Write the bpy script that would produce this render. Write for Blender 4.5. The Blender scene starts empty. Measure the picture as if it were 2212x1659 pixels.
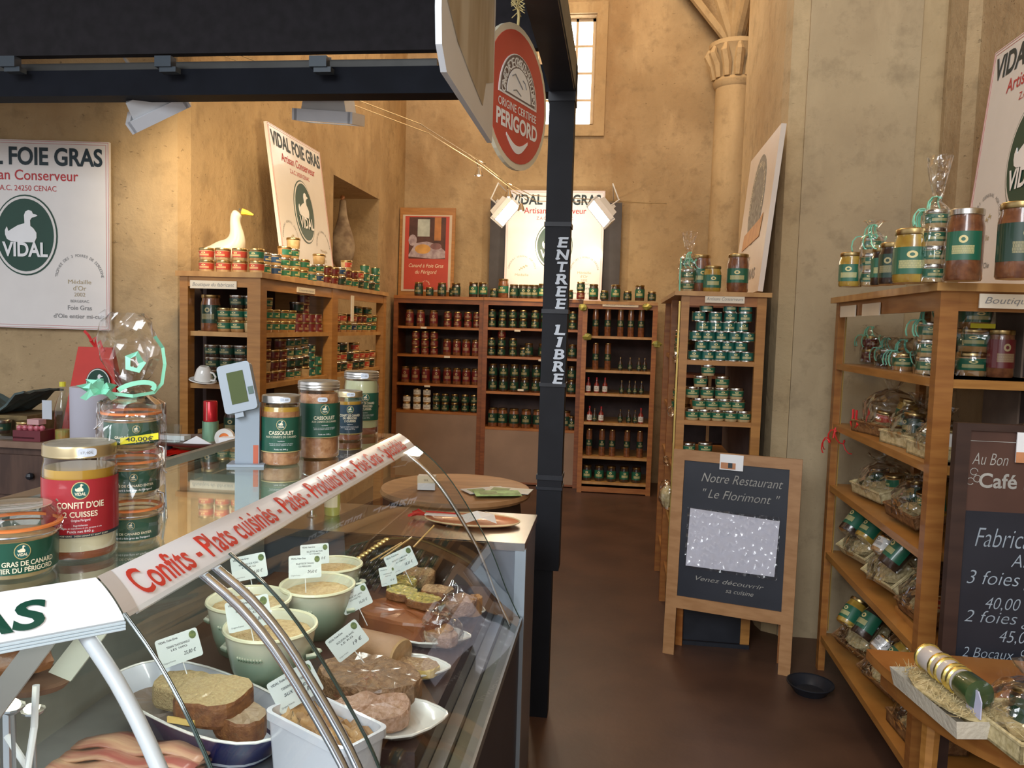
import bpy, math, random
from mathutils import Vector, Matrix, Euler
random.seed(7)
SC = bpy.context.scene
COL = SC.collection
PI = math.pi
# ------------------------------------------------------------------ camera
FPX, EYE = 1720.0, 1.6
YAW, PITCH, ROLL = math.radians(7.4), math.radians(4.15), math.radians(1.7)
FW = Vector((-math.sin(YAW)*math.cos(PITCH), math.cos(YAW)*math.cos(PITCH), -math.sin(PITCH)))
R0 = Vector((math.cos(YAW), math.sin(YAW), 0)); U0 = R0.cross(FW)
RT = R0*math.cos(ROLL)+U0*math.sin(ROLL); UP = -R0*math.sin(ROLL)+U0*math.cos(ROLL)
cam = bpy.data.cameras.new('camera'); cam.sensor_width = 36; cam.lens = FPX*36/2212
cam.clip_start = .05; cam.clip_end = 200
camo = bpy.data.objects.new('camera', cam); COL.objects.link(camo)
m = Matrix((RT, UP, -FW)).transposed().to_4x4(); m.translation = Vector((0, 0, EYE))
camo.matrix_world = m; SC.camera = camo
# ------------------------------------------------------------------ world, exposure, big lights
W = bpy.data.worlds.new('world'); SC.world = W; W.use_nodes = True
bg = W.node_tree.nodes['Background']; bg.inputs[0].default_value = (.95, .93, .95, 1); bg.inputs[1].default_value = .72
SC.view_settings.view_transform = 'Standard'; SC.view_settings.look = 'None'
SC.view_settings.gamma = 1; SC.view_settings.exposure = 0.28; SC.view_settings.use_curve_mapping = False
SC.cycles.transparent_max_bounces = 24; SC.cycles.max_bounces = 8
SC.cycles.sample_clamp_indirect = 4
def light(kind, name, loc, power, col=(1, 1, 1), size=.1, to=None, angle=60, blend=.6):
    l = bpy.data.lights.new(name, kind); l.energy = power; l.color = col
    if kind == 'AREA': l.size = size
    else: l.shadow_soft_size = size
    if kind == 'SPOT': l.spot_size = math.radians(angle); l.spot_blend = blend
    o = bpy.data.objects.new(name, l); COL.objects.link(o); o.location = loc
    if to: o.rotation_euler = (Vector(to)-Vector(loc)).to_track_quat('-Z', 'Y').to_euler()
    return o
light('AREA', 'camera_flash', (.03, -.06, 1.66), 5.5, (1, .98, .95), .04, (-.3, 3, 1.2))
light('POINT', 'warm_fill_light', (-.2, 5.9, 5.6), 170, (1, .70, .40), .5)  # unseen point light added for warm ambient at the back
light('POINT', 'warm_fill_light', (.1, 1.4, 5.8), 90, (1, .86, .68), .5)  # second unseen warm fill point, added over the near end
light('AREA', 'daylight_fill', (-1.6, -3.4, 4.4), 290, (.90, .95, 1), 3.0, (.9, 3.6, 1.2))  # unseen area light added behind the camera as daylight fill
WARM = (1, .70, .36)

# ------------------------------------------------------------------ helpers
def P(x, y, d=None, z=None, X=None, Y=None):
    r = FW + RT*((x-1106)/FPX) - UP*((y-829.5)/FPX); o = Vector((0, 0, EYE))
    if z is not None: return o + r*((z-EYE)/r.z)
    if X is not None: return o + r*(X/r.x)
    if Y is not None: return o + r*(Y/r.y)
    return o + r*d
MATS = {}
def mat(name, col, rough=.6, metal=0, var=0, vscale=8, bump=0, bscale=40, coat=0, emit=0, stretch=None, col2=None, spec=None, detail=4, trans=0):
    if name in MATS: return MATS[name]
    M = bpy.data.materials.new(name); M.use_nodes = True; nt = M.node_tree; N = nt.nodes; b = N['Principled BSDF']
    b.inputs['Roughness'].default_value = rough; b.inputs['Metallic'].default_value = metal
    if spec is not None: b.inputs['Specular IOR Level'].default_value = spec
    if coat: b.inputs['Coat Weight'].default_value = coat; b.inputs['Coat Roughness'].default_value = .06
    c = (*col, 1); b.inputs['Base Color'].default_value = c
    if emit:
        b.inputs['Emission Color'].default_value = c; b.inputs['Emission Strength'].default_value = emit
    tc = N.new('ShaderNodeTexCoord'); mp = N.new('ShaderNodeMapping'); nt.links.new(tc.outputs['Object'], mp.inputs[0])
    if stretch: mp.inputs['Scale'].default_value = stretch
    if var or col2:
        n = N.new('ShaderNodeTexNoise'); n.inputs['Scale'].default_value = vscale; n.inputs['Detail'].default_value = detail
        nt.links.new(mp.outputs[0], n.inputs['Vector'])
        cr = N.new('ShaderNodeValToRGB'); cr.color_ramp.elements[0].position = .36; cr.color_ramp.elements[1].position = .64
        if col2: a, d = (*col2, 1), c
        else: a, d = (*[v*(1-var) for v in col], 1), (*[min(1, v*(1+var)) for v in col], 1)
        cr.color_ramp.elements[0].color = a; cr.color_ramp.elements[1].color = d
        nt.links.new(n.outputs['Fac'], cr.inputs[0]); nt.links.new(cr.outputs[0], b.inputs['Base Color'])
    if bump:
        n = N.new('ShaderNodeTexNoise'); n.inputs['Scale'].default_value = bscale; n.inputs['Detail'].default_value = 5
        nt.links.new(mp.outputs[0], n.inputs['Vector'])
        bp = N.new('ShaderNodeBump'); bp.inputs['Strength'].default_value = bump; bp.inputs['Distance'].default_value = .01
        nt.links.new(n.outputs['Fac'], bp.inputs['Height']); nt.links.new(bp.outputs[0], b.inputs['Normal'])
    MATS[name] = M; return M
def glassmat(name, tint=(.95, .98, .97), refl=.05, top=.85, rough=.02, bump=0, bscale=30, power=4):
    if name in MATS: return MATS[name]
    M = bpy.data.materials.new(name); M.use_nodes = True; nt = M.node_tree; N = nt.nodes; L = nt.links
    for n in list(N): N.remove(n)
    out = N.new('ShaderNodeOutputMaterial'); mix = N.new('ShaderNodeMixShader'); t = N.new('ShaderNodeBsdfTransparent'); g = N.new('ShaderNodeBsdfGlossy')
    t.inputs[0].default_value = (*tint, 1); g.inputs[0].default_value = (1, 1, 1, 1); g.inputs['Roughness'].default_value = rough
    lw = N.new('ShaderNodeLayerWeight'); lw.inputs[0].default_value = .5
    pw = N.new('ShaderNodeMath'); pw.operation = 'POWER'; pw.inputs[1].default_value = power; L.new(lw.outputs['Facing'], pw.inputs[0])
    ma = N.new('ShaderNodeMath'); ma.operation = 'MULTIPLY_ADD'; ma.inputs[1].default_value = top-refl; ma.inputs[2].default_value = refl
    L.new(pw.outputs[0], ma.inputs[0]); L.new(ma.outputs[0], mix.inputs[0]); L.new(t.outputs[0], mix.inputs[1]); L.new(g.outputs[0], mix.inputs[2]); L.new(mix.outputs[0], out.inputs[0])
    if bump:
        tc = N.new('ShaderNodeTexCoord'); n = N.new('ShaderNodeTexVoronoi'); n.inputs['Scale'].default_value = bscale; L.new(tc.outputs['Object'], n.inputs['Vector'])
        bp = N.new('ShaderNodeBump'); bp.inputs['Strength'].default_value = bump; bp.inputs['Distance'].default_value = .02
        L.new(n.outputs['Distance'], bp.inputs['Height'])
        for s in (g, lw): L.new(bp.outputs[0], s.inputs['Normal'])
    MATS[name] = M; return M
def labelmat(name, base, ink=(.8, .68, .3)):
    """printed jar label: plain paper colour with two blocks of fine print lines"""
    if name in MATS: return MATS[name]
    M = mat(name, base, .45, coat=.6); nt = M.node_tree; N = nt.nodes; L = nt.links; b = N['Principled BSDF']
    tc = N.new('ShaderNodeTexCoord'); sp = N.new('ShaderNodeSeparateXYZ'); L.new(tc.outputs['Generated'], sp.inputs[0])
    br = N.new('ShaderNodeTexBrick'); br.inputs['Scale'].default_value = 14; br.inputs['Color1'].default_value = (1, 1, 1, 1); br.inputs['Color2'].default_value = (.2, .2, .2, 1)
    br.inputs['Mortar'].default_value = (0, 0, 0, 1); br.inputs['Mortar Size'].default_value = .045; br.inputs['Brick Width'].default_value = .4; br.inputs['Row Height'].default_value = 1.6
    cb = N.new('ShaderNodeCombineXYZ'); L.new(sp.outputs[0], cb.inputs[0]); mz = N.new('ShaderNodeMath'); mz.operation = 'MULTIPLY'; mz.inputs[1].default_value = 1.3
    L.new(sp.outputs[2], mz.inputs[0]); L.new(mz.outputs[0], cb.inputs[1]); L.new(cb.outputs[0], br.inputs['Vector'])
    c2 = N.new('ShaderNodeMath'); c2.operation = 'COMPARE'; c2.inputs[1].default_value = .36; c2.inputs[2].default_value = .15; L.new(sp.outputs[2], c2.inputs[0])
    cx = N.new('ShaderNodeMath'); cx.operation = 'COMPARE'; cx.inputs[1].default_value = .5; cx.inputs[2].default_value = .32; L.new(sp.outputs[0], cx.inputs[0])
    mm = N.new('ShaderNodeMath'); mm.operation = 'MULTIPLY'; L.new(c2.outputs[0], mm.inputs[0]); L.new(cx.outputs[0], mm.inputs[1])
    m3 = N.new('ShaderNodeMath'); m3.operation = 'MULTIPLY'; L.new(mm.outputs[0], m3.inputs[0]); L.new(br.outputs['Fac'], m3.inputs[1])
    inv = N.new('ShaderNodeMath'); inv.operation = 'SUBTRACT'; L.new(mm.outputs[0], inv.inputs[0]); L.new(m3.outputs[0], inv.inputs[1])
    sc = N.new('ShaderNodeMath'); sc.operation = 'MULTIPLY'; sc.inputs[1].default_value = .7; L.new(inv.outputs[0], sc.inputs[0])
    # round emblem above the print
    vs = N.new('ShaderNodeVectorMath'); vs.operation = 'SUBTRACT'; vs.inputs[1].default_value = (.5, 0, .72)
    c3 = N.new('ShaderNodeCombineXYZ'); L.new(sp.outputs[0], c3.inputs[0]); L.new(sp.outputs[2], c3.inputs[2]); L.new(c3.outputs[0], vs.inputs[0])
    ln = N.new('ShaderNodeVectorMath'); ln.operation = 'LENGTH'; L.new(vs.outputs[0], ln.inputs[0])
    lt = N.new('ShaderNodeMath'); lt.operation = 'COMPARE'; lt.inputs[1].default_value = .10; lt.inputs[2].default_value = .035; L.new(ln.outputs['Value'], lt.inputs[0])
    mx = N.new('ShaderNodeMath'); mx.operation = 'MAXIMUM'; L.new(sc.outputs[0], mx.inputs[0]); L.new(lt.outputs[0], mx.inputs[1])
    mixn = N.new('ShaderNodeMix'); mixn.data_type = 'RGBA'; mixn.inputs[6].default_value = (*base, 1); mixn.inputs[7].default_value = (*ink, 1)
    L.new(mx.outputs[0], mixn.inputs[0]); L.new(mixn.outputs[2], b.inputs['Base Color'])
    return M

class MB:
    def __init__(s): s.v = []; s.f = []; s.m = []; s.M = None
    def add(s, vs, fs, mi=0, M=None):
        o = len(s.v); M = M or s.M
        s.v += [tuple(M @ Vector(v)) if M else tuple(v) for v in vs]
        s.f += [tuple(i+o for i in f) for f in fs]; s.m += [mi]*len(fs); return s
    def box(s, x0, x1, y0, y1, z0, z1, mi=0, M=None, bev=0):
        if bev:
            b = bev; pr = [(x0+b, y0), (x1-b, y0), (x1, y0+b), (x1, y1-b), (x1-b, y1), (x0+b, y1), (x0, y1-b), (x0, y0+b)]
            return s.prism([(p[0], p[1]) for p in pr], z0, z1, mi, M)
        vs = [(x, y, z) for x in (x0, x1) for y in (y0, y1) for z in (z0, z1)]
        return s.add(vs, [(0, 1, 3, 2), (4, 6, 7, 5), (0, 4, 5, 1), (2, 3, 7, 6), (0, 2, 6, 4), (1, 5, 7, 3)], mi, M)
    def prism(s, pts, z0, z1, mi=0, M=None, ax='z'):
        """polygon in two axes extruded along the third: ax z -> (x,y), ax y -> (x,z), ax x -> (y,z)"""
        n = len(pts); f3 = {'z': lambda a, b, h: (a, b, h), 'y': lambda a, b, h: (a, h, b), 'x': lambda a, b, h: (h, a, b)}[ax]
        vs = [f3(a, b, z0) for a, b in pts]+[f3(a, b, z1) for a, b in pts]
        fs = [tuple(range(n)), tuple(range(2*n-1, n-1, -1))]+[(i, (i+1) % n, n+(i+1) % n, n+i) for i in range(n)]
        return s.add(vs, fs, mi, M)
    def lathe(s, pr, n=20, mi=0, M=None, a0=0, a1=2*PI, jit=0, sx=1, sy=1):
        full = abs(a1-a0-2*PI) < 1e-6; k = n if full else n+1; vs = []; fs = []
        for r, z in pr:
            for i in range(k):
                a = a0+(a1-a0)*i/n; q = r*(1+random.uniform(-jit, jit)); vs.append((q*math.cos(a)*sx, q*math.sin(a)*sy, z+random.uniform(-jit, jit)*r*.5))
        for j in range(len(pr)-1):
            for i in range(n):
                b = (i+1) % k; fs.append((j*k+i, j*k+b, (j+1)*k+b, (j+1)*k+i))
        return s.add(vs, fs, mi, M)
    def tube(s, pts, r, n=8, mi=0, M=None, closed=False):
        pts = [Vector(p) for p in pts]; vs = []; fs = []; N = len(pts)
        rs = r if isinstance(r, (list, tuple)) else [r]*N; ref = None
        for i, p in enumerate(pts):
            a = pts[(i-1) % N] if closed or i else p; b = pts[(i+1) % N] if closed or i < N-1 else p
            t = (b-a).normalized()
            if ref is None: ref = t.orthogonal().normalized()
            ref = (ref-t*ref.dot(t)).normalized(); w = t.cross(ref)
            for k in range(n): q = 2*PI*k/n; vs.append(p+(ref*math.cos(q)+w*math.sin(q))*rs[i])
        for i in range(N if closed else N-1):
            j = (i+1) % N
            for k in range(n): k2 = (k+1) % n; fs.append((i*n+k, i*n+k2, j*n+k2, j*n+k))
        if not closed: fs += [tuple(range(n-1, -1, -1)), tuple((N-1)*n+k for k in range(n))]
        return s.add(vs, fs, mi, M)
    def ball(s, c, r, n=10, mi=0, M=None, jit=0):
        if not isinstance(r, (tuple, list)): r = (r, r, r)
        vs = [(c[0], c[1], c[2]-r[2])]; fs = []; h = n//2
        for j in range(1, h):
            a = PI*j/h-PI/2
            for i in range(n):
                b = 2*PI*i/n; q = 1+random.uniform(-jit, jit); vs.append((c[0]+r[0]*math.cos(a)*math.cos(b)*q, c[1]+r[1]*math.cos(a)*math.sin(b)*q, c[2]+r[2]*math.sin(a)*q))
        vs.append((c[0], c[1], c[2]+r[2])); e = len(vs)-1
        for i in range(n):
            k = (i+1) % n; fs.append((0, 1+k, 1+i)); fs.append((e, e-n+i, e-n+k))
            for j in range(h-2): fs.append((1+j*n+i, 1+j*n+k, 1+(j+1)*n+k, 1+(j+1)*n+i))
        return s.add(vs, fs, mi, M)
    def text(s, st, x, z, h, w=None, mi=0, fn=None, align='c', bold=0, shear=0, y=0, M=None):
        """lettering of cap height h, centred at x, baseline z, squeezed to width w; fn maps (x,z)->3D"""
        vs, fs, wd = textmesh(st, bold, shear)
        kz = h/.69; kx = kz if w is None else w/max(wd, .01)
        off = {'c': -wd*kx/2, 'l': 0, 'r': -wd*kx}[align]
        fn = fn or (lambda a, b: (a, y, b))
        return s.add([fn(x+off+a*kx, z+b*kz) for a, b in vs], fs, mi, M)
_T = {}
def textmesh(st, bold=0, shear=0):
    k = (st, bold, shear)
    if k not in _T:
        c = bpy.data.curves.new('t', 'FONT'); c.body = st; c.offset = bold; c.shear = shear; c.resolution_u = 4
        o = bpy.data.objects.new('t', c); COL.objects.link(o)
        me = o.evaluated_get(bpy.context.evaluated_depsgraph_get()).to_mesh()
        vs = [(v.co.x, v.co.y) for v in me.vertices]; fs = [tuple(p.vertices) for p in me.polygons]
        x0 = min([v[0] for v in vs] or [0]); x1 = max([v[0] for v in vs] or [1])
        _T[k] = ([(a-x0, b) for a, b in vs], fs, x1-x0)
        bpy.data.objects.remove(o); bpy.data.curves.remove(c)
    return _T[k]
def mesh(name, mb, mats, smooth=False):
    me = bpy.data.meshes.new(name); me.from_pydata(mb.v, [], mb.f); me.validate()
    for q in (mats if isinstance(mats, (list, tuple)) else [mats]): me.materials.append(q)
    if len(me.polygons) == len(mb.m): me.polygons.foreach_set('material_index', mb.m)
    if smooth:
        me.polygons.foreach_set('use_smooth', [True]*len(me.polygons))
        if smooth is not True or 1:
            try: me.set_sharp_from_angle(angle=math.radians(38))
            except Exception: pass
    me.update(); return me
def put(name, me, parent=None, loc=(0, 0, 0), rot=(0, 0, 0)):
    o = bpy.data.objects.new(name, me); COL.objects.link(o); o.location = loc
    o.rotation_euler = (0, 0, rot) if not isinstance(rot, (tuple, list, Euler)) else rot
    if parent: o.parent = parent
    return o
def part(name, mb, mats, parent=None, smooth=False, **k): return put(name, mesh(name, mb, mats, smooth), parent, **k)
def tag(o, label, cat, group=None):
    o['label'] = label; o['category'] = cat
    if group: o['group'] = group
    return o
def thing(name, label, cat, loc=(0, 0, 0), rot=0, group=None): return tag(put(name, None, None, loc, rot), label, cat, group)
def struct(name, mb, mats, smooth=False, parent=None, **k):
    o = part(name, mb, mats, parent, smooth, **k)
    if not parent: o['kind'] = 'structure'
    return o
ORD = 'first second third fourth fifth sixth seventh eighth ninth tenth eleventh twelfth thirteenth fourteenth fifteenth sixteenth seventeenth eighteenth nineteenth twentieth twenty-first twenty-second twenty-third twenty-fourth'.split()

# ------------------------------------------------------------------ materials
def stonemat(name, light_, dark, stain, pits=1.0):
    M = mat(name, light_, .92, col2=dark, vscale=1.5, detail=8); nt = M.node_tree; N = nt.nodes; L = nt.links; b = N['Principled BSDF']
    src = b.inputs['Base Color'].links[0].from_socket; tc = [n for n in N if n.type == 'TEX_COORD'][0]
    def noise(sc, det, lo, hi, st=(1, 1, 1)):
        mp = N.new('ShaderNodeMapping'); mp.inputs['Scale'].default_value = st; L.new(tc.outputs['Object'], mp.inputs[0])
        n = N.new('ShaderNodeTexNoise'); n.inputs['Scale'].default_value = sc; n.inputs['Detail'].default_value = det; n.inputs['Roughness'].default_value = .62; L.new(mp.outputs[0], n.inputs['Vector'])
        r = N.new('ShaderNodeMapRange'); r.inputs[1].default_value = lo; r.inputs[2].default_value = hi; L.new(n.outputs['Fac'], r.inputs[0]); return r.outputs[0]
    def mixc(a, fac, colr, amt):
        m = N.new('ShaderNodeMath'); m.operation = 'MULTIPLY'; m.inputs[1].default_value = amt; L.new(fac, m.inputs[0])
        x = N.new('ShaderNodeMix'); x.data_type = 'RGBA'; L.new(m.outputs[0], x.inputs[0]); L.new(a, x.inputs[6]); x.inputs[7].default_value = (*colr, 1); return x.outputs[2]
    c = mixc(src, noise(.9, 9, .50, .68, (1, 1, .6)), stain, .75)
    c = mixc(c, noise(7, 12, .52, .70), tuple(v*.62 for v in dark), .55)
    c = mixc(c, noise(3.2, 8, .55, .72, (1, 1, .35)), tuple(min(1, v*1.25) for v in light_), .5)
    pit = noise(26, 3, .66, .72, (1, 1, 1.6)); c = mixc(c, pit, tuple(v*.45 for v in dark), .5*pits)
    L.new(c, b.inputs['Base Color'])
    hn = noise(14, 12, .3, .7); sub = N.new('ShaderNodeMath'); sub.operation = 'SUBTRACT'; L.new(hn, sub.inputs[0]); L.new(pit, sub.inputs[1])
    bp = N.new('ShaderNodeBump'); bp.inputs['Strength'].default_value = .5*min(1, pits+.2); bp.inputs['Distance'].default_value = .010; L.new(sub.outputs[0], bp.inputs['Height']); L.new(bp.outputs[0], b.inputs['Normal'])
    return M
STONE = stonemat('limestone_plaster', (.50, .37, .21), (.38, .27, .145), (.30, .185, .085))
STONE2 = stonemat('pale_limestone', (.56, .43, .25), (.45, .33, .18), (.38, .25, .12), .4)
PLAST = stonemat('grey_plaster', (.53, .42, .26), (.43, .33, .20), (.36, .29, .19), .25)
FLOORM = mat('brown_concrete_floor', (.095, .048, .030), .42, col2=(.062, .031, .020), vscale=3, bump=.08, bscale=30, detail=7)
PINE = mat('honey_pine', (.44, .20, .045), .42, col2=(.34, .145, .03), vscale=6, stretch=(1, 1, 9), coat=.2)
PINEH = mat('honey_pine_board', (.54, .30, .10), .42, col2=(.42, .21, .06), vscale=5, stretch=(3, 3, 1), coat=.2)
REDW = mat('stained_red_pine', (.27, .085, .022), .42, col2=(.18, .052, .013), vscale=6, stretch=(1, 1, 6), coat=.15)
REDP = mat('orange_pine', (.42, .16, .035), .42, col2=(.30, .10, .02), vscale=6, stretch=(1, 1, 6), coat=.2)
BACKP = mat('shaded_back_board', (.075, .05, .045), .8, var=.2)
BEIGE = mat('beige_panel', (.30, .20, .14), .8, var=.1, vscale=3)
BLACKM = mat('black_painted_steel', (.018, .02, .026), .4, var=.2, spec=.3)
SLATE = mat('blue_black_steel', (.009, .010, .014), .6, var=.15, spec=.25)
GREYB = mat('grey_lit_beam_side', (.13, .13, .11), .6, var=.1)
FABR = mat('black_canopy_cloth', (.012, .010, .013), .85, var=.3, vscale=20)
STEEL = mat('brushed_stainless', (.48, .49, .50), .26, 1, var=.06, vscale=30, stretch=(1, 12, 1))
STEELD = mat('dull_steel_sheet', (.36, .38, .40), .38, .85, var=.08, vscale=10)
CHROME = mat('chrome_tube', (.72, .73, .78), .16, 1, var=.02)
WHITEP = mat('white_painted', (.74, .75, .76), .35, var=.03)
WHITEG = mat('white_porcelain', (.80, .80, .76), .18, var=.02, coat=.6)
SIGNW = mat('white_sign_board', (.76, .74, .72), .32, var=.02, coat=.2)
DGREEN = mat('dark_green_print', (.006, .055, .035), .4, var=.05)
INK = mat('black_green_print', (.012, .03, .04), .5, var=.05)
REDI = mat('red_print', (.48, .03, .035), .5, var=.05)
GREYI = mat('grey_print', (.25, .25, .25), .5, var=.05)
GOLDI = mat('gold_print', (.62, .50, .22), .4, .3, var=.05)
CREAM = mat('cream_print', (.80, .74, .55), .5, var=.05)
WHITEI = mat('white_print', (.86, .88, .90), .5, var=.02)
GOLD = mat('gold_tin_lid', (.52, .38, .17), .3, 1, var=.05)
SILV = mat('silver_tin_lid', (.62, .60, .55), .26, 1, var=.05)
LIDTOP = mat('dull_lid_top', (.42, .38, .30), .5, .5, var=.12, vscale=60)
RUB = mat('orange_rubber_seal', (.80, .24, .06), .5, var=.08)
GL = glassmat('clear_glass'); GLJ = glassmat('jar_glass', (.97, .98, .95), .04, .8, power=3)
GLT = glassmat('counter_glass', (.86, .93, .91), .10, .95, power=3)
GLC = glassmat('curved_pane_glass', (.95, .975, .97), .035, .9, power=4)
EDGE = mat('dark_glass_edge', (.02, .045, .04), .15, var=.1, coat=1)
EDGEL = mat('bright_glass_edge', (.45, .55, .53), .15, var=.1, coat=1)
CELLO = glassmat('cellophane', (.985, .985, .985), .06, .95, .10, 1.0, 26, power=2.2)
MINT = mat('mint_ribbon', (.25, .66, .48), .25, .2, var=.15)
REDR = mat('red_ribbon', (.65, .03, .03), .3, .1, var=.1)
TEXTF = {}
LG = labelmat('green_jar_label', (.015, .13, .07)); LD = labelmat('dark_green_jar_label', (.006, .04, .022), (.45, .38, .18)); LR = labelmat('red_jar_label', (.13, .009, .011), (.42, .32, .16)); LB = labelmat('blue_jar_label', (.012, .05, .14))
LO = labelmat('orange_red_jar_label', (.46, .055, .03)); LW = labelmat('white_jar_label', (.75, .74, .7), (.2, .2, .2)); LT = labelmat('teal_tin_label', (.01, .12, .09))
CTAN = mat('tan_preserve', (.50, .29, .12), .35, col2=(.36, .18, .06), vscale=40, coat=1); CPALE = mat('pale_fat_preserve', (.62, .46, .24), .35, col2=(.5, .33, .15), vscale=40, coat=1)
CDARK = mat('dark_preserve', (.055, .03, .018), .3, col2=(.025, .014, .01), vscale=40, coat=1); CBROWN = mat('brown_preserve', (.24, .09, .035), .3, col2=(.13, .045, .02), vscale=40, coat=1)
CRED = mat('red_preserve', (.28, .03, .02), .3, col2=(.16, .015, .01), vscale=40, coat=1); COLIVE = mat('golden_olive_fat', (.46, .30, .05), .25, col2=(.36, .2, .03), vscale=30, coat=1)

# ------------------------------------------------------------------ room shell
WX, BY = -2.313, 8.42
# the side wall on the operator's side, with its square niche (geometry around the opening)
n0, n1, nz0, nz1 = 6.27, 7.50, 1.86, 2.775
b = MB(); b.box(WX-.6, WX, 4.60, n0, 0, 8); b.box(WX-.6, WX, n1, BY, 0, 8); b.box(WX-.6, WX, n0, n1, 0, nz0); b.box(WX-.6, WX, n0, n1, nz1, 8)
struct('wall_left', b, STONE)
b = MB(); b.box(WX-.62, WX-.55, n0-.02, n1+.02, nz0-.02, nz1+.02); struct('trim_1', b, PLAST)
b = MB(); cL = lambda u: (WX-.11-u*math.cos(YAW), 4.0-u*math.sin(YAW))
b.prism([(WX, 4.6), (WX-.5, 4.7), (-6.6, 4.3), cL(4.2), cL(0), (WX-.03, 4.02), (WX, 4.10)], 0, 8); struct('wall_front_left', b, STONE)
wx0, wx1, wz0, wz1 = -.92, -.335, 3.70, 4.80
b = MB(); b.box(WX, wx0, BY, BY+.7, 0, 8); b.box(wx1, 1.5, BY, BY+.7, 0, 8); b.box(wx0, wx1, BY, BY+.7, 0, wz0); b.box(wx0, wx1, BY, BY+.7, wz1, 8)
struct('wall_back', b, STONE)
b = MB()
for a, c, e, g in ((wx0-.12, wx0-.01, wz0-.12, wz1+.12), (wx1+.01, wx1+.12, wz0-.12, wz1+.12), (wx0-.01, wx1+.01, wz1+.01, wz1+.12), (wx0-.01, wx1+.01, wz0-.12, wz0-.01)): b.box(a, c, BY-.03, BY+.002, e, g)
struct('trim_2', b, STONE2)
wn = thing('window_1', 'x', 'window'); del wn['label'], wn['category']; wn['kind'] = 'structure'
FR = mat('pale_window_frame', (.55, .43, .28), .6, var=.1); PANE = mat('bright_daylight_pane', (1, .99, .94), .4, var=0, emit=6)
b = MB(); b.box(wx0, wx0+.035, BY+.10, BY+.15, wz0, wz1); b.box(wx1-.035, wx1, BY+.10, BY+.15, wz0, wz1); b.box(wx0, wx1, BY+.10, BY+.15, wz0, wz0+.03); b.box(wx0, wx1, BY+.10, BY+.15, wz1-.03, wz1)
part('window_frame', b, FR, wn)
b = MB()
for i in range(1, 3): x = wx0+(wx1-wx0)*i/3; b.box(x-.012, x+.012, BY+.10, BY+.14, wz0, wz1)
for j in range(1, 4): z = wz0+(wz1-wz0)*j/4; b.box(wx0, wx1, BY+.11, BY+.135, z-.012, z+.012)
part('glazing_bar', b, FR, wn)
for i in range(3):
    for j in range(4):
        b = MB(); b.box(wx0+(wx1-wx0)*i/3+.013, wx0+(wx1-wx0)*(i+1)/3-.013, BY+.118, BY+.126, wz0+(wz1-wz0)*j/4+.013, wz0+(wz1-wz0)*(j+1)/4-.013); part('pane', b, PANE, wn)
# right side: recess wall, engaged column with ribs, pier, right wall
b = MB(); b.box(1.30, 1.9, 5.7, BY+.7, 0, 8); struct('wall_right', b, STONE)
b = MB(); b.prism([(.81, 4.42), (.83, 4.34), (.90, 4.30), (1.56, 4.30), (1.56, 5.75), (.81, 5.75)], 0, 8); struct('wall_right_pier', b, STONE2)
b = MB(); b.box(.905, 1.44, 4.285, 4.31, 0, 8); struct('trim_3', b, PLAST)
b = MB(); b.box(1.56, 2.2, -1.5, 4.7, 0, 8); b.box(1.50, 1.57, 3.9, 4.1, 0, 8); struct('wall_right_front', b, STONE)
b = MB(); b.box(-7, 3, -4, 9.5, -.1, 0); struct('floor', b, FLOORM)
b = MB(); b.box(-7, 3, -.5, 9.5, 8, 8.2); struct('ceiling', b, PLAST)
cx, cy = 1.04, 8.15
b = MB(); b.lathe([(.24, 0), (.24, .3), (.19, .36), (.18, 3.96), (.20, 3.98), (.21, 4.02), (.19, 4.05)], 20, M=Matrix.Translation((cx, cy, 0)))
col = struct('trim_4', b, STONE2, True)
b = MB()
for k in range(7):
    a = PI+PI*k/6; u = Vector((math.cos(a), math.sin(a), 0)); c0 = Vector((cx, cy, 4.05))
    b.tube([c0+u*.19, c0+u*.21+Vector((0, 0, .12)), c0+u*.27+Vector((0, 0, .22)), c0+u*.25+Vector((0, 0, .28))], [.035, .045, .04, .02], 6)
b.lathe([(.17, 4.05), (.18, 4.2), (.24, 4.32), (.26, 4.34), (.26, 4.38)], 16, M=Matrix.Translation((cx, cy, 0)))
part('column_capital', b, STONE2, col, True)
ribs = []
for dx, dy, h_, r in ((-2.6, .02, 3.2, .05), (-1.5, -.9, 3.6, .06), (-.35, -1.6, 3.6, .07), (.25, -2.6, 3.4, .08), (.27, -4.5, 3.2, .05)):
    pts = [Vector((cx+dx*t_, cy+dy*t_, 4.34+h_*t_)) for t_ in [i/10 for i in range(11)]]; ribs.append(pts)
    b = MB(); b.tube(pts, [r+.03*i/10 for i in range(11)], 8); part('vault_rib', b, STONE2, col, True)
for A_, B_ in zip(ribs, ribs[1:]):
    b = MB(); b.add(A_+B_, [(i, i+1, 12+i, 11+i) for i in range(10)]); o = part('vault_web', b, STONE, col, True); o.modifiers.new('s', 'SOLIDIFY').thickness = .03

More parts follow.
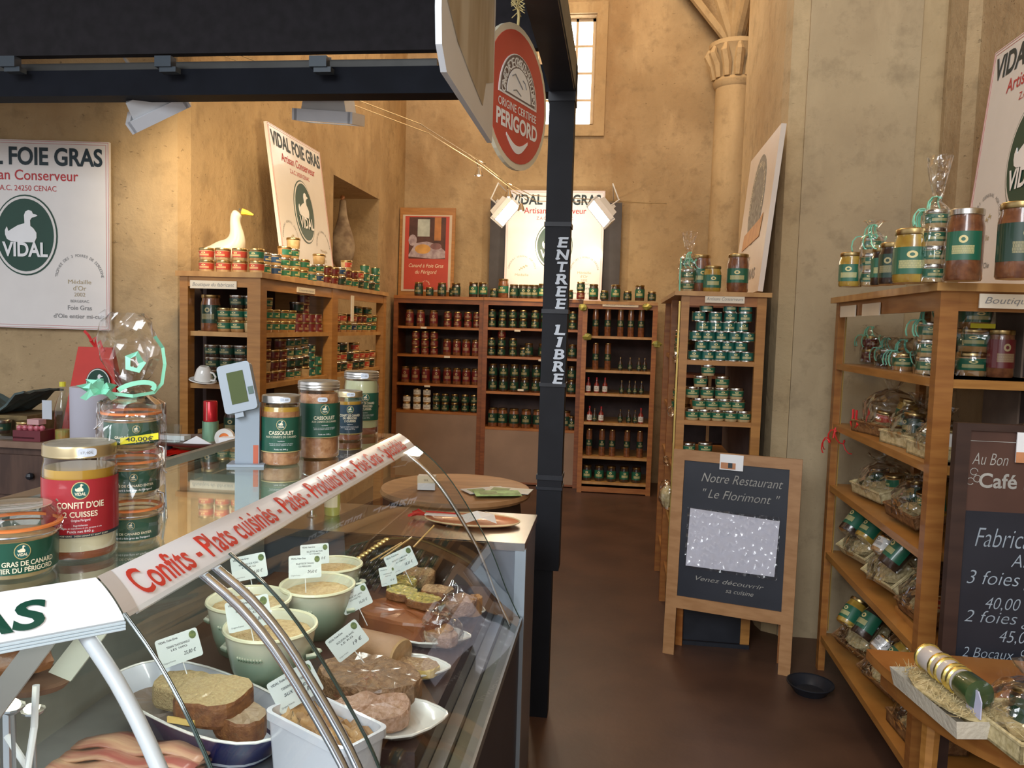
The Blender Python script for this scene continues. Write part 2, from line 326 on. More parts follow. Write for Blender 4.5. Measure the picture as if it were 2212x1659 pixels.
# ------------------------------------------------------------------ signs
def ellipse(rx, rz, cx=0, cz=0, n=40): return [(cx+rx*math.cos(2*PI*i/n), cz+rz*math.sin(2*PI*i/n)) for i in range(n)]
DUCK = [(60, 785), (45, 815), (46, 850), (60, 885), (90, 902), (150, 908), (280, 908), (298, 870), (298, 830), (275, 795), (250, 775), (248, 730), (262, 710), (308, 694), (300, 684), (272, 678), (262, 655), (235, 648), (212, 660), (200, 690), (203, 755), (150, 772), (105, 800), (72, 822), (66, 800)]
DUCK = [((x-205)/1500, .497-(y-850)/1520) for x, y in DUCK]
def arc_text(b, st, cx, cz, r, h, a0, a1, y, mi=0, fn=None, flip=False):
    n = len(st)
    for i, ch in enumerate(st):
        if ch == ' ': continue
        a = a0+(a1-a0)*(i+.5)/n; vs, fs, w = textmesh(ch, .01)
        k = h/.69; ca, sa = math.cos(a-PI/2), math.sin(a-PI/2); px, pz = cx+r*math.cos(a), cz+r*math.sin(a)
        if flip: ca, sa = -ca, -sa
        b.add([(lambda p: (fn(*p) if fn else (p[0], y, p[1])))((px+(u-w/2)*k*ca-v*k*sa, pz+(u-w/2)*k*sa+v*k*ca)) for u, v in vs], fs, mi)
def oval_logo(parent, s, y, cx=0, cz=0, name='emblem'):
    """green oval with white duck and name; s scales the poster layout, centred (cx,cz)"""
    T = Matrix.Translation((cx, y, cz)) @ Matrix.Scale(s, 4)
    b = MB(); b.prism(ellipse(.172, .215), -.002, 0, 1, T, 'y'); b.prism(ellipse(.165, .207), -.004, -.002, 0, T, 'y'); b.prism(ellipse(.153, .193), -.006, -.004, 1, T, 'y')
    e = part(name, b, [SIGNW, DGREEN], parent)
    b = MB(); b.prism([(x, z-.497) for x, z in DUCK], -.009, -.006, 0, T, 'y'); part('duck_mark', b, WHITEI, e)
    b = MB(); b.text('VIDAL', 0, .385-.497, .072, .245, fn=lambda a, c: T @ Vector((a, -.0095, c)), bold=.03); part('lettering', b, WHITEI, e)
    return e
def sign_board(label, loc, rot, s=1, w=.90, h=1.0, group=None):
    t = thing('sign_board', label, 'sign', loc, rot, group)
    T = Matrix.Scale(s, 4); mk = lambda: setattr_(MB(), T)
    b = mk(); b.box(-w/2, w/2, 0, .02, 0, h); part('board', b, SIGNW, t)
    b = mk()
    for o in (.004, .016):
        q = .0022
        b.box(-w/2+o, w/2-o, -.001, 0, o, o+q); b.box(-w/2+o, w/2-o, -.001, 0, h-o-q, h-o); b.box(-w/2+o, -w/2+o+q, -.001, 0, o, h-o); b.box(w/2-o-q, w/2-o, -.001, 0, o, h-o)
    part('border_line', b, mat('pink_red_line', (.55, .2, .2), .5, var=.1), t)
    b = mk(); b.text('VIDAL FOIE GRAS', 0, .872, .088, .83, y=-.0015, bold=.028); part('title_lettering', b, INK, t)
    b = mk(); b.text('Artisan Conserveur', 0, .79, .053, .57, y=-.0015, bold=.008); b.text('Z.A.C. 24250 CENAC', 0, .733, .028, .335, y=-.0015); part('red_lettering', b, REDI, t)
    oval_logo(t, s, -.0005*s, 0, .497*s)
    b = mk(); cx_, cz_ = .287, .272
    arc_text(b, 'TROPHEE DES 3 FOIRES DE DORDOGNE', cx_, cz_, .118, .014, PI*.98, PI*.02, -.0015, 0)
    b.text('BERGERAC', cx_, .145, .014, .10, y=-.0015, bold=.01)
    b.text('Foie Gras', cx_, .105, .024, .13, y=-.0015, bold=.015); b.text("d'Oie entier mi-cuit", cx_-.005, .06, .022, .275, y=-.0015, bold=.015)
    arc_text(b, 'CONCOURS GENERAL AGRICOLE', -cx_, cz_, .118, .014, PI*.98, PI*.02, -.0015, 0)
    b.text("Foie Gras d'Oie", -cx_, .105, .022, .2, y=-.0015, bold=.01)
    part('small_lettering', b, GREYI, t)
    b = mk(); b.text('Médaille', cx_, .245, .022, .125, y=-.0015); b.text("d'Or", cx_, .21, .024, .07, y=-.0015); b.text('2002', cx_, .178, .02, .06, y=-.0015)
    b.text('Médaille', -cx_, .215, .022, .125, y=-.0015)
    for k in range(7): a = (-cx_-.03+k*.011, .275+k*.006); b.prism([(a[0], a[1]), (a[0]+.012, a[1]+(.016 if k % 2 else -.012)), (a[0]+.016, a[1]+.002)], -.0018, -.0008, ax='y')
    part('medal_print', b, mat('bronze_print', (.42, .34, .2), .5, var=.1), t)
    return t
def setattr_(b, T): b.M = T; return b
sign_board('white sign with green duck oval hung flat on the stone wall above the dresser', (cL(.700)[0]+.012, cL(.700)[1]-.045, 1.515), (0, 0, YAW), .98, .90, 1.0)
lean = lambda rz, a: (a, 0, rz)
# second: on top of the corner cabinet, leaning back against the side wall (faces +x)
sign_board('white duck sign leaning behind the stacked jars on the corner cabinet', (-2.02, 5.12, 1.835), (math.radians(-8), 0, PI/2), .97)
sign_board('spot-lit white duck sign leaning on dark panels at the back wall', (-.68, 8.22, 1.88), (math.radians(-2), 0, 0), 1.12)
sign_board('large white duck sign leaning on the wall above the gift basket shelves', (1.40, 3.12, 1.775), (math.radians(-5), 0, -PI/2), 1.0)
# dark panels behind the lit sign
t = thing('dark_panel_screen', 'dark grey panel screen behind the spot-lit duck sign', 'screen', (-.68, 8.32, 1.881))
for k in (-1, 1): b = MB(); b.box(min(k*.50, k*.68), max(k*.50, k*.68), 0, .025, 0, 1.02); part('panel', b, mat('charcoal_panel', (.06, .055, .06), .7, var=.1), t)
b = MB(); b.box(-.5, .5, .0, .02, .0, .9); part('centre_panel', b, MATS['charcoal_panel'], t)
# fourth: emblem poster on the tall unit (faces -x, towards the aisle)
t = thing('emblem_poster', 'white poster with grey oval seal and orange band leaning on the stone pier', 'poster', (.70, 4.66, 1.815), (math.radians(-5), 0, -PI/2))
b = MB(); b.box(-.46, .46, 0, .025, 0, .84); part('board', b, mat('cream_poster', (.74, .66, .58), .4, var=.03, coat=.2), t)
b = MB(); b.prism(ellipse(.23, .25, 0, .53), -.002, 0, ax='y'); part('seal_print', b, mat('grey_seal_print', (.33, .31, .26), .6, col2=(.14, .13, .10), vscale=30), t)
b = MB(); arc_text(b, "CANARD FOIE GRAS DU PERIGORD", 0, .53, .185, .03, PI*1.1, -PI*.1, -.003); part('seal_lettering', b, CREAM, t)
b = MB(); b.prism([(-.30, .27), (.26, .30), (.30, .42), (.22, .40), (-.27, .36)], -.004, -.002, ax='y'); part('orange_band', b, mat('orange_print', (.62, .30, .06), .5, col2=(.5, .22, .04), vscale=12), t)
b = MB(); b.text('FOIE GRAS', 0, .08, .055, .56, y=-.002, bold=.02); b.text('IGP', 0, .18, .03, .1, y=-.002, bold=.01); part('lettering', b, GREYI, t)
# red framed poster at the back
t = thing('framed_poster', 'red poster of a laid table in a wooden frame, standing on the back shelf', 'poster', (-2.005, 8.18, 1.885), (math.radians(-2), 0, 0))
b = MB(); b.box(-.295, .295, .004, .03, 0, .92); part('wooden_frame', b, PINE, t)
b = MB(); b.box(-.262, .262, -.002, .004, .05, .845); part('pale_margin', b, mat('pale_margin_print', (.6, .5, .38), .5, var=.05), t)
b = MB(); b.box(-.235, .235, -.004, -.002, .07, .83); part('red_sheet', b, mat('red_sheet_print', (.50, .055, .03), .45, var=.05, coat=.2), t)
b = MB(); b.box(-.19, .20, -.006, -.004, .39, .82, 0); b.box(-.10, .03, -.0065, -.006, .62, .80, 1); b.box(.08, .15, -.0065, -.006, .58, .82, 2); b.box(-.19, .20, -.0064, -.006, .39, .47, 0)
b.prism([(-.19, .43), (-.12, .55), (.0, .57), (.12, .54), (.20, .47), (.20, .40), (.08, .39), (-.19, .41)], -.0066, -.006, 3, ax='y')
b.prism(ellipse(.085, .05, -.04, .49, 16), -.007, -.0066, 4, ax='y'); b.prism(ellipse(.06, .035, .10, .52, 12), -.0072, -.0066, 5, ax='y'); b.prism(ellipse(.045, .06, -.15, .58, 12), -.0072, -.0066, 3, ax='y')
part('table_picture', b, [mat('brown_picture', (.08, .03, .02), .5, var=.3), mat('window_picture', (.45, .5, .45), .5, var=.2), mat('ochre_picture', (.45, .18, .05), .5, var=.2), mat('cloth_picture', (.5, .42, .45), .5, col2=(.3, .22, .25), vscale=20), mat('bread_picture', (.6, .32, .08), .5, var=.2), mat('meat_picture', (.25, .12, .12), .5, var=.3)], t)
b = MB(); b.text('Canard à Foie Gras', 0, .30, .038, .37, y=-.0045, shear=.25); b.text('du Périgord', 0, .235, .038, .23, y=-.0045, shear=.25); arc_text(b, 'PERIGORD', 0, .12, .035, .012, PI, 0, -.0045); part('lettering', b, CREAM, t)

# ------------------------------------------------------------------ kiosk frame
t = thing('kiosk_frame', 'dark steel kiosk frame of post and overhead beams with black canopy', 'frame')
b = MB(); b.box(-.296, -.198, 3.15, 3.25, .62, 2.51); b.box(-.30, -.225, 3.16, 3.24, 0, .64); part('post', b, SLATE, t)
for z0, z1 in ((2.475, 2.51), (1.995, 2.012), (1.655, 1.672), (1.365, 1.38), (.99, 1.01), (.95, .962)): b = MB(); b.box(-.300, -.194, 3.144, 3.256, z0, z1); part('post_collar', b, BLACKM, t)
b = MB(); b.box(-4.5, -.194, 3.15, 3.25, 2.51, 2.615); part('front_beam', b, mat('navy_steel_beam', (.008, .010, .016), .65, var=.15, spec=.15), t)
b = MB(); b.box(-4.5, -.75, 3.17, 3.21, 2.616, 2.65); part('curtain_rail', b, mat('grey_aluminium_rail', (.07, .07, .066), .5, .5, var=.1), t)
b = MB(); b.box(-.294, -.20, -.4, 3.15, 2.51, 2.52); b.box(-.294, -.205, -.4, 3.15, 2.52, 2.64); part('side_beam', b, BLACKM, t)
b = MB(); b.box(-.205, -.196, -.4, 3.26, 2.522, 2.64); part('beam_lit_face', b, GREYB, t)  # beam's lit outer face, put in as a lighter grey sheet
b = MB(); b.box(-4.5, -.30, 3.10, 3.14, 2.66, 3.6); part('canopy_valance', b, FABR, t)
b = MB(); b.box(-4.5, -.25, -.4, 3.10, 3.58, 3.6); b.box(-.28, -.25, -.4, 3.1, 2.642, 3.58); part('canopy_roof', b, FABR, t)
for px_ in (22, 357, 690):
    p = P(px_, 140, Y=3.08); b = MB(); b.box(-.035, .035, -.02, .02, -.012, .03, M=Matrix.Translation(p)); b.box(-.02, .05, -.01, .03, -.03, -.01, M=Matrix.Translation(p)); part('curtain_clip', b, mat('bluish_plastic_clip', (.05, .07, .09), .4, var=.1), t)
def post_text(st, y0, y1):
    n = len(st)
    for i, ch in enumerate(st):
        yb = y0+(y1-y0)*(i+1)/n-3.5; yt = y0+(y1-y0)*i/n+2; cxp = 1217-(yb-513)*.036
        a = P(cxp, yb, Y=3.143); c = P(cxp, yt, Y=3.143); bb = MB(); h = (c.z-a.z)
        w = {'I': .024, 'N': .052, 'R': .048}.get(ch, .042)
        bb.text(ch, a.x, a.z, h, w, y=3.1435, bold=.03, shear=.12)
        # slab serifs
        for dz in (0, h-.006):
            if ch != 'T': bb.box(a.x-w/2-.002+(.004 if dz else 0), a.x-w/2+.016, 3.1430, 3.1436, a.z+dz, a.z+dz+.006)
        if ch == 'T': bb.box(a.x-.010, a.x+.012, 3.1430, 3.1436, a.z, a.z+.006)
        part('letter', bb, mat('pale_blue_letter', (.52, .58, .66), .5, var=.03), t)
post_text('ENTREE', 511, 670); post_text('LIBRE', 700, 832)
# round emblem hanging from the side beam
A = P(1050, 205, d=2.16); B = P(1178, 228, d=2.50); ax = math.atan2(B.y-A.y, B.x-A.x); C0 = P(1114, 213, d=2.33)
t = thing('round_hanging_sign', 'round red emblem sign with cream rim hanging by cord from the side beam', 'sign', C0, (0, 0, ax))
R = .205
b = MB(); b.prism(ellipse(R, R), -.006, .006, ax='y'); part('cream_rim', b, mat('cream_rim', (.72, .66, .50), .4, var=.05), t)
b = MB(); b.prism(ellipse(R-.018, R-.018), -.008, .0078, ax='y'); part('red_disc', b, mat('red_disc', (.55, .06, .035), .4, var=.04, coat=.3), t)
half = lambda r, z0: [(r*math.cos(PI*i/20), z0+r*math.sin(PI*i/20)*1.05) for i in range(21)]
b = MB(); b.prism(half(.125, -.01), -.0095, -.008, 0, ax='y'); b.prism(half(.117, -.004), -.0105, -.0095, 1, ax='y'); b.prism(half(.078, 0), -.0115, -.0105, 0, ax='y'); part('white_arch', b, [WHITEI, mat('arch_ring', (.16, .12, .11), .5, var=.1)], t)
b = MB(); arc_text(b, 'CANARD FOIE GRAS DU SUD OUEST', 0, 0, .085, .026, PI*1.0, 0, -.0112); part('arch_lettering', b, WHITEI, t)
b = MB(); b.tube([(-.05, -.0125, .05), (-.03, -.0125, .06), (-.005, -.0125, .045), (.02, -.0125, .03)], .002, 5); b.tube([(.02, -.0125, .055), (.035, -.0125, .05), (.045, -.0125, .035)], .0015, 5); b.tube([(-.04, -.0125, .012), (-.02, -.0125, .018), (.01, -.0125, .008)], .0015, 5)
part('landscape_mark', b, GREYI, t)
b = MB(); b.text('ORIGINE CERTIFIEE', 0, -.045, .022, .25, y=-.009, bold=.01); b.text('PERIGORD', 0, -.098, .042, .27, y=-.009, bold=.035)
b.prism([(-.07+.14*i/10, -.112-.025*math.sin(PI*i/10)) for i in range(11)]+[(.07-.14*i/10, -.120-.040*math.sin(PI*i/10)) for i in range(11)], -.0092, -.008, ax='y'); part('lettering', b, WHITEI, t)
b = MB(); b.tube([(0, 0, R-.005), (.004, 0, R+.03), (-.002, 0, R+.05), (0, 0, 2.512-C0.z)], .004, 6)
for k in range(40): a = random.uniform(0, 6.28); z = R+random.uniform(.04, .08); b.tube([(0, 0, z), (.022*math.cos(a), .022*math.sin(a), z+random.uniform(-.02, .03))], .0015, 4)
part('straw_cord', b, mat('straw_cord', (.62, .50, .22), .8, var=.2), t)
# white picture panel in front of it
t = thing('hanging_picture_panel', 'white hanging panel with faded brown picture beside the round red emblem', 'panel', (-.343, 0, 0))
ya, yb_ = 1.425, 2.02
cut = [(ya, 2.16), (ya+.01, 2.10), (ya+.055, 2.065), (yb_-.005, 2.058), (yb_, 2.07), (yb_, 3.0), (ya, 3.0)]
b = MB(); b.prism(cut, 0, .012, ax='x'); part('board', b, mat('bluish_white_board', (.66, .70, .76), .4, var=.02), t)
pic = [P(x_, y_, X=-.329) for x_, y_ in ((966, -200), (968, 0), (990, 90), (1018, 165), (1043, 228), (1050, 180), (1066, 178), (1071, -200))]
b = MB(); b.prism([(v.y, v.z) for v in pic], .012, .014, ax='x')
part('picture_print', b, mat('faded_brown_picture', (.50, .46, .38), .5, col2=(.30, .23, .14), vscale=4, stretch=(1, 2.2, .7), detail=3), t)

# ------------------------------------------------------------------ lamps
HOUS = mat('pale_grey_housing', (.62, .64, .66), .4, var=.04); GRILLE = mat('grey_grille', (.26, .27, .28), .5, var=.1)
def floodlight(label, loc, rot, lit=0, s=1, group=None):
    t = thing('floodlight', label, 'lamp', loc, rot, group)
    b = MB(); b.M = Matrix.Scale(s, 4); b.prism([(-.11, 0), (-.09, .10), (.09, .10), (.11, 0)], -.07, .07, ax='y'); part('housing', b, HOUS, t)
    b = MB(); b.M = Matrix.Scale(s, 4)
    for k in range(9): b.box(-.075+k*.017, -.068+k*.017, -.05, .05, .10, .106)
    b.box(-.085, .085, -.004, .004, .10, .109); part('cooling_grille', b, GRILLE, t)
    b = MB(); b.M = Matrix.Scale(s, 4); b.box(-.13, .13, -.085, -.073, -.02, .03); b.box(-.13, .13, .073, .085, -.02, .03); b.box(-.14, -.118, -.085, .085, -.02, .03); b.box(.118, .14, -.085, .085, -.02, .03); part('rim', b, mat('white_lamp_rim', (.74, .78, .84), .3, var=.03), t)
    b = MB(); b.M = Matrix.Scale(s, 4); b.box(-.117, .117, -.072, .072, -.018, -.012)
    part('lamp_glass', b, mat('lit_lamp_glass', (1, .93, .74), .3, emit=22) if lit else mat('lamp_glass', (.6, .58, .5), .1, var=.02, coat=1, emit=.6), t)
    b = MB(); b.M = Matrix.Scale(s, 4); b.box(.012, .04, -.03, .03, .1, .16); b.tube([(0, 0, .10), (0, 0, .26)], .008, 6); part('bracket', b, HOUS, t)
    return t
floodlight('tilted white floodlight with ribbed back under the front beam', (-2.03, 3.34, 2.50), (math.radians(35), math.radians(-28), .2))
floodlight('level white floodlight under the beam, over the leaning duck sign', (-1.335, 3.55, 2.515), (math.radians(10), math.radians(4), 0))
for nm, x0, tl in (('lit floodlight shining down on the back sign, beside the red framed poster', -1.03, 1), ('lit floodlight shining on the back sign, on the window side of the post', -.19, -1)):
    t = floodlight(nm, (x0, 7.16, 2.62), (math.radians(-30), math.radians(-50*tl), 0), 1, .95)
    iv = (Matrix.Translation(t.location) @ t.rotation_euler.to_matrix().to_4x4()).inverted(); b = MB(); b.tube([(0, 0, .24)]+[iv @ Vector(q) for q in ((x0-.1*tl, 7.3, 2.90), (x0-.1*tl, 8.415, 2.93))], .006, 6); part('stem', b, HOUS, t)
    light('SPOT', 'floodlight_beam', (x0+.08*tl, 7.22, 2.52), 24, (1, .86, .62), .06, (-.68+.1*tl, 8.2, 2.3), 95, .8)
light('SPOT', 'floodlight_beam', (-1.95, 3.45, 2.40), 38, (1, .78, .50), .06, (-2.25, 4.6, 2.1), 110, .9)
light('SPOT', 'floodlight_beam', (-1.36, 3.68, 2.42), 42, (1, .74, .42), .06, (-2.1, 5.4, 2.0), 105, .9)
t = thing('cable_light_track', 'thin cable light track sloping across the room below the vault', 'lamp')
c1 = [P(908, 268, Y=5.0), P(1030, 345, Y=5.9), P(1095, 395, Y=6.5), P(1148, 422, Y=6.9)]
e1 = Vector((-2.3, 4.2, 3.1)); b = MB(); b.tube([e1]+c1+[Vector((.3, 8.4, 2.9))], .0035, 5); off = Vector((.03, .12, -.03)); b.tube([e1+off]+[p+off for p in c1]+[Vector((.45, 8.4, 2.9))], .003, 5); part('cable', b, mat('pale_cable', (.6, .5, .32), .4, .5, var=.05), t)
for k, p in enumerate([c1[1], c1[2]+Vector((0, 0, 0)), P(1122, 425, Y=6.7)]):
    b = MB(); b.tube([p+Vector((-.06, 0, .04)), p+Vector((.06, .05, -.02))], .004, 5); b.tube([p+Vector((-.01, 0, .01)), p+Vector((.01, .03, -.06))], .004, 5); part('lamp_arm', b, SILV, t)
    b = MB(); b.lathe([(.012, 0), (.02, -.02), (.034, -.06)], 12, M=Matrix.Translation(p+Vector((.012, .03, -.05)))); part('reflector', b, CHROME, t, True)
    b = MB(); b.ball((0, 0, 0), .02, 8, M=Matrix.Translation(p+Vector((.012, .03, -.09)))); part('bulb', b, mat('lit_bulb', (1, .85, .6), .3, emit=14), t, True)
    light('POINT', 'cable_bulb_light', p+Vector((.012, .0, -.16)), 5, (1, .72, .42), .02)

# ------------------------------------------------------------------ jars
def ring_label(b, r, z0, z1, mi=0, span=200, n=14):
    a = math.radians(span/2); b.lathe([(r, z0), (r, z1)], n, mi, a0=-PI/2-a, a1=-PI/2+a)
KINDS = {}
def jar_kind(key, name, D, H, content, label, lid=GOLD, lidh=.012, style='terrine', lab=(.24, .74), n=14, span=200):
    r = D/2; hb = H-lidh; parts = []
    b = MB()
    if style == 'terrine': pr = [(0, 0), (r*.82, 0), (r*.88, .004), (r*.97, hb*.9), (r*.97, hb), (0, hb)]
    elif style == 'tall': pr = [(0, 0), (r*.93, 0), (r, .006), (r, hb*.82), (r*.90, hb*.93), (r*.90, hb), (0, hb)]
    elif style == 'tin': pr = [(0, .002), (r*.96, .002), (r*.96, H-.002), (0, H-.002)]
    elif style == 'bottle': pr = [(0, 0), (r*.95, 0), (r, .01), (r, H*.55), (r*.35, H*.72), (r*.3, H*.9), (0, H*.9)]
    b.lathe(pr, n); parts.append(('filled_body', mesh(key+'_body', b, content, True)))
    b = MB()
    if style == 'tin':
        for z in (0, H-.004): b.lathe([(0, z+(.001 if z == 0 else .003)), (r*.94, z+.001), (r, z), (r, z+.004), (r*.94, z+.004)], n)
        parts.append(('tin_rim', mesh(key+'_rim', b, lid, True)))
    elif style == 'bottle': b.lathe([(r*.34, H*.86), (r*.34, H), (0, H)], 10); parts.append(('cap', mesh(key+'_cap', b, lid, True)))
    else:
        q = r*(.99 if style == 'terrine' else .94); b.lathe([(q*.98, hb-.001), (q*1.01, hb+.001), (q*1.01, H-.002), (q*.97, H), (q*.9, H-.001), (0, H-.001)], n); parts.append(('lid', mesh(key+'_lid', b, lid, True)))
    if label:
        b = MB(); z0, z1 = H*lab[0], H*lab[1]; rr = {'terrine': 1.0, 'tall': 1.008, 'tin': .99, 'bottle': 1.008}[style]
        if style == 'terrine':
            a = math.radians(span/2); f = lambda z: r*(.88+.09*min(1, (z-.004)/(hb*.9-.004)))+.0008; b.lathe([(f(z0), z0), (f(z1), z1)], n, a0=-PI/2-a, a1=-PI/2+a)
        else: ring_label(b, r*rr+.0003, z0, z1, 0, span, n)
        parts.append(('paper_label', mesh(key+'_label', b, label, True)))
    KINDS[key] = (name, H, D, parts)
TJ = 'terrine_jar'; PJ = 'preserve_jar'; TC = 'tin_can'
jar_kind('tr', TJ, .080, .062, CPALE, LO); jar_kind('tg', TJ, .080, .062, CTAN, LG); jar_kind('tgs', TJ, .072, .056, CPALE, LG, SILV); jar_kind('tb', TJ, .078, .060, CPALE, LB, SILV)
jar_kind('td', TJ, .084, .066, CDARK, LD, SILV); jar_kind('trs', TJ, .074, .058, CBROWN, LR); jar_kind('tp', TJ, .080, .062, CPALE, None)
jar_kind('kt', TC, .068, .048, CBROWN, LT, SILV, style='tin', lab=(.1, .9), span=359); jar_kind('kr', TC, .072, .055, CRED, LR, GOLD, style='tin', lab=(.08, .92), span=359); jar_kind('kg', TC, .070, .060, CDARK, LG, GOLD, style='tin', lab=(.08, .92), span=359)
jar_kind('dr', PJ, .086, .165, CBROWN, LR, GOLD, .016, 'tall', (.2, .8)); jar_kind('ds', 'small_preserve_jar', .080, .078, CBROWN, LR, GOLD, .013, 'tall', (.15, .8))
jar_kind('gs', 'small_preserve_jar', .080, .090, CDARK, LD, GOLD, .014, 'tall', (.12, .75)); jar_kind('gm', PJ, .090, .138, CDARK, LD, GOLD, .015, 'tall', (.15, .72)); jar_kind('gl', PJ, .100, .19, CBROWN, LD, GOLD, .016, 'tall', (.22, .72))
jar_kind('gt', PJ, .092, .150, CDARK, LG, GOLD, .016, 'tall', (.2, .72)); jar_kind('bt', PJ, .105, .19, CBROWN, LG, GOLD, .016, 'tall', (.25, .62))
jar_kind('wh', 'small_preserve_jar', .078, .074, CTAN, LW, GOLD, .013, 'tall', (.2, .85)); jar_kind('tube', 'tall_glass_tube', .062, .26, CBROWN, LD, GOLD, .012, 'tall', (.35, .6)); jar_kind('bo', 'small_bottle', .045, .13, CDARK, LD, GOLD, 0, 'bottle', (.1, .45)); jar_kind('br', 'small_bottle', .05, .15, CRED, LW, REDI, 0, 'bottle', (.1, .45))
jar_kind('gold', PJ, .088, .128, COLIVE, LG, GOLD, .014, 'tall', (.15, .65)); jar_kind('big', PJ, .118, .235, CBROWN, LG, SILV, .020, 'tall', (.28, .68), 20, 120)
DESC = dict(tr='orange-red labelled terrine jar', tg='green-labelled terrine jar', tgs='small green-labelled jar', tb='blue-labelled terrine jar', td='dark silver-lidded terrine jar', trs='small red-labelled jar', tp='plain pale terrine jar',
  kt='teal tin', kr='red tin', kg='green tin', dr='tall red-labelled jar', ds='squat red-labelled jar', gs='squat dark jar', gm='medium dark jar', gl='large dark jar', gt='tall green-labelled jar', bt='tall brown jar', wh='white-labelled jar', tube='tall glass tube', bo='dark small bottle', br='red-capped bottle', gold='golden jar', big='big brown jar')
CAT = {TC: 'tin', 'small_bottle': 'bottle', 'tall_glass_tube': 'jar'}
COUNT = {}
def place(key, loc, rz, label, group=None, tilt=None, parent=None):
    name, H, D, parts = KINDS[key]
    t = put(name, None, parent, loc, tilt or (0, 0, rz+random.uniform(-.25, .25)))
    if not parent: tag(t, label, CAT.get(name, 'jar'), group)
    for n, me in parts: put(n, me, t)
    return t
LAY = {1: [''], 2: [', bottom layer', ', top layer'], 3: [', bottom layer', ', middle layer', ', top layer'], 4: [', bottom layer', ', second layer', ', third layer', ', top layer']}
def row(spec, p0, p1, rz, where, group, jit=.004):
    """spec: list of columns (screen order); a column is a list of kinds from the bottom up; p0->p1 first to last column"""
    n = len(spec); p0 = Vector(p0); p1 = Vector(p1); cnt = {}
    for i, colm in enumerate(spec):
        p = p0.lerp(p1, i/max(1, n-1)); z = p.z
        for j, k in enumerate(colm):
            if k is None: continue
            lay = LAY[min(4, len(colm))][min(j, 3)]; c = (k, j, len(colm)) ; kk = (DESC[k], lay); cnt[kk] = cnt.get(kk, 0)+1
            place(k, (p.x+random.uniform(-jit, jit), p.y+random.uniform(-jit, jit), z+.0005), rz, f"{ORD[min(23, cnt[kk]-1)]} {DESC[k]} {where}{lay}", group)
            z += KINDS[k][1]+.0006

# ------------------------------------------------------------------ corner cabinet (operator side)
t = thing('corner_cabinet', 'honey pine corner cabinet of jars against the stone side wall', 'cabinet')
FX = -1.79
def board(nm, pts, z0, z1, m=PINEH, par=None): b = MB(); b.prism(pts, z0, z1); return part(nm, b, m, par)
OUT = [(-2.22, 3.84), (FX, 3.84), (FX, 6.04), (WX+.02, 6.04), (WX+.02, 4.10), (-2.22, 4.10)]
INN = [(-2.20, 3.86), (FX-.02, 3.86), (FX-.02, 6.02), (WX+.03, 6.02), (WX+.03, 4.12), (-2.20, 4.12)]
board('top_board', [(-2.24, 3.82), (FX+.015, 3.82), (FX+.015, 6.05), (WX+.02, 6.05), (WX+.02, 4.10), (-2.24, 4.10)], 1.805, 1.832, par=t)
for z in (1.527, 1.257, .98, .62): board('shelf_board', INN, z-.024, z, par=t)
for x0, x1, y0, y1 in ((-2.225, -2.18, 3.835, 3.90), (-1.86, FX, 3.835, 3.91), (-1.85, FX, 4.86, 4.965), (-1.85, FX, 5.98, 6.045), (-2.29, -2.25, 5.98, 6.045)):
    b = MB(); b.box(x0, x1, y0, y1, 0, 1.805); part('post', b, PINE, t)
b = MB(); b.box(-2.18, -1.86, 3.838, 3.855, 1.755, 1.805); b.box(FX-.02, FX-.003, 3.91, 4.86, 1.745, 1.805); b.box(FX-.02, FX-.003, 4.965, 5.98, 1.745, 1.805); part('top_rail', b, PINE, t)
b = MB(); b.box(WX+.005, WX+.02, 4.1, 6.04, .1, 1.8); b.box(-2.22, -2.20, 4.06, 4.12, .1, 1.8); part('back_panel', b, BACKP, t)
b = MB(); b.box(FX-.4, FX-.02, 4.905, 4.92, .62, 1.8); part('divider_panel', b, PINE, t)
b = MB(); b.box(-2.165, -1.915, 3.830, 3.8375, 1.745, 1.785, 0); b.text('Boutique du fabricant', -2.04, 1.757, .018, .225, mi=1, y=3.8295, shear=.3); part('name_strip', b, [mat('paper_strip', (.78, .70, .56), .6, var=.03), GREYI], t)
def xface(yc, X_): return lambda a, c: (X_, yc+a, c)
b = MB(); b.box(FX-.003, FX+.003, 4.30, 4.56, 1.755, 1.785, 0); b.text('Conserves maison', 0, 1.763, .014, .22, mi=1, fn=xface(4.43, FX+.0036), shear=.2); b.box(FX-.003, FX+.003, 5.22, 5.27, 1.60, 1.775, 0); part('name_strip', b, [MATS['paper_strip'], GREYI], t)
for y in (5.985, 4.90):
    b = MB(); b.box(-1.852, -1.8505, y, y+.015, .7, 1.74); part('peg_rail', b, mat('brass_peg_rail', (.55, .40, .12), .4, .7, var=.15), t)
r90 = PI/2; CW = 'on the corner cabinet top'
row([['tr', 'tr'], ['tr', 'tr'], ['tr', 'tr'], ['tr', 'tg']], (-2.13, 3.93, 1.832), (-1.855, 3.93, 1.832), 0, 'at the front of the corner cabinet top', 'terrine jars on the corner cabinet top', .002)
row([['tgs', 'tb'], ['tb', 'tb'], ['tgs', 'tgs', 'tg'], ['tg', 'tgs', 'tgs', 'tp'], ['tg', 'tg'], ['kt', 'tgs'], ['tb', 'tgs', 'tp'], ['trs', 'trs'], ['trs', 'trs'], ['td', 'tb'], ['tg', 'trs', 'tr'], ['tg', 'trs'], ['td', 'tr'], ['kg', 'kg', 'kg'], ['td', 'tgs'], ['kg', 'kg', 'kg']],
    (-1.875, 4.06, 1.832), (-1.85, 5.94, 1.832), r90, 'along the corner cabinet top', 'jars along the corner cabinet top')
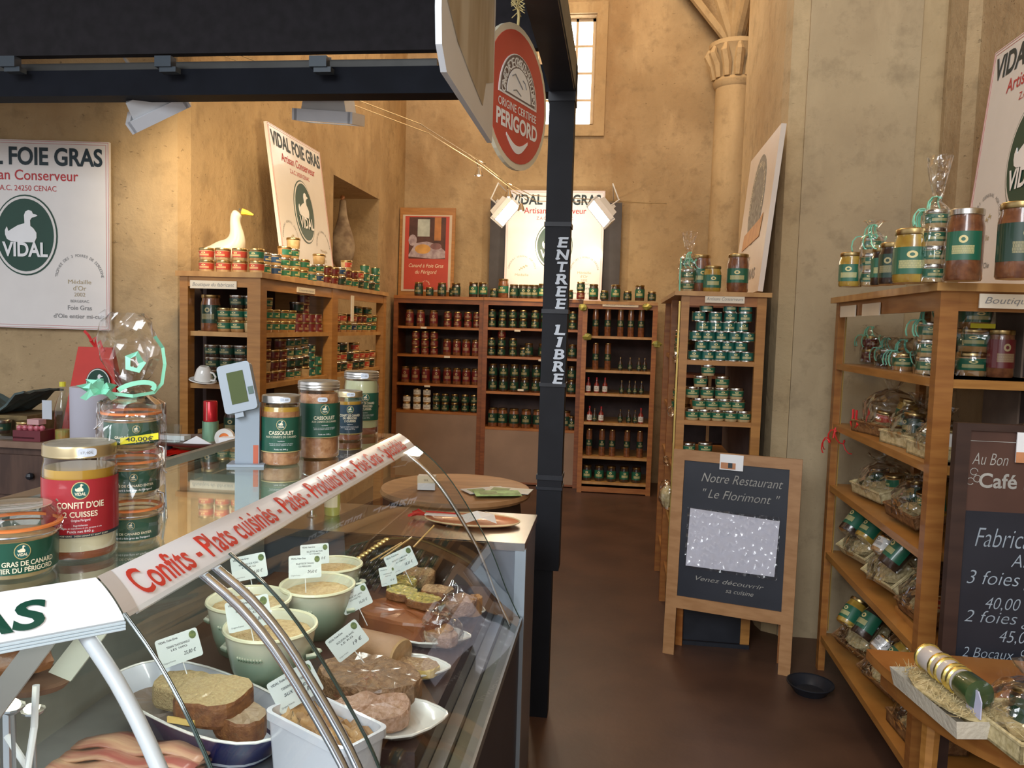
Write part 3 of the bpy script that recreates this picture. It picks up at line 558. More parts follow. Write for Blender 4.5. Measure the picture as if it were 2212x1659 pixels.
row([['gl'], ['tg', 'tg'], ['tg', 'tg', 'td'], ['tp', 'tg', 'td']], (-2.13, 3.97, 1.527), (-1.90, 3.97, 1.527), 0, 'on the upper shelf of the corner cabinet end', 'jars on the corner cabinet end shelves')
row([['tg', 'tgs', 'tg'], ['tg', 'tg', 'tg'], ['tg', 'tg'], ['tg', 'tg'], ['tg', 'tg'], ['kr', 'kr', 'td'], ['kr', 'kr', 'kr', 'kr'], ['kr', 'kr'], ['kr', 'kr']],
    (-1.89, 4.0, 1.527), (-1.87, 4.80, 1.527), r90, "on the cabinet's upper shelf, corner bay", 'jars on the upper cabinet shelf')
row([['trs', 'tr'], ['trs', 'tr'], ['tg', 'tr'], ['tg'], ['tb', 'tr'], ['tg', 'trs', 'tg'], ['tg', 'trs'], ['tgs', 'tg', 'tg'], ['tg', 'tg']],
    (-1.88, 5.04, 1.527), (-1.87, 5.92, 1.527), r90, "on the cabinet's upper shelf, niche bay", 'jars on the upper cabinet shelf')
row([['td', 'td', 'td'], ['td', 'td', 'td'], ['td', 'td', 'td'], ['td', 'td', 'td']], (-2.13, 4.0, 1.257), (-1.89, 4.0, 1.257), 0, 'on the middle shelf of the corner cabinet end', 'jars on the corner cabinet end shelves')
row([['tgs', 'tgs', 'tgs'], ['trs', 'tp', 'trs', 'trs'], ['trs', 'trs', 'trs'], ['trs', 'trs', 'trs', 'trs'], ['tgs', 'td', 'tgs', 'tgs'], ['tgs', 'td', 'tgs', 'tgs'], ['tp', 'td', 'tgs', 'tgs'], ['kt', 'kt', 'kt', 'kt'], ['kg', 'kg']],
    (-1.89, 3.99, 1.257), (-1.87, 4.80, 1.257), r90, "on the cabinet's middle shelf, corner bay", 'jars on the middle cabinet shelf')
row([['tr', 'td', 'tr'], ['td', 'tr', 'tgs'], ['td', 'tr', 'td'], ['tr', 'td'], ['td', 'tr', 'tr'], ['td', 'tr'], ['tr', 'tr'], ['td', 'tr']],
    (-1.88, 5.04, 1.257), (-1.87, 5.90, 1.257), r90, "on the cabinet's middle shelf, niche bay", 'jars on the middle cabinet shelf')
row([['gm'], ['gm'], ['gm'], ['gm'], ['gm'], ['gm']], (-1.90, 4.0, .98), (-1.88, 4.75, .98), r90, "on the cabinet's lower shelf, bay near the corner", 'jars on the lower cabinet shelf')
row([['gm'], ['gm']], (-1.99, 3.95, .98), (-1.90, 3.98, .98), 0, "on the lower shelf of the corner cabinet end", 'jars on the lower cabinet shelf')
# goose statue and stuffed goose in the niche
def goose(name, label, loc, rz, s, body, bill, pose):
    t = thing(name, label, 'statue', loc, rz); t.scale = (s, s, s)
    me = bpy.data.meshes.new('body'); pts = pose; me.from_pydata([p[:3] for p in pts], [(i, i+1) for i in range(len(pts)-1)], []); me.materials.append(body)
    o = put('body', me, t); md = o.modifiers.new('s', 'SKIN'); md.use_smooth_shade = True
    for i, p in enumerate(pts): me.skin_vertices[0].data[i].radius = (p[3], p[3]*.9)
    me.skin_vertices[0].data[0].use_root = True
    o.modifiers.new('d', 'SUBSURF').levels = 2; o.modifiers['d'].render_levels = 2
    return t
WG = mat('white_glazed_goose', (.60, .56, .46), .35, var=.03); YB = mat('yellow_bill', (.80, .52, .06), .4, var=.05); GB = mat('grey_goose_feather', (.34, .27, .19), .8, col2=(.17, .12, .085), vscale=14)
t = goose('goose_statue', 'white goose figure with yellow bill on top of the corner cabinet', (-2.125, 4.10, 1.833), .25, 1.12, WG, YB,
  [(-.12, 0, .10, .02), (-.06, 0, .085, .06), (.01, 0, .10, .085), (.06, 0, .14, .065), (.066, 0, .195, .040), (.052, 0, .245, .029), (.055, 0, .285, .030), (.072, 0, .303, .030)])
b = MB(); b.tube([(.085, 0, .303), (.11, 0, .299), (.138, 0, .291)], [.017, .012, .004], 8); part('bill', b, YB, t, True)
b = MB(); b.ball((.078, -.021, .312), .004, 6); b.ball((.078, .021, .312), .004, 6); part('eye', b, INK, t)
b = MB(); b.lathe([(0, 0), (.05, 0), (.05, .012), (0, .012)], 12); part('base', b, WG, t)
t = goose('stuffed_goose', 'grey-brown stuffed goose standing in the wall niche', (WX-.13, 6.86, nz0+.001), -PI/2+.2, 1.12, GB, YB,
  [(.10, 0, .20, .03), (.05, 0, .24, .09), (0, 0, .32, .115), (-.02, 0, .42, .10), (-.02, 0, .52, .06), (-.01, 0, .60, .038), (-.005, 0, .68, .028), (.0, 0, .73, .030)])
b = MB(); b.tube([(.015, 0, .735), (.045, 0, .725), (.065, 0, .715)], [.018, .012, .006], 8); part('bill', b, mat('dull_orange_bill', (.35, .15, .06), .5, var=.1), t, True)
b = MB(); b.tube([(0, -.04, 0), (.0, -.04, .22)], .01, 6); b.tube([(0, .04, 0), (.0, .04, .22)], .01, 6); b.box(-.08, .08, -.08, .08, 0, .012); part('legs_on_base', b, MATS['dull_orange_bill'], t)
for q in t.children:
    if q.name.startswith('legs'): q.name = 'foot'
# cup on its saucer, can etc. on the cabinet end
t = thing('coffee_cup', 'white cup tipped over on its saucer at the cabinet shelf edge', 'cup', (-2.075, 3.79, 1.262), (math.radians(6), math.radians(10), 0))
b = MB(); b.lathe([(0, .004), (.03, .004), (.045, .012), (.068, .018), (.066, .022), (.03, .012), (0, .01)], 24); part('saucer', b, WHITEG, t, True)
b = MB(); T = Matrix.Translation((0, 0, .018)); b.lathe([(.042, 0), (.043, .02), (.036, .055), (.026, .07), (.022, .074), (0, .074)], 24, M=T); part('cup_body', b, WHITEG, t, True)
b = MB(); b.tube([(.040, 0, .028), (.062, 0, .03), (.066, 0, .05), (.052, 0, .066), (.034, 0, .068)], .005, 8); part('handle', b, WHITEG, t, True)
t = thing('painted_can', 'red and mint-green metal can before the jars on the lower cabinet shelf', 'can', (-1.93, 3.60, .985))
b = MB(); b.lathe([(0, 0), (.038, 0), (.038, .115), (0, .115)], 20); part('green_lower_half', b, mat('mint_metal', (.30, .55, .38), .3, .6, var=.05), t, True)
b = MB(); b.lathe([(.033, .1155), (.033, .21), (.03, .214), (0, .214)], 20); part('red_upper_half', b, mat('red_metal', (.55, .02, .03), .25, .5, var=.05), t, True)
b = MB(); b.tube([(.0, -.034, .122+k*.011) for k in range(9)], .0012, 4); part('dotted_seam', b, CREAM, t)
t = thing('shop_scissors_roll', 'white roll of gift tape with orange core beside the painted can', 'tape', (-1.83, 3.55, .985), .2)
b = MB(); b.lathe([(.024, -.014), (.045, -.014), (.045, .014), (.024, .014), (.024, -.014)], 22, M=Matrix.Translation((0, 0, .046)) @ Matrix.Rotation(PI/2, 4, 'X')); part('tape', b, WHITEG, t, True)
b = MB(); b.lathe([(0, -.012), (.023, -.012), (.023, .012), (0, .012)], 18, M=Matrix.Translation((0, 0, .046)) @ Matrix.Rotation(PI/2, 4, 'X')); part('orange_core', b, mat('orange_core', (.8, .2, .03), .5, var=.05), t, True)
t.name = 'tape_roll'

# ------------------------------------------------------------------ back shelf units
def shelf_unit(name, label, x0, x1, yf, yb, zt, shelves, frame, brd, panel_z=None, back=BACKP, postw=.045, cat='shelf', topover=-.002, kick=True):
    t = thing(name, label, cat, ((x0+x1)/2, yf, 0)); cx_ = (x0+x1)/2; h = (x1-x0)/2; D = yb-yf
    for s in (-1, 1):
        b = MB(); a0, a1 = sorted((s*h, s*(h-postw))); b.box(a0, a1, 0, .035, 0, zt-.03); part('post', b, frame, t)
        b = MB(); a0, a1 = sorted((s*(h-.003), s*(h-.02))); b.box(a0, a1, .035, D, .06, zt-.03); part('side_panel', b, frame, t)
    b = MB(); b.box(-h-topover, h+topover, -.012, D, zt-.03, zt); part('top_board', b, brd, t)
    b = MB(); b.box(-h+postw, h-postw, .003, .02, zt-.075, zt-.03); part('top_rail', b, frame, t)
    for z in shelves: b = MB(); b.box(-h+.02, h-.02, .006, D-.02, z-.024, z); part('shelf_board', b, brd, t)
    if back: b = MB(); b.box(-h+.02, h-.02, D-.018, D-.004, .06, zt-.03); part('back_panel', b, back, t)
    if panel_z: b = MB(); b.box(-h+postw, h-postw, .008, .02, .03, panel_z-.024); part('beige_front_panel', b, BEIGE, t)
    if kick: b = MB(); b.box(-h+postw, h-postw, .006, .022, .01, .06 if not panel_z else .03); part('kick_board', b, frame, t)
    return t
U1 = shelf_unit('jar_shelf_unit', 'red-stained shelf unit of red-labelled jars below the framed poster', -2.27, -1.338, 7.93, 8.36, 1.88, (1.572, 1.285, .99, .707), REDW, REDP, .707)
U2 = shelf_unit('jar_shelf_unit', 'red-stained shelf unit of dark jars below the lit sign, behind the post', -1.334, -.342, 7.90, 8.36, 1.88, (1.582, 1.296, .94, .577), REDW, REDP, .577)
U3 = shelf_unit('narrow_shelf_unit', 'narrow pine shelf unit of bottles and glass tubes at the aisle end', -.335, .375, 7.72, 8.30, 1.865, (1.531, 1.202, .976, .693, .36, .11), REDP, PINEH)
b = MB(); b.box(-.17, .17, -.010, .002, 1.815, 1.85, 0); b.text('Artisan Conserveur', 0, 1.826, .014, .28, mi=1, y=-.0108, shear=.2); part('name_strip', b, [MATS['paper_strip'], GREYI], U3)
for x, z in ((-.35, 1.80), (.25, 1.82), (-.30, 1.52), (.36, 1.47)):
    b = MB(); b.ball((x, -.02, z), (.045, .02, .035), 8, jit=.2); part('ribbon_bow', b, mat('olive_gold_ribbon', (.35, .33, .08), .35, .3, var=.3), U3)
for x, z in ((-.15, 1.56), (.1, 1.272), (-.1, .965)):
    for U in (U1, U2): b = MB(); b.box(x-.03, x+.03, .0035, .0055, z-.012, z+.008); part('shelf_tag', b, MATS['paper_strip'], U)
X = lambda px_, z, Yv: P(px_, 729+(1.6-z)*212, Y=Yv).x
def brow(cols, z, Yv, where, group):
    """cols: (pixel column used to read off the real x position, [kinds bottom up])"""
    cnt = {}
    for px_, ks in cols:
        x = X(px_, z, Yv); zz = z+.0005
        for j, k in enumerate(ks):
            lay = LAY[min(4, len(ks))][min(j, 3)]; c = (DESC[k], lay); cnt[c] = cnt.get(c, 0)+1
            place(k, (x, Yv+random.uniform(-.006, .006), zz), 0, f"{ORD[min(23, cnt[c]-1)]} {DESC[k]} {where}{lay}", group); zz += KINDS[k][1]+.0006
z4 = lambda c: 840+c/3.607
W1, W2, W3 = 'of the red-stained shelf unit', 'of the dark-jar shelf unit', 'of the narrow aisle unit'
brow([(z4(160), ['dr']), (z4(245), ['dr']), (z4(345), ['dr'])]+[(z4(c), ['ds', 'ds']) for c in (455, 532, 612, 682)], 1.572, 8.0, 'on the top shelf '+W1, 'jars on the red-stained shelf unit')
brow([(z4(c), ['ds', 'ds', 'ds']) for c in (205, 278, 348)]+[(z4(c), ['dr']) for c in (450, 525, 600, 675)], 1.285, 8.0, 'on the second shelf '+W1, 'jars on the red-stained shelf unit')
brow([(z4(c), ['dr']) for c in (125, 205, 285, 365, 450, 525, 600, 672)], .99, 8.0, 'on the third shelf '+W1, 'jars on the red-stained shelf unit')
brow([(z4(135), ['wh', 'wh']), (z4(215), ['wh', 'wh', 'wh']), (z4(292), ['wh', 'wh', 'wh'])]+[(z4(c), ['gs', 'gs']) for c in (368, 435, 510, 590, 660)], .707, 8.0, 'on the fourth shelf '+W1, 'jars on the red-stained shelf unit')
brow([(z4(c), ['gs', 'gs']) for c in (800, 880, 960, 1042, 1135, 1210, 1428)], 1.582, 7.98, 'on the top shelf '+W2, 'jars on the dark-jar shelf unit')
brow([(z4(795), ['gs', 'gs']), (z4(873), ['gs', 'gs', 'ds']), (z4(962), ['gs', 'gs']), (z4(1045), ['gs']), (z4(1085), ['gm']), (z4(1195), ['gm']), (z4(1425), ['gm'])], 1.296, 7.98, 'on the second shelf '+W2, 'jars on the dark-jar shelf unit')
brow([(z4(c), ['gm', 'gm']) for c in (805, 888, 972, 1055, 1142, 1215, 1418)], .94, 7.98, 'on the third shelf '+W2, 'jars on the dark-jar shelf unit')
brow([(z4(c), ['gl']) for c in (805, 882, 970, 1065, 1155)]+[(z4(1372), ['gl']), (z4(1418), ['gm'])], .577, 7.98, 'on the fourth shelf '+W2, 'jars on the dark-jar shelf unit')
brow([(z4(230), ['gm']), (z4(315), ['gs']), (z4(410), ['gm']), (z4(495), ['gs']), (z4(520), ['gm']), (z4(655), ['gt']), (z4(730), ['gt']), (z4(815), ['gs']), (z4(888), ['bt']), (z4(970), ['gm']), (z4(1040), ['gm']), (z4(1085), ['gm']), (z4(1130), ['gm']), (z4(1195), ['gt'])],
     1.881, 8.0, 'on top of the back shelf units', 'jars on top of the back shelf units')
brow([(z4(1400), ['gs']), (z4(1490), ['ds', 'gs']), (z4(1590), ['gt']), (z4(1675), ['gs']), (z4(1762), ['gt']), (z4(1855), ['gs']), (z4(1950), ['gt']), (z4(2045), ['gs'])], 1.881, 7.86, 'on top, behind and beside the post', 'jars on top of the back shelf units')
brow([(z4(c), ['tube']) for c in (1605, 1700, 1800, 1880, 1960)], 1.531, 7.80, 'on the first shelf '+W3, 'tubes and bottles on the narrow unit')
brow([(z4(1605), ['tube']), (z4(1700), ['tube']), (z4(1800), ['bo']), (z4(1875), ['bo']), (z4(1945), ['bo']), (z4(1990), ['bo'])], 1.202, 7.80, 'on the second shelf '+W3, 'tubes and bottles on the narrow unit')
brow([(z4(1550), ['br']), (z4(1615), ['br']), (z4(1680), ['br']), (z4(1810), ['bo']), (z4(1870), ['bo']), (z4(1915), ['bo']), (z4(1965), ['bo'])], .976, 7.80, 'on the third shelf '+W3, 'tubes and bottles on the narrow unit')
brow([(z4(1560), ['br']), (z4(1600), ['bo']), (z4(1650), ['br']), (z4(1800), ['bo']), (z4(1865), ['bo']), (z4(1915), ['bo']), (z4(1960), ['br'])], .693, 7.80, 'on the fourth shelf '+W3, 'tubes and bottles on the narrow unit')
brow([(z4(c), ['tube']) for c in (1555, 1655, 1735, 1850, 1950)], .36, 7.80, 'on the fifth shelf '+W3, 'tubes and bottles on the narrow unit')
brow([(z4(c), ['gt']) for c in (1540, 1635, 1730, 1830, 1925)], .11, 7.80, 'on the lowest shelf '+W3, 'tubes and bottles on the narrow unit')
# dark unit between the narrow unit and the tall display
t = shelf_unit('corner_shelf_unit', 'dark red shelf unit half hidden behind the tall pine display', .40, 1.25, 6.2, 6.6, 1.86, (1.56, 1.27, .98, .7), REDW, REDW, .7)

# ------------------------------------------------------------------ cellophane and gift helpers
def cello(parent, prof, loc=(0, 0, 0), jit=.10, n=16, M=None):
    b = MB(); b.lathe(prof, n, M=(M or Matrix.Translation(loc)), jit=jit); return part('cellophane_wrap', b, CELLO, parent)
def tuft(parent, z, s=1, loc=(0, 0, 0)):
    b = MB()
    for k in range(9):
        a = 2*PI*k/9+random.uniform(-.2, .2); a2 = a+.6; r = s*random.uniform(.03, .06); h = s*random.uniform(.07, .11); c = Vector(loc)+Vector((0, 0, z))
        b.add([c, c+Vector((math.cos(a)*r*.5, math.sin(a)*r*.5, h*.5)), c+Vector((math.cos(a)*r, math.sin(a)*r, h)), c+Vector((math.cos(a2)*r*.7, math.sin(a2)*r*.7, h*.8)), c+Vector((math.cos(a2)*r*.3, math.sin(a2)*r*.3, h*.35))], [(0, 1, 2, 3, 4)])
    part('cellophane_tuft', b, CELLO, parent)
def curl(b, p, s=1, k=4, mi=0, w=.004):
    for i in range(k):
        a = random.uniform(0, 6.28); R_ = .012*s; pts = []
        for j in range(14): q = j*.9; pts.append(Vector(p)+Vector((math.cos(a)*j*.004*s+R_*math.cos(q)*.6, math.sin(a)*j*.004*s+R_*math.sin(q)*.6, -j*.004*s+R_*math.sin(q))))
        b.tube(pts, .0018*s, 4, mi)
STRAW = mat('pale_straw', (.60, .50, .28), .8, col2=(.40, .32, .15), vscale=60, bump=.3, bscale=90); WICK = mat('brown_wicker', (.26, .13, .045), .6, col2=(.14, .06, .02), vscale=40, bump=.5, bscale=90)
def straw(parent, w, d, z, h=.03, n=160, s=.02):
    b = MB(); b.ball((0, 0, z), (w/2, d/2, h*.6), 14, jit=.08)
    for k in range(n):
        x, y = random.uniform(-w/2, w/2), random.uniform(-d/2, d/2); a = random.uniform(0, 6.28); e = random.uniform(-.3, .9); L = s*random.uniform(.6, 1.4); zz = z+h*.45
        dx, dy, dz = math.cos(a)*L, math.sin(a)*L, abs(e)*L; b.add([(x, y, zz), (x+.002, y+.001, zz), (x+dx, y+dy, zz+dz), (x+dx-.002, y+dy, zz+dz)], [(0, 1, 2, 3)])
    o = part('straw_bed', b, STRAW, parent); o['kind'] = 'stuff'; return o
def basket(label, loc, rot, w=.24, d=.15, jars=('tg', 'gold'), wrap=True, group='wrapped gift baskets', lying=False, white=False, wraph=.16):
    t = thing('gift_basket', label, 'basket', loc, rot, group)
    b = MB(); T = .006; h = .045; m_ = STRAW if white else WICK
    for x0, x1, y0, y1, z0, z1 in ((-w/2, w/2, -d/2, d/2, 0, T), (-w/2, w/2, -d/2, -d/2+T, 0, h), (-w/2, w/2, d/2-T, d/2, 0, h), (-w/2, -w/2+T, -d/2, d/2, 0, h), (w/2-T, w/2, -d/2, d/2, 0, h)): b.box(x0, x1, y0, y1, z0, z1)
    part('tray', b, m_, t)
    b = MB(); b.tube([(-w/2, -d/2, h), (w/2, -d/2, h), (w/2, d/2, h), (-w/2, d/2, h)], .006, 6, closed=True); part('rim', b, m_, t)
    straw(t, w*.92, d*.9, .03)
    tl = rot[0] if isinstance(rot, tuple) else 0
    if tl > .1:  # wedge stand that keeps the tray slanted on its shelf
        iv = Euler((-tl, 0, 0)).to_matrix().to_4x4(); b = MB(); b.box(-w*.3, w*.3, d*.1, d*.42, -(loc[2]-max(z_ for z_ in (1.190, .900, .578, .172) if z_ < loc[2]))+.001, .0 if 0 else d*.1*math.sin(tl)-.002, M=iv); part('wedge_stand', b, PINE, t)
    n = len(jars)
    for i, k in enumerate(jars):
        name, H, D, parts = KINDS[k]; x = -w/2+w*(i+.5)/n; j = put('jar', None, t)
        if lying: j.location = (x, -H*.4+.01, .045+D/2); j.rotation_euler = (-PI/2+.25, 0, random.uniform(-.2, .2))
        else: j.location = (x, .01, .03); j.rotation_euler = (math.radians(-6), random.uniform(-.15, .15), random.uniform(-.3, .3))
        for nm, me in parts: put(nm, me, j)
    if wrap:
        b = MB(); b.lathe([(w*.47, .03), (w*.51, .06), (w*.48, wraph*.75), (w*.30, wraph), (w*.08, wraph*1.15), (w*.22, wraph*1.45)], 14, jit=.10, sy=d/w*1.15); part('cellophane_wrap', b, CELLO, t)
    return t

# ------------------------------------------------------------------ tall display unit beside the pier
t = thing('tall_display_unit', 'tall pine display unit of stacked jars behind the sandwich board', 'shelf', (0, 0, 0))
tx0, tx1, ty0, ty1, tz = .312, .725, 4.072, 5.35, 1.80
b = MB(); b.box(tx0-.035, tx1+.02, ty0-.02, ty1, tz-.022, tz); part('top_board', b, PINEH, t)
for x0, x1 in ((tx0, tx0+.04), (tx1-.045, tx1)): b = MB(); b.box(x0, x1, ty0, ty0+.03, 0, tz-.022); part('post', b, PINE, t)
for y in (4.70, 5.30): b = MB(); b.box(tx0-.005, tx0+.03, y, y+.045, 0, tz-.022); part('post', b, REDP, t)
b = MB(); b.box(tx0-.012, tx0-.004, ty0+.0, ty0+.022, .15, tz-.05); part('peg_rail', b, MATS['brass_peg_rail'], t)
b = MB(); b.box(tx0+.04, tx1-.045, ty0+.004, ty0+.02, tz-.07, tz-.022); part('top_rail', b, REDP, t)
for z in (1.458, 1.154, .86, .55, .25): b = MB(); b.box(tx0+.01, tx1-.01, ty0+.006, ty1-.02, z-.024, z); part('shelf_board', b, PINE, t)
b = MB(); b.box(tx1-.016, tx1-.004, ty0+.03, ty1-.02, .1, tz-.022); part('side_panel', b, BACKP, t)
b = MB(); b.box(tx0+.2, tx0+.215, 4.5, 4.52, .86, 1.43); b.box(tx0+.02, tx0+.035, 4.5, 4.52, .86, 1.43); part('inner_rail', b, PINEH, t)
b = MB(); b.box(tx0+.04, tx1-.045, ty0+.006, ty0+.022, .02, .23); b.box(tx0, tx1, ty0-.012, ty0, 0, .02); part('dark_kick_board', b, BLACKM, t)
b = MB(); b.box(.425, .615, ty0-.018, ty0-.010, 1.745, 1.782, 0); b.text('Artisans Conserveurs', .52, 1.757, .016, .175, mi=1, y=ty0-.019, shear=.25); part('name_strip', b, [MATS['paper_strip'], GREYI], t)
for k in range(3):
    b = MB(); b.ball((tx0-.01, 4.12+.2*k, 1.47-.3*k), (.02, .06, .03), 8, jit=.2); part('wrapped_corner', b, CELLO, t)
def pyramid(kind, rows, z, x0, x1, y, where, group):
    """rows: per layer from the bottom a list of x fractions"""
    H = KINDS[kind][1]
    for j, fr in enumerate(rows):
        for i, f in enumerate(fr):
            place(kind, (x0+(x1-x0)*f, y+random.uniform(-.004, .004), z+.0005+j*(H+.0006)), 0, f"{ORD[i]} {DESC[kind]} in the {ORD[j]} layer up {where}", group)
e5 = [.06, .28, .5, .72, .94]; o4 = [.17, .39, .61, .83]
pyramid('kt', [e5, o4, e5, o4, [.1, .38, .64, .88], [.22, .62, .88]], 1.458, .375, .665, 4.11, "on the display unit's top shelf", 'tins stacked on the tall display')
pyramid('tgs', [e5, o4, [.05, .3, .55, .8], [.18, .55], [.3]], 1.154, .375, .665, 4.11, "on the display unit's middle shelf", 'jars stacked on the tall display')
row([['tg', 'tgs', 'tgs'], ['tg', 'tg', 'tgs'], ['tg', 'tgs'], ['tg', 'tg']], (.385, 4.11, .86), (.635, 4.11, .86), 0, "on the display unit's lower shelf", 'jars stacked on the tall display')
row([['gs', 'tgs'], ['tgs', 'tg'], ['tg'], ['gs']], (.36, 4.6, 1.458), (.36, 4.25, 1.458), -PI/2, "along the aisle side of the display unit's top shelf", 'jars on the aisle side of the display')
row([['tg', 'tgs'], ['kt', 'kt'], ['tg', 'tg']], (.36, 4.62, 1.154), (.36, 4.30, 1.154), -PI/2, "along the aisle side of the display unit's middle shelf", 'jars on the aisle side of the display')
# three jars and a wrapped one on top
for k, (x, y, kk, lb) in enumerate(((.41, 4.20, 'bt', 'golden-lidded green-labelled jar atop the tall display, behind the wrapped one'), (.46, 4.10, 'gold', 'golden jar with green label at the front edge of the tall display top'), (.585, 4.12, 'bt', 'tall brown jar with green label beside the leaning seal poster'))):
    place(kk, (x, y, 1.8005), 0, lb, 'jars on top of the tall display')
t = thing('wrapped_jar_stack', 'slim jars in cellophane tied with green ribbon atop the tall display', 'jar', (.345, 4.16, 1.8005))
for z in (0, .058, .116): j = put('jar', None, t, (0, 0, z)); [put(n, me, j) for n, me in KINDS['tgs'][3]]
cello(t, [(.045, 0), (.05, .08), (.045, .17), (.015, .20), (.04, .30)]); b = MB(); curl(b, (0, -.05, .19), 1.3, 6); b.tube([(-.04, -.03, .0), (-.042, -.03, .08), (-.04, -.028, .17)], .004, 5); part('green_ribbon', b, MINT, t)
t = thing('wrapped_basket_corner', 'pale cellophane parcel on the low aisle side of the tall display', 'parcel', (.285, 4.12, .70), 0)
b = MB(); b.ball((0, 0, .05), (.035, .05, .06), 10, jit=.12); part('straw_parcel', b, STRAW, t); b = MB(); b.ball((0, 0, .06), (.045, .06, .08), 10, jit=.15); part('cellophane_wrap', b, CELLO, t)
b = MB(); b.tube([(0, 0, 0), (.03, 0, -.12)], .006, 6) ; b.box(.0, .05, -.03, .03, -.015, 0); part('hook', b, PINE, t)

# ------------------------------------------------------------------ sandwich board
aL, aR = Vector((.285, 3.93, 0)), Vector((.865, 3.77, 0)); ang = math.atan2(aR.y-aL.y, aR.x-aL.x); AWd = (aR-aL).length
t = thing('sandwich_board', 'wooden sandwich chalkboard with a white plastic-covered sheet standing in the aisle', 'sign', (aL+aR)/2, (0, 0, ang))
TL = math.radians(-3.5); fm = Matrix.Rotation(TL, 4, 'X'); h = AWd/2; AW = mat('beech_frame', (.42, .22, .09), .5, col2=(.34, .165, .06), vscale=5, stretch=(2, 2, 8))
for s in (-1, 1): b = MB(); b.M = fm; a0, a1 = sorted((s*h, s*(h-.055))); b.box(a0, a1, 0, .022, 0, 1.02); part('leg', b, AW, t)
b = MB(); b.M = fm; b.box(-h+.055, h-.055, 0, .022, .968, 1.02); part('top_rail', b, AW, t)
b = MB(); b.M = fm; b.box(-h+.055, h-.055, 0, .022, .235, .295); part('bottom_rail', b, AW, t)
BLK = mat('chalkboard_black', (.010, .013, .022), .5, col2=(.018, .021, .032), vscale=4)
b = MB(); b.M = fm; b.box(-h+.055, h-.055, .008, .016, .295, .968); part('slate_panel', b, BLK, t)
CH = mat('chalk_writing', (.36, .35, .32), .9, var=.2)
for st, cx_, cz_, hh, ww in (('Notre Restaurant', .03, .872, .044, .38), ('" Le Florimont "', .03, .795, .042, .36), ('Venez découvrir', 0, .385, .022, .32), ('sa cuisine', .05, .345, .022, .13)):
    b = MB(); b.M = fm; b.text(st, cx_, cz_, hh, ww, y=.0072, shear=.35, bold=-.006); part('chalk_line', b, CH, t)
b = MB(); b.M = fm; b.prism([(-.212, .45), (.205, .455), (.215, .72), (-.205, .735)], .003, .007, ax='y'); part('paper_sheet', b, mat('white_paper', (.62, .62, .70), .6, var=.02), t)
b = MB(); b.M = fm
g = 9; vs = []
for i in range(g+1):
    for j in range(g): vs.append((-.218+.436*i/g, random.uniform(-.004, .001), .44+.30*j/(g-1)))
b.add(vs, [(i*g+j, (i+1)*g+j, (i+1)*g+j+1, i*g+j+1) for i in range(g) for j in range(g-1)]); part('plastic_sleeve', b, CELLO, t)
b = MB(); b.M = fm; b.box(-.075, .035, -.006, .0, .94, 1.015, 0); b.box(-.07, .0, -.007, -.006, .945, .975, 1); b.box(-.035, -.015, -.0075, -.006, .95, .975, 2); part('leaflet', b, [WHITEI, mat('orange_photo_print', (.5, .22, .1), .5, var=.2), INK], t)
bm = Matrix.Translation((0, .088, 1.0)) @ Matrix.Rotation(math.radians(2.5), 4, 'X') @ Matrix.Translation((0, 0, -1.0))
for s in (-1, 1): b = MB(); b.M = bm; a0, a1 = sorted((s*(h-.03), s*(h-.07))); b.box(a0, a1, 0, .02, .0, .98); part('rear_leg', b, REDP, t)
b = MB(); b.M = bm; b.box(-h+.05, h-.05, 0, .02, .2, .25); b.box(-h+.07, h-.07, .004, .012, .25, .95); part('rear_panel', b, AW, t)

# ------------------------------------------------------------------ gift shelves at the right wall
t = thing('gift_shelf_unit', 'orange pine corner shelves with gift baskets against the pier', 'shelf')
rx, rb, yn, yf = 1.015, 1.42, 2.70, 3.92; RZ = (1.472, 1.190, .900, .578, .172)
b = MB(); b.prism([(rx-.02, yn-.02), (1.555, yn-.02), (1.555, yn+.4), (rb, yn+.42), (rb, yf+.03), (rx-.02, yf+.03)], 1.752, 1.778); part('top_board', b, PINEH, t)
RP = mat('amber_pine', (.36, .15, .035), .42, col2=(.27, .10, .022), vscale=6, stretch=(1, 1, 8), coat=.2)
for x0, x1, y0, y1 in ((rx, rx+.03, yf-.045, yf), (rx, rx+.055, yn, yn+.045), (rb-.03, rb, yf-.045, yf), (1.51, 1.555, yn, yn+.04)): b = MB(); b.box(x0, x1, y0, y1, 0, 1.752); part('post', b, RP, t)
b = MB(); b.box(rx+.002, rx+.018, yn+.045, yf-.045, 1.69, 1.752); b.box(rx+.055, 1.51, yn+.003, yn+.018, 1.69, 1.752); part('top_rail', b, RP, t)
b = MB(); b.box(rx+.031, rx+.034, yf-.062, yf-.046, .2, 1.69); part('peg_rail', b, MATS['brass_peg_rail'], t)
for z in RZ: b = MB(); b.box(rx+.004, rb-.01, yn+.03, yf-.01, z-.028, z); part('shelf_board', b, PINE, t)
for z in RZ[:2]+(.6,): b = MB(); b.box(rx+.056, 1.55, yn+.004, yn+.38, z-.028, z); part('front_shelf_board', b, PINE, t)
b = MB(); b.box(rb+.005, 1.555, yn+.40, yn+.41, .3, 1.75); part('back_panel', b, BACKP, t)
b = MB(); b.box(rb-.012, rb-.005, yn+.3, yf-.65, .2, 1.75); part('inner_back_panel', b, mat('grey_brown_panel', (.17, .12, .09), .8, var=.15), t)
ps = MATS['paper_strip']
for y0, y1 in ((3.60, 3.83), (3.28, 3.50)): b = MB(); b.box(rx-.006, rx-.001, y0, y1, 1.685, 1.735); part('card_strip', b, ps, t)
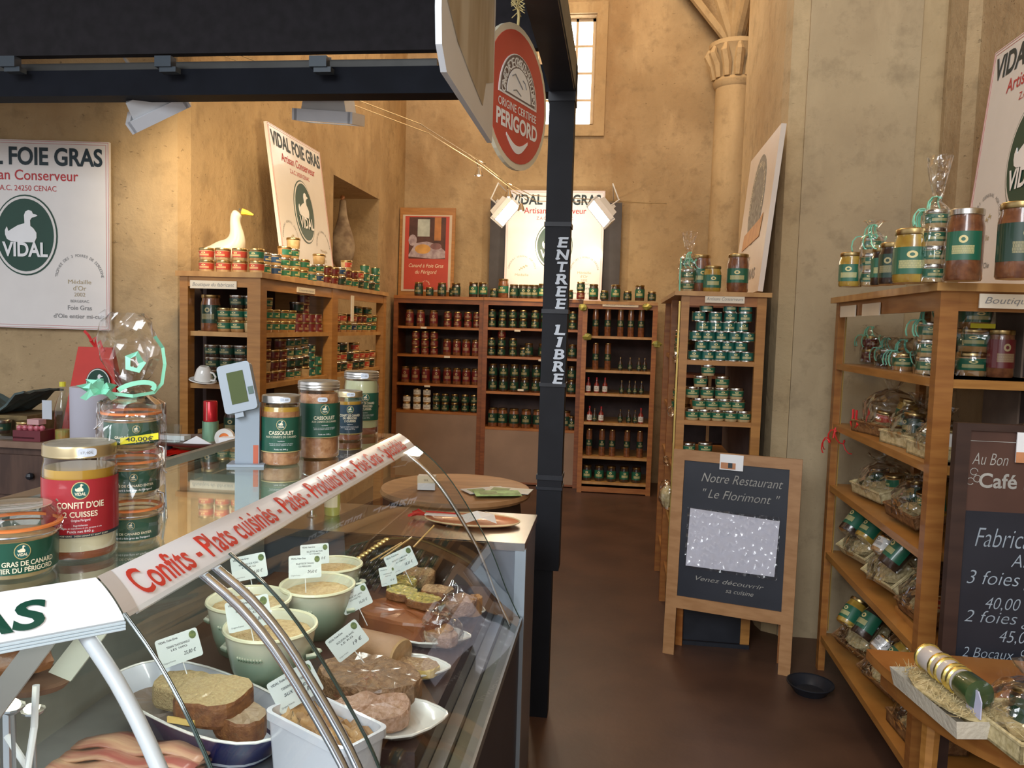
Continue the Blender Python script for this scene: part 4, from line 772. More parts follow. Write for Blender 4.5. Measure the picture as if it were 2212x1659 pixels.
b = MB(); b.box(1.12, 1.50, yn-.027, yn-.021, 1.70, 1.745, 0); b.text('Boutique du fabricant', 1.135, 1.715, .020, .34, mi=1, y=yn-.028, shear=.3, align='l'); part('name_strip', b, [ps, GREYI], t)
RW = 'on the gift shelf top'
xs = lambda px_, py, z: P(px_, py, z=z)
def one(kind, px_, py, z, lab, grp=None, s=1, rz=-.6):
    p = P(px_, py, z=z); o = place(kind, (p.x, p.y, z+.0008), rz, lab, grp); o.scale = (s, s, s); return o
one('gold', 1836, 620, 1.778, 'amber jar with green label at the pier end of the gift shelf top', None, .95)
one('gm', 1926, 615, 1.778, 'dark green-labelled jar mid-row on the gift shelf top', None, 1.0)
one('gt', 1905, 617, 1.778, 'green jar tucked behind the dark one on the gift shelf top', None, .85)
one('gold', 1968, 612, 1.778, 'taller golden jar with green label beside the wrapped stack on the gift shelf', None, 1.35)
p = P(2078, 608, z=1.778); o = place('big', (p.x, p.y, 1.779), -.35, 'large brown stew jar with green label at the corner of the gift shelves', None); o.rotation_euler.z = -.45; o.scale = (.9, .9, .92)
one('gl', 2196, 604, 1.778, 'dark green-labelled jar before the large leaning duck sign', None, 1.15, 0)
def wrapped(label, loc, kind, n, s=1, ribbon=True, hh=None, h=.16):
    t = thing('wrapped_jar_stack', label, 'jar', loc); t.scale = (s, s, s); H = KINDS[kind][1]
    for k in range(n): j = put('jar', None, t, (0, 0, k*(H+.001)), random.uniform(-.5, 0)); [put(nm, me, j) for nm, me in KINDS[kind][3]]
    r = KINDS[kind][2]/2; T = n*H; cello(t, [(r*1.1, 0), (r*1.25, T*.4), (r*1.15, T), (r*.3, T+.03), (r*.8, T+.03+h*.5), (r*1.1, T+h)], jit=.12)
    if ribbon: b = MB(); curl(b, (0, 0, T+.04), 1.4, 6); part('ribbon_curls', b, MINT, t)
    return t
p = P(1880, 618, z=1.779); wrapped('narrow cellophane-wrapped stack with silvery green ribbon on the gift shelf top', (p.x, p.y, 1.779), 'tgs', 3, 1, True, h=.06)
p = P(2014, 610, z=1.779); wrapped('tall cellophane-wrapped jar stack with upright tuft beside the large brown jar', (p.x, p.y, 1.779), 'tgs', 4, 1, True, h=.17)
for px_, py, k, n, lb in ((1836, 772, 'tg', 2, 'green jars in cellophane at the pier end of the upper gift shelf'), (1878, 782, 'trs', 2, 'wrapped red jars second on the upper gift shelf'), (1915, 790, 'td', 1, 'wide wrapped terrine jar third on the upper gift shelf'), (1950, 800, 'tg', 1, 'wrapped green terrine jar before the dark box on the upper gift shelf'), (1995, 808, 'tgs', 3, 'wrapped slim stack beside the corner post of the upper gift shelf')):
    p = P(px_, py, z=1.4725); wrapped(lb, (max(p.x, 1.105), p.y, 1.4725), k, n, 1.1, h=.05)
t = thing('black_gift_box', 'flat black gift box standing on the upper gift shelf', 'box', (1.25, 3.2, 1.4725)); b = MB(); b.box(-.06, .06, -.09, .09, 0, .15); part('box_body', b, BLACKM, t); b = MB(); b.box(-.064, .064, -.094, .094, .15, .165); part('lid', b, BLACKM, t)
# front bay: tall wrapped stacks
for px_, py, k, n, s, lb in ((2102, 812, 'tg', 3, 1.35, 'tall wrapped column of green clip jars in the front bay, yellow price label'), (2192, 812, 'kg', 4, 1.1, 'wrapped column of shiny tins in the front bay beside the green jars')):
    p = P(px_, py, z=1.4725); t = wrapped(lb, (p.x, p.y+.02, 1.4725), k, n, s, False, h=.03)
    if k == 'tg': b = MB(); b.box(-.03, .03, -.052, -.050, .125, .137); part('yellow_price_label', b, mat('yellow_label', (.75, .68, .03), .5, var=.03), t)
p = P(2130, 810, z=1.4725); place('dr', (1.33, 2.98, 1.4725), 0, 'tall dark red jar between the wrapped columns in the front bay')
t = thing('wrapped_dish', 'dark wrapped gift dish with curved handle in the lower front bay', 'dish', (1.40, 2.84, 1.191))
b = MB(); b.lathe([(0, 0), (.08, 0), (.14, .03), (.145, .035), (.13, .03), (.08, .01), (0, .01)], 24); part('dish', b, WICK, t, True); b = MB(); b.tube([(-.13+.26*i/12, 0, .03+.12*math.sin(PI*i/12)) for i in range(13)], .004, 6); part('handle', b, WICK, t, True)
j = put('jar', None, t, (.04, 0, .012)); [put(n, me, j) for n, me in KINDS['tg'][3]]; cello(t, [(.145, .03), (.13, .08), (.08, .12), (.01, .15)], jit=.1)
# slanted gift baskets on the side bay shelves
def sb(px_, py, z, lab, tilt=0, yaw=-PI/2, **k):
    p = P(px_, py, z=z); return basket(lab, (1.19, p.y, z+.001+(.075*math.sin(abs(tilt)) if tilt else 0)), (tilt, 0, yaw) if 0 else Euler((tilt, 0, yaw), 'XYZ'), **k)
basket('domed wrapped basket with red ribbon on the second gift shelf', (1.16, 3.52, 1.191), (0, 0, -1.3), .26, .2, ('tr', 'gold'), wraph=.17)
basket('open-topped wrapped straw basket in the middle of the second gift shelf', (1.15, 3.18, 1.191), (0, 0, -1.4), .24, .18, ('gs', 'tg'), white=True, wraph=.14)
basket('wrapped basket of white jars beside the corner post on the second gift shelf', (1.13, 2.90, 1.191), (0, 0, -1.5), .20, .16, ('wh', 'wh'), white=True, wraph=.12)
basket('wrapped basket holding silver and green jars at the pier end of the third shelf', (1.17, 3.55, .935), (math.radians(14), 0, -1.4), .26, .18, ('td', 'tg'), white=True, wraph=.125)
basket('larger dark wrapped basket near the corner post on the third shelf', (1.17, 3.10, .94), (math.radians(14), 0, -1.5), .26, .2, ('gs', 'tg', 'gold'), wraph=.125)
basket('steeply tilted tray of lying jars at the pier end of the fourth shelf', (1.16, 3.64, .675), (math.radians(36), 0, -1.35), .24, .20, ('gt', 'gold'), lying=True, white=True, wraph=.09)
basket('tilted tray of white and green jars in the middle of the fourth shelf', (1.16, 3.28, .675), (math.radians(40), 0, -1.4), .24, .20, ('wh', 'gt'), lying=True, white=True, wraph=.09)
basket('crinkled cellophane basket beside the corner post on the fourth shelf', (1.16, 2.93, .635), (math.radians(20), 0, -1.5), .22, .18, ('gs', 'tr'), wraph=.13)
basket('tilted tray of golden jars at the pier end of the lowest shelf', (1.16, 3.60, .27), (math.radians(38), 0, -1.3), .26, .20, ('gold', 'gt'), lying=True, wraph=.08)
basket('wrapped tray of pale jars in the middle of the lowest shelf', (1.16, 3.25, .27), (math.radians(35), 0, -1.4), .25, .20, ('wh', 'gold'), lying=True, wraph=.10)
basket('dark wicker basket in silvery wrap at the near end of the lowest shelf', (1.15, 2.93, .175), (0, 0, -1.5), .24, .18, ('gs', 'td'), wraph=.14)
b = MB(); curl(b, (rx-.012, 3.80, 1.16), 1.5, 3); b.tube([(rx-.004, 3.8, 1.18), (rx-.012, 3.8, 1.13)], .004, 5)
t = tag(part('red_ribbon_curl', b, REDR), 'loose red ribbon curls hanging from the second gift shelf edge', 'ribbon')
t = thing('red_ribbon_bow', 'red ribbon loops beside the domed basket on the second gift shelf', 'ribbon', (1.04, 3.62, 1.1915)); b = MB()
for s in (-1, 1): b.tube([(0, 0, .004), (.0, .03*s, .05), (0, .05*s, .03), (0, .01*s, .004)], .005, 5, closed=True); b.tube([(0, s*.02, .005), (0, s*.025, .09)], .005, 5)
part('loops', b, REDR, t)

# chalkboard at the end of the gift shelves
t = thing('menu_chalkboard', 'tall dark-framed chalkboard with handwritten jar prices before the gift shelves', 'sign', (0, 0, 0))
cy_ = 2.40; XL = .962; DKW = mat('dark_mahogany', (.045, .022, .016), .5, col2=(.03, .014, .011), vscale=6, stretch=(1, 1, 5)); MAH = mat('mahogany_panel', (.085, .038, .026), .55, col2=(.06, .026, .018), vscale=4)
def q(px_, py): v = P(px_, py, Y=cy_-.012); return v.x, v.z
b = MB(); b.box(XL, 1.00, cy_-.02, cy_+.01, .0, 1.365); part('leg', b, DKW, t); b = MB(); b.box(1.50, 1.54, cy_-.02, cy_+.01, .0, 1.365); part('leg', b, DKW, t)
b = MB(); b.box(1.0, 1.50, cy_-.018, cy_+.01, 1.345, 1.365); part('top_rail', b, DKW, t)
b = MB(); b.box(1.0, 1.50, cy_-.010, cy_+.008, 1.115, 1.345); part('painted_header', b, MAH, t)
b = MB(); b.box(1.0, 1.50, cy_-.010, cy_+.008, .58, 1.115, 0); part('slate_panel', b, BLK, t)
b = MB(); b.box(1.0, 1.50, cy_-.018, cy_+.01, .50, .58); part('bottom_rail', b, MAH, t)
def chalk(b, st, px0, pyb, hpx, wpx=None, **k):
    one_ = b is None; b = b or MB()
    x, z = q(px0, pyb); x2, z2 = q(px0, pyb-hpx); w = None if wpx is None else q(px0+wpx, pyb)[0]-x
    b.text(st, x, z, z2-z, w, y=cy_-.0112, align='l', shear=.28, bold=-.012, **k)
    if one_: part('chalk_line', b, CH2, t)
CH2 = mat('bluish_chalk', (.30, .36, .42), .9, var=.15)
b = MB(); chalk(b, 'Au Bon', 2100, 1003, 26, 78); b.text('Café Restaurant', q(2114, 1052)[0], q(2114, 1052)[1], .040, .36, y=cy_-.0112, align='l', bold=.02)
x0, z0 = q(2086, 1048); x1, z1 = q(2088, 952); b.box(x0-.002, x0, cy_-.0112, cy_-.0108, z0, z1); b.box(x0, 1.47, cy_-.0112, cy_-.0108, z1, z1+.0015)
for dx, dz in ((.012, .012), (.03, .02), (.02, .04)): b.tube([(x0+dx+.01*math.cos(a*.7), cy_-.0115, z0+dz+.01*math.sin(a*.7)) for a in range(9)], .0012, 4)
part('header_chalk_lettering', b, CH, t)
chalk(None, 'Fabrication', 2106, 1180, 42, 190); chalk(None, 'Artisanale', 2184, 1225, 28, 150); chalk(None, '3 foies gras', 2088, 1260, 30, 200); chalk(None, '40,00 €', 2128, 1315, 26, 110); chalk(None, '2 foies gras', 2082, 1342, 26, 200); chalk(None, '45,00 €', 2158, 1387, 26, 110); chalk(None, '2 Bocaux', 2078, 1418, 22, 112); chalk(None, 'confit', 2205, 1418, 22, 60); chalk(None, '30,00 au lieu', 2112, 1450, 22, 180)
x, z = q(2190, 998); b = MB(); b.box(x, x+.10, cy_-.022, cy_-.018, z, z+.085, 0); b.box(x, x+.10, cy_-.0225, cy_-.022, z, z+.03, 1); part('photo_card', b, [WHITEI, MATS['orange_photo_print']], t)

# half-round table with straw trays
t = thing('half_round_table', 'orange half-round wooden table in front of the chalkboard', 'table', (1.37, 2.36, 0))
pts = [(.62*math.cos(PI+PI*i/36), .70*math.sin(PI+PI*i/36)) for i in range(37)]; pts = [p_ for p_ in pts if p_[0] < .18]+[(.182, -.668), (.182, 0)]
b = MB(); b.prism(pts, .672, .70); part('table_top', b, RP, t); b = MB(); b.prism([(x*.93, y*.93) for x, y in pts], .60, .672); part('apron', b, RP, t)
for x, y in ((-.46, -.08), (-.30, -.50), (.13, -.1)): b = MB(); b.tube([(x, y, .60), (x*1.02, y*1.02, 0)], [.026, .018], 8); part('leg', b, PINE, t)
b = MB(); b.prism([(x*.8, y*.8) for x, y in pts], .30, .318); part('lower_shelf', b, RP, t)
a = P(1995, 1470, z=.73); c = P(2108, 1560, z=.73); mid = (a+c)/2; an = math.atan2(c.y-a.y, c.x-a.x); Ln = (c-a).length+.06
t = thing('straw_tray', 'pale straw tray with a gold-lidded jar roll on the half-round table', 'tray', (mid.x+.005, mid.y+.01, .7005), an)
b = MB(); w2, d2 = Ln/2, .062; b.add([(-w2, -d2, 0), (w2, -d2, 0), (w2, d2, 0), (-w2, d2, 0), (-w2*1.06, -d2*1.15, .045), (w2*1.06, -d2*1.15, .045), (w2*1.06, d2*1.15, .045), (-w2*1.06, d2*1.15, .045)], [(3, 2, 1, 0), (0, 1, 5, 4), (1, 2, 6, 5), (2, 3, 7, 6), (3, 0, 4, 7)]); part('tray_body', b, mat('pale_tray', (.55, .50, .40), .7, var=.1, bump=.3, bscale=80), t)
straw(t, Ln*1.0, .135, .042, .022, 700, .018)
b = MB(); Tm = Matrix.Translation((-w2*.75, 0, .092)) @ Matrix.Rotation(PI/2, 4, 'Y')
b.lathe([(0, 0), (.030, 0), (.032, .01), (.032, .055), (.029, .06), (.032, .065), (.032, .115), (.029, .12), (.030, .125), (.030, .15), (0, .15)], 18, M=Tm); part('jar_roll', b, mat('white_lilac_jar', (.50, .45, .42), .4, var=.1, coat=.5), t, True)
b = MB()
for z in (0, .058, .085, .118, .135): b.lathe([(.031, z), (.0355, z+.003), (.0355, z+.009), (.031, z+.012)], 18, M=Tm)
part('gold_band', b, mat('bright_gold_foil', (.85, .70, .22), .22, .9, var=.1), t, True)
b = MB(); b.lathe([(0, .155), (.030, .155), (.034, .165), (.034, .215), (0, .22)], 18, M=Tm); part('green_jar', b, mat('dark_green_jar', (.03, .06, .02), .3, var=.3, coat=.8), t, True)
b = MB(); b.prism([(w2*.62, .045), (w2*1.0, .045), (w2*1.0, .085), (w2*.9, .105), (w2*.72, .105), (w2*.62, .09)], -.012, -.009, ax='y'); part('price_card', b, mat('lilac_card', (.50, .50, .66), .6, var=.03), t)
p = P(2190, 1610, z=.70); basket('grey-green straw basket at the near edge of the half-round table', (p.x+.05, p.y+.03, .7005), (0, 0, .2), .20, .2, ('gs',), white=True, wraph=.12)
p = P(2030, 1640, z=.40); basket('small straw parcel on the lower shelf of the half-round table', (1.10, 2.16, .3185), (0, 0, .2), .14, .14, ('tgs',), white=True, wraph=.12)
t = thing('floor_bowl', 'dark round bowl on the floor beside the gift shelves', 'bowl', (.92, 3.62, 0)); t.scale = (.75, .75, .8); b = MB(); b.lathe([(0, 0), (.09, 0), (.13, .05), (.135, .055), (.12, .05), (.08, .012), (0, .012)], 24); part('bowl_body', b, BLACKM, t, True)
b = MB(); b.lathe([(.131, .05), (.137, .053), (.137, .058), (.131, .058)], 24); part('rim', b, BLACKM, t, True)

# ------------------------------------------------------------------ display case
PR = [(-.612, 1.218), (-.55, 1.170), (-.492, 1.107), (-.432, 1.02), (-.378, .931), (-.345, .86), (-.316, .789), (-.29, .735), (-.267, .69)]
def smooth_profile(p, k=3):
    out = []
    for i in range(len(p)-1):
        p0, p1, p2, p3 = (Vector(p[max(0, min(len(p)-1, q))]) for q in (i-1, i, i+1, i+2))
        for j in range(k): t_ = j/k; out.append(tuple(.5*((2*p1)+(p2-p0)*t_+(2*p0-5*p1+4*p2-p3)*t_*t_+(3*p1-p0-3*p2+p3)*t_**3)))
    return out+[p[-1]]
PR = smooth_profile(PR)
Y0, Y1, YM = .925, 2.415, 1.205
def prof_pt(i, y, off=0):
    """point of the curved front at station y, moved inward by off; past the corner mitre the section turns 45 degrees"""
    a = PR[max(0, i-1)]; c = PR[min(len(PR)-1, i+1)]; t = Vector((c[0]-a[0], c[1]-a[1])).normalized(); n = Vector((t.y, -t.x))
    return Vector((PR[i][0]+n.x*off, y, PR[i][1]+n.y*off))
def left_pt(i, s, off=0):
    """same curve on the turned section, s metres along it from the corner mitre"""
    p = prof_pt(i, 0, off); o = p.x+.612; base = Vector((-.612+o, Y0-.414*o, p.z)); return base+Vector((-.7071*s, -.7071*s, 0))
case = thing('display_case', 'refrigerated glass display case with curved panes and red-lettered white strip', 'display case')
GB2 = mat('charcoal_base', (.035, .036, .052), .5, var=.1)
def pane(name, f0, f1, th=.005):
    n = len(PR); b = MB(); vs = [f0(i, 0) for i in range(n)]+[f1(i, 0) for i in range(n)]
    b.add(vs, [(i, i+1, n+i+1, n+i) for i in range(n-1)]); o = part(name, b, GL if 0 else GLC, case, True)
    for f, m_ in ((f0, EDGE), (f1, EDGE)):
        b = MB(); b.tube([f(i, 0) for i in range(n)], .0019, 6); part('pane_edge', b, m_, o, True)
    return o
pane('curved_pane', lambda i, o: prof_pt(i, YM+.001, o), lambda i, o: prof_pt(i, Y1, o))
pane('curved_pane', lambda i, o: left_pt(i, .004, o), lambda i, o: prof_pt(i, YM-.003, o)) if 0 else pane('curved_pane', lambda i, o: prof_pt(i, Y0-.414*(PR[i][0]+.612)+.001, o), lambda i, o: prof_pt(i, YM-.003, o))
pane('curved_pane', lambda i, o: left_pt(i, .7, o), lambda i, o: left_pt(i, .001, o))
for y, off in ((1.140, .020), (1.182, .022), (Y1-.03, .03)):
    b = MB(); b.tube([prof_pt(i, y, off) for i in range(len(PR))], .0075 if y < 2 else .006, 10); part('curved_support_tube', b, CHROME, case, True)
b = MB(); b.tube([left_pt(i, .035, .03) for i in range(len(PR))], .0095, 10); part('curved_support_tube', b, mat('grey_white_tube', (.55, .58, .62), .35, var=.03), case, True)
# top glass
top = [(-.671, .955), (-.671, 2.43), (-1.02, 2.43), (-1.02, 1.18), (-1.42, .78), (-1.17, .456)]
b = MB(); b.prism(top, 1.244, 1.2499); o = part('glass_top', b, GLT, case)
b = MB(); b.tube([(-.671, 2.43, 1.247), (-.671, .955, 1.247), (-1.17, .456, 1.247)], .003, 6); b.tube([(-1.02, 2.43, 1.247), (-1.02, 1.18, 1.247), (-1.42, .78, 1.247)], .0025, 6); part('glass_top_edge', b, EDGE, case)
# white lettering strips
ST = mat('white_strip', (.84, .85, .88), .3, var=.02, coat=.3)
S0, S1 = Vector((-.612, 0, 1.210)), Vector((-.668, 0, 1.254)); SM = (S0+S1)/2+Vector((.006, 0, .006))
def strip_pt(u, v, lift=0):  # u along y, v 0 bottom .. 1 top, slightly bulged
    p = S0*(1-v)**2+SM*2*v*(1-v)+S1*v*v; n = Vector((.62, 0, .785)); p = p+n*lift
    return Vector((p.x, u, p.z))
def lstrip_pt(s, v, lift=0):
    p = strip_pt(0, v, lift); o = p.x+.612; return Vector((-.612+o-.7071*s, Y0-.414*o-.7071*s, p.z))
K = 10
b = MB(); n = 2
vs = [strip_pt(Y0-.414*(strip_pt(0, k/K).x+.612)+.03, k/K) for k in range(K+1)]+[strip_pt(Y1+.005, k/K) for k in range(K+1)]
vs += [v-Vector((.003, 0, .004)) for v in vs]; m_ = 2*(K+1)
b.add(vs, [(k, k+1, K+2+k, K+1+k) for k in range(K)]+[(m_+k, m_+K+1+k, m_+K+2+k, m_+k+1) for k in range(K)]+[(0, K+1, m_+K+1, m_), (K, m_+K, m_+2*K+1, 2*K+1)])
so = part('lettered_strip', b, ST, case)
b = MB(); b.text('Confits - Plats cuisinés - Patés - Produits frais - Foie Gras - Spécialités', 0, 0, .62, 1.36, fn=lambda a, c: strip_pt(Y0+.055+a, .20+c, .0026), align='l', bold=.015)
part('red_lettering', b, mat('bright_red_print', (.60, .035, .02), .4, var=.05), so)
b = MB(); vs = [lstrip_pt(.0, k/K) for k in range(K+1)]+[lstrip_pt(.7, k/K) for k in range(K+1)]; vs += [v-Vector((.002, -.002, .004)) for v in vs]
b.add(vs, [(k, K+1+k, K+2+k, k+1) for k in range(K)]+[(m_+k, m_+k+1, m_+K+2+k, m_+K+1+k) for k in range(K)]+[(0, m_, m_+K+1, K+1), (K, 2*K+1, m_+2*K+1, m_+K)])
so2 = part('lettered_strip', b, ST, case)
b = MB(); b.text('FOIE GRAS', 0, 0, .52, .36, fn=lambda a, c: lstrip_pt(.092-a-.036*(.14+c), .14+c, .0022), align='r', bold=.03); part('green_lettering', b, DGREEN, so2)
b = MB(); vs = [strip_pt(Y0-.414*(strip_pt(0, k/K).x+.612)+.002, k/K, .001) for k in range(K+1)]+[strip_pt(Y0-.414*(strip_pt(0, k/K).x+.612)+.03, k/K, .001) for k in range(K+1)]
b.add(vs, [(k, k+1, K+2+k, K+1+k) for k in range(K)]); part('corner_trim', b, mat('beige_trim', (.55, .50, .46), .4, var=.04), case)
for k in range(3):
    b = MB(); b.tube([lstrip_pt(0, 0)+Vector((0.001, 0, -.004-.004*k)), lstrip_pt(.7, 0)+Vector((.001, 0, -.004-.004*k))], .0019, 6); part('strip_groove', b, mat('bluish_white_ridge', (.6, .68, .75), .3, var=.03), case)
# rail, base, interior
R45 = Matrix.Translation((-.262, .780, 0)) @ Matrix.Rotation(-PI/4, 4, 'Z')   # frame of the turned section: +x outward, -y along it
for nm, x0, x1, z0, z1, m__ in (('front_rail', -.026, 0, .66, .684, mat('satin_rail', (.26, .27, .27), .5, .7, var=.06)), ('inner_rail', -.056, -.028, .655, .672, mat('green_grey_rail', (.20, .21, .17), .4, .5, var=.1)), ('inner_rail', -.088, -.058, .66, .69, STEELD)):
    b = MB(); ya_ = .780-.414*x0; yb2 = .780-.414*x1; b.prism([(-.262+x0, ya_), (-.262+x1, yb2), (-.262+x1, 2.44), (-.262+x0, 2.44)], z0, z1); part(nm, b, m__, case)
    b = MB(); b.M = R45; b.prism([(x0, -.7), (x1, -.7), (x1, .414*x1), (x0, .414*x0)], z0, z1); part(nm, b, m__, case)
b = MB(); b.prism([(-.27, .785), (-.27, 2.444), (-1.13, 2.444), (-1.13, 1.08), (-1.40, .85), (-.77, .285)], .05, .654); part('base_panel', b, GB2, case)
b = MB(); b.prism([(-.352, .818), (-.352, 2.43), (-1.12, 2.43), (-1.12, 1.08), (-1.36, .84), (-.84, .33)], .656, .735); part('steel_floor', b, STEELD, case)
b = MB(); b.prism([(-.354, 1.44), (-.354, 2.429), (-1.08, 2.429), (-1.08, 1.76), (-.60, 1.525), (-.50, 1.44)], .7352, .778); part('dark_tray_floor', b, mat('dark_maroon_tray', (.05, .022, .018), .5, var=.2), case)
b = MB(); b.prism([(-1.12, 1.09), (-1.12, 2.44), (-1.14, 2.44), (-1.14, 1.10)], .735, 1.235); b.prism([(-1.12, 1.09), (-1.14, 1.10), (-1.39, .86), (-1.37, .845)], .735, 1.235); part('rear_panel', b, mat('grey_green_steel', (.24, .25, .22), .4, .4, var=.1), case)
b = MB(); pts = [P(*q_, Y=2.437) for q_ in ((745, 1150), (1052, 1172), (1001, 1234), (1048, 1300), (1095, 1345), (760, 1420))]; b.prism([(p.x, p.z) for p in pts], 2.430, 2.437, ax='y'); part('dark_end_panel', b, mat('dark_brown_glossy', (.06, .035, .022), .15, col2=(.03, .018, .012), vscale=9, coat=.5), case)
b = MB(); b.tube([(-1.06, 1.62, 1.03), (-1.36, .60, 1.03)], .032, 14); part('lamp_housing', b, mat('grey_green_tube', (.30, .31, .27), .35, .5, var=.08), case, True)
b = MB(); b.prism([(-1.11, .92), (-.95, 1.01), (-.93, 1.19), (-1.11, 1.19)], 1.95, 2.30, ax='y'); b2 = part('cooling_unit', b, mat('pale_green_plastic', (.52, .53, .42), .5, var=.04), case)
la = light('AREA', 'case_tube_light', (-.662, 1.68, 1.226), 3.2, (.95, 1, .93), .1); la.data.shape = 'RECTANGLE'; la.data.size = .02; la.data.size_y = 1.35; la.rotation_euler = (0, math.radians(12), 0)
# interior left: glowing ovals added for lamp reflections in the glass, and bracket
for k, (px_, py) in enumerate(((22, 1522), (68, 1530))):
    p = P(px_, py, d=1.25 if k == 0 else 1.35); t = thing('lamp_reflection_oval', ('bigger' if k == 0 else 'smaller')+' glowing oval standing in for a lamp reflection low inside the case', 'lamp', p)
    b = MB(); b.ball((0, 0, 0), (.017-.004*k, .012, .010-.002*k), 12); part('bulb', b, mat('warm_reflection_glow', (1, .9, .62), .3, emit=5), t, True)  # emissive ball added for a reflection; no bulb hangs here
    b = MB(); b.lathe([(.008, -.012), (.018, -.004), (.019, 0)], 12, M=Matrix.Translation((0, .004, -.004))); b.tube([(0, .004, -.014), (0, .01, -.3 if k else -.25)], .003, 6); part('added_oval_support', b, STEELD, t)  # support added under the glowing oval
t = thing('card_holder_bracket', 'forked white plastic bracket standing in the near end of the case', 'bracket', (0, 0, 0))
j0 = P(60, 1659, d=1.28); b = MB(); b.tube([P(15, 1590, d=1.3), j0, P(62, 1750, d=1.28)], .0055, 8); part('short_arm', b, WHITEP, t); b = MB(); b.tube([P(78, 1480, d=1.3), P(74, 1570, d=1.3), j0], .0055, 8); part('long_arm', b, WHITEP, t)
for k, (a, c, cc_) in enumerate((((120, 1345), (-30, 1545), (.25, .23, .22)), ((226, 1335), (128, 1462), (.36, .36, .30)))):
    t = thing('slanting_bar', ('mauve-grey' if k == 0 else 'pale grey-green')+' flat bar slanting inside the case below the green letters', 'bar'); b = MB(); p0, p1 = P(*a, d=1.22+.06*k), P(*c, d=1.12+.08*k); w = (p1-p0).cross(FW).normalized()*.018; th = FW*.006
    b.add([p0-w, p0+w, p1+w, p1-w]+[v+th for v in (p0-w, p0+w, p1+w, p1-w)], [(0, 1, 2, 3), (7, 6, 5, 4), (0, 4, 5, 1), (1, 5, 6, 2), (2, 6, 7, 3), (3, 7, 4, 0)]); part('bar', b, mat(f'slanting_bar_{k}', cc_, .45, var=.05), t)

# stainless counter block beyond the case
t = thing('stainless_counter', 'stainless steel counter block at the far end of the glass case', 'counter')
b = MB(); b.box(-1.15, -.262, 2.445, 2.84, .895, .92); part('worktop', b, STEEL, t)
b = MB(); b.box(-1.13, -.266, 2.455, 2.83, .0, .895); part('body', b, mat('blue_grey_steel', (.30, .34, .40), .3, .8, var=.08, vscale=4), t)
b = MB(); b.box(-.292, -.258, 2.446, 2.462, .05, .90); part('corner_strip', b, mat('light_steel_strip', (.42, .50, .58), .35, .6, var=.05), t)
for z in (.62, .5, .38, .26): b = MB(); b.ball((-.275, 2.444, z), .004, 8); part('rivet', b, BLACKM, t)

# food on the deck ------------------------------------------------------
DK = .779
PATE = mat('coarse_pate', (.46, .30, .15), .55, col2=(.28, .15, .07), vscale=144, bump=.5, bscale=224, coat=.15); CRUST = mat('brown_crust', (.24, .10, .035), .5, col2=(.14, .05, .02), vscale=64, bump=.3, bscale=192)
TANP = mat('pale_rillettes', (.60, .44, .22), .55, col2=(.46, .30, .13), vscale=83, bump=.7, bscale=176, coat=.2); TERR = mat('grainy_terrine_top', (.50, .38, .19), .55, col2=(.40, .28, .13), vscale=160, bump=.7, bscale=256, coat=.15)
DPATE = mat('dark_coarse_pate', (.30, .17, .085), .4, col2=(.15, .075, .035), vscale=83, bump=.6, bscale=176, coat=.35); FAT = mat('yellow_fat', (.72, .52, .16), .4, var=.1, coat=.3); YT = mat('yellow_green_terrine', (.50, .38, .08), .45, col2=(.22, .19, .05), vscale=121, bump=.5, bscale=192, coat=.3)
PINKP = mat('pinkish_pate', (.50, .32, .24), .45, col2=(.36, .20, .12), vscale=89, bump=.5, bscale=160, coat=.3); BACON = mat('cured_meat', (.36, .10, .08), .4, col2=(.58, .36, .22), vscale=9, stretch=(.5, 5, 1), coat=.4)
def bowlmat():
    M = mat('cream_green_stoneware', (.62, .63, .50), .3, coat=.5); nt = M.node_tree; tc = nt.nodes.new('ShaderNodeTexCoord'); sp = nt.nodes.new('ShaderNodeSeparateXYZ'); nz = nt.nodes.new('ShaderNodeTexNoise'); nz.inputs['Scale'].default_value = 9
    ad = nt.nodes.new('ShaderNodeMath'); ad.operation = 'MULTIPLY_ADD'; ad.inputs[1].default_value = .35; cr = nt.nodes.new('ShaderNodeValToRGB'); L = nt.links
    L.new(tc.outputs['Generated'], sp.inputs[0]); L.new(tc.outputs['Object'], nz.inputs['Vector']); L.new(nz.outputs['Fac'], ad.inputs[0]); L.new(sp.outputs[2], ad.inputs[2]); L.new(ad.outputs[0], cr.inputs[0])
    e = cr.color_ramp.elements; e[0].position = .35; e[0].color = (.05, .12, .07, 1); e[1].position = 1.0; e[1].color = (.62, .63, .50, 1); q_ = e.new(.72); q_.color = (.26, .36, .27, 1)
    L.new(cr.outputs[0], nt.nodes['Principled BSDF'].inputs['Base Color']); return M
BOWL = bowlmat()
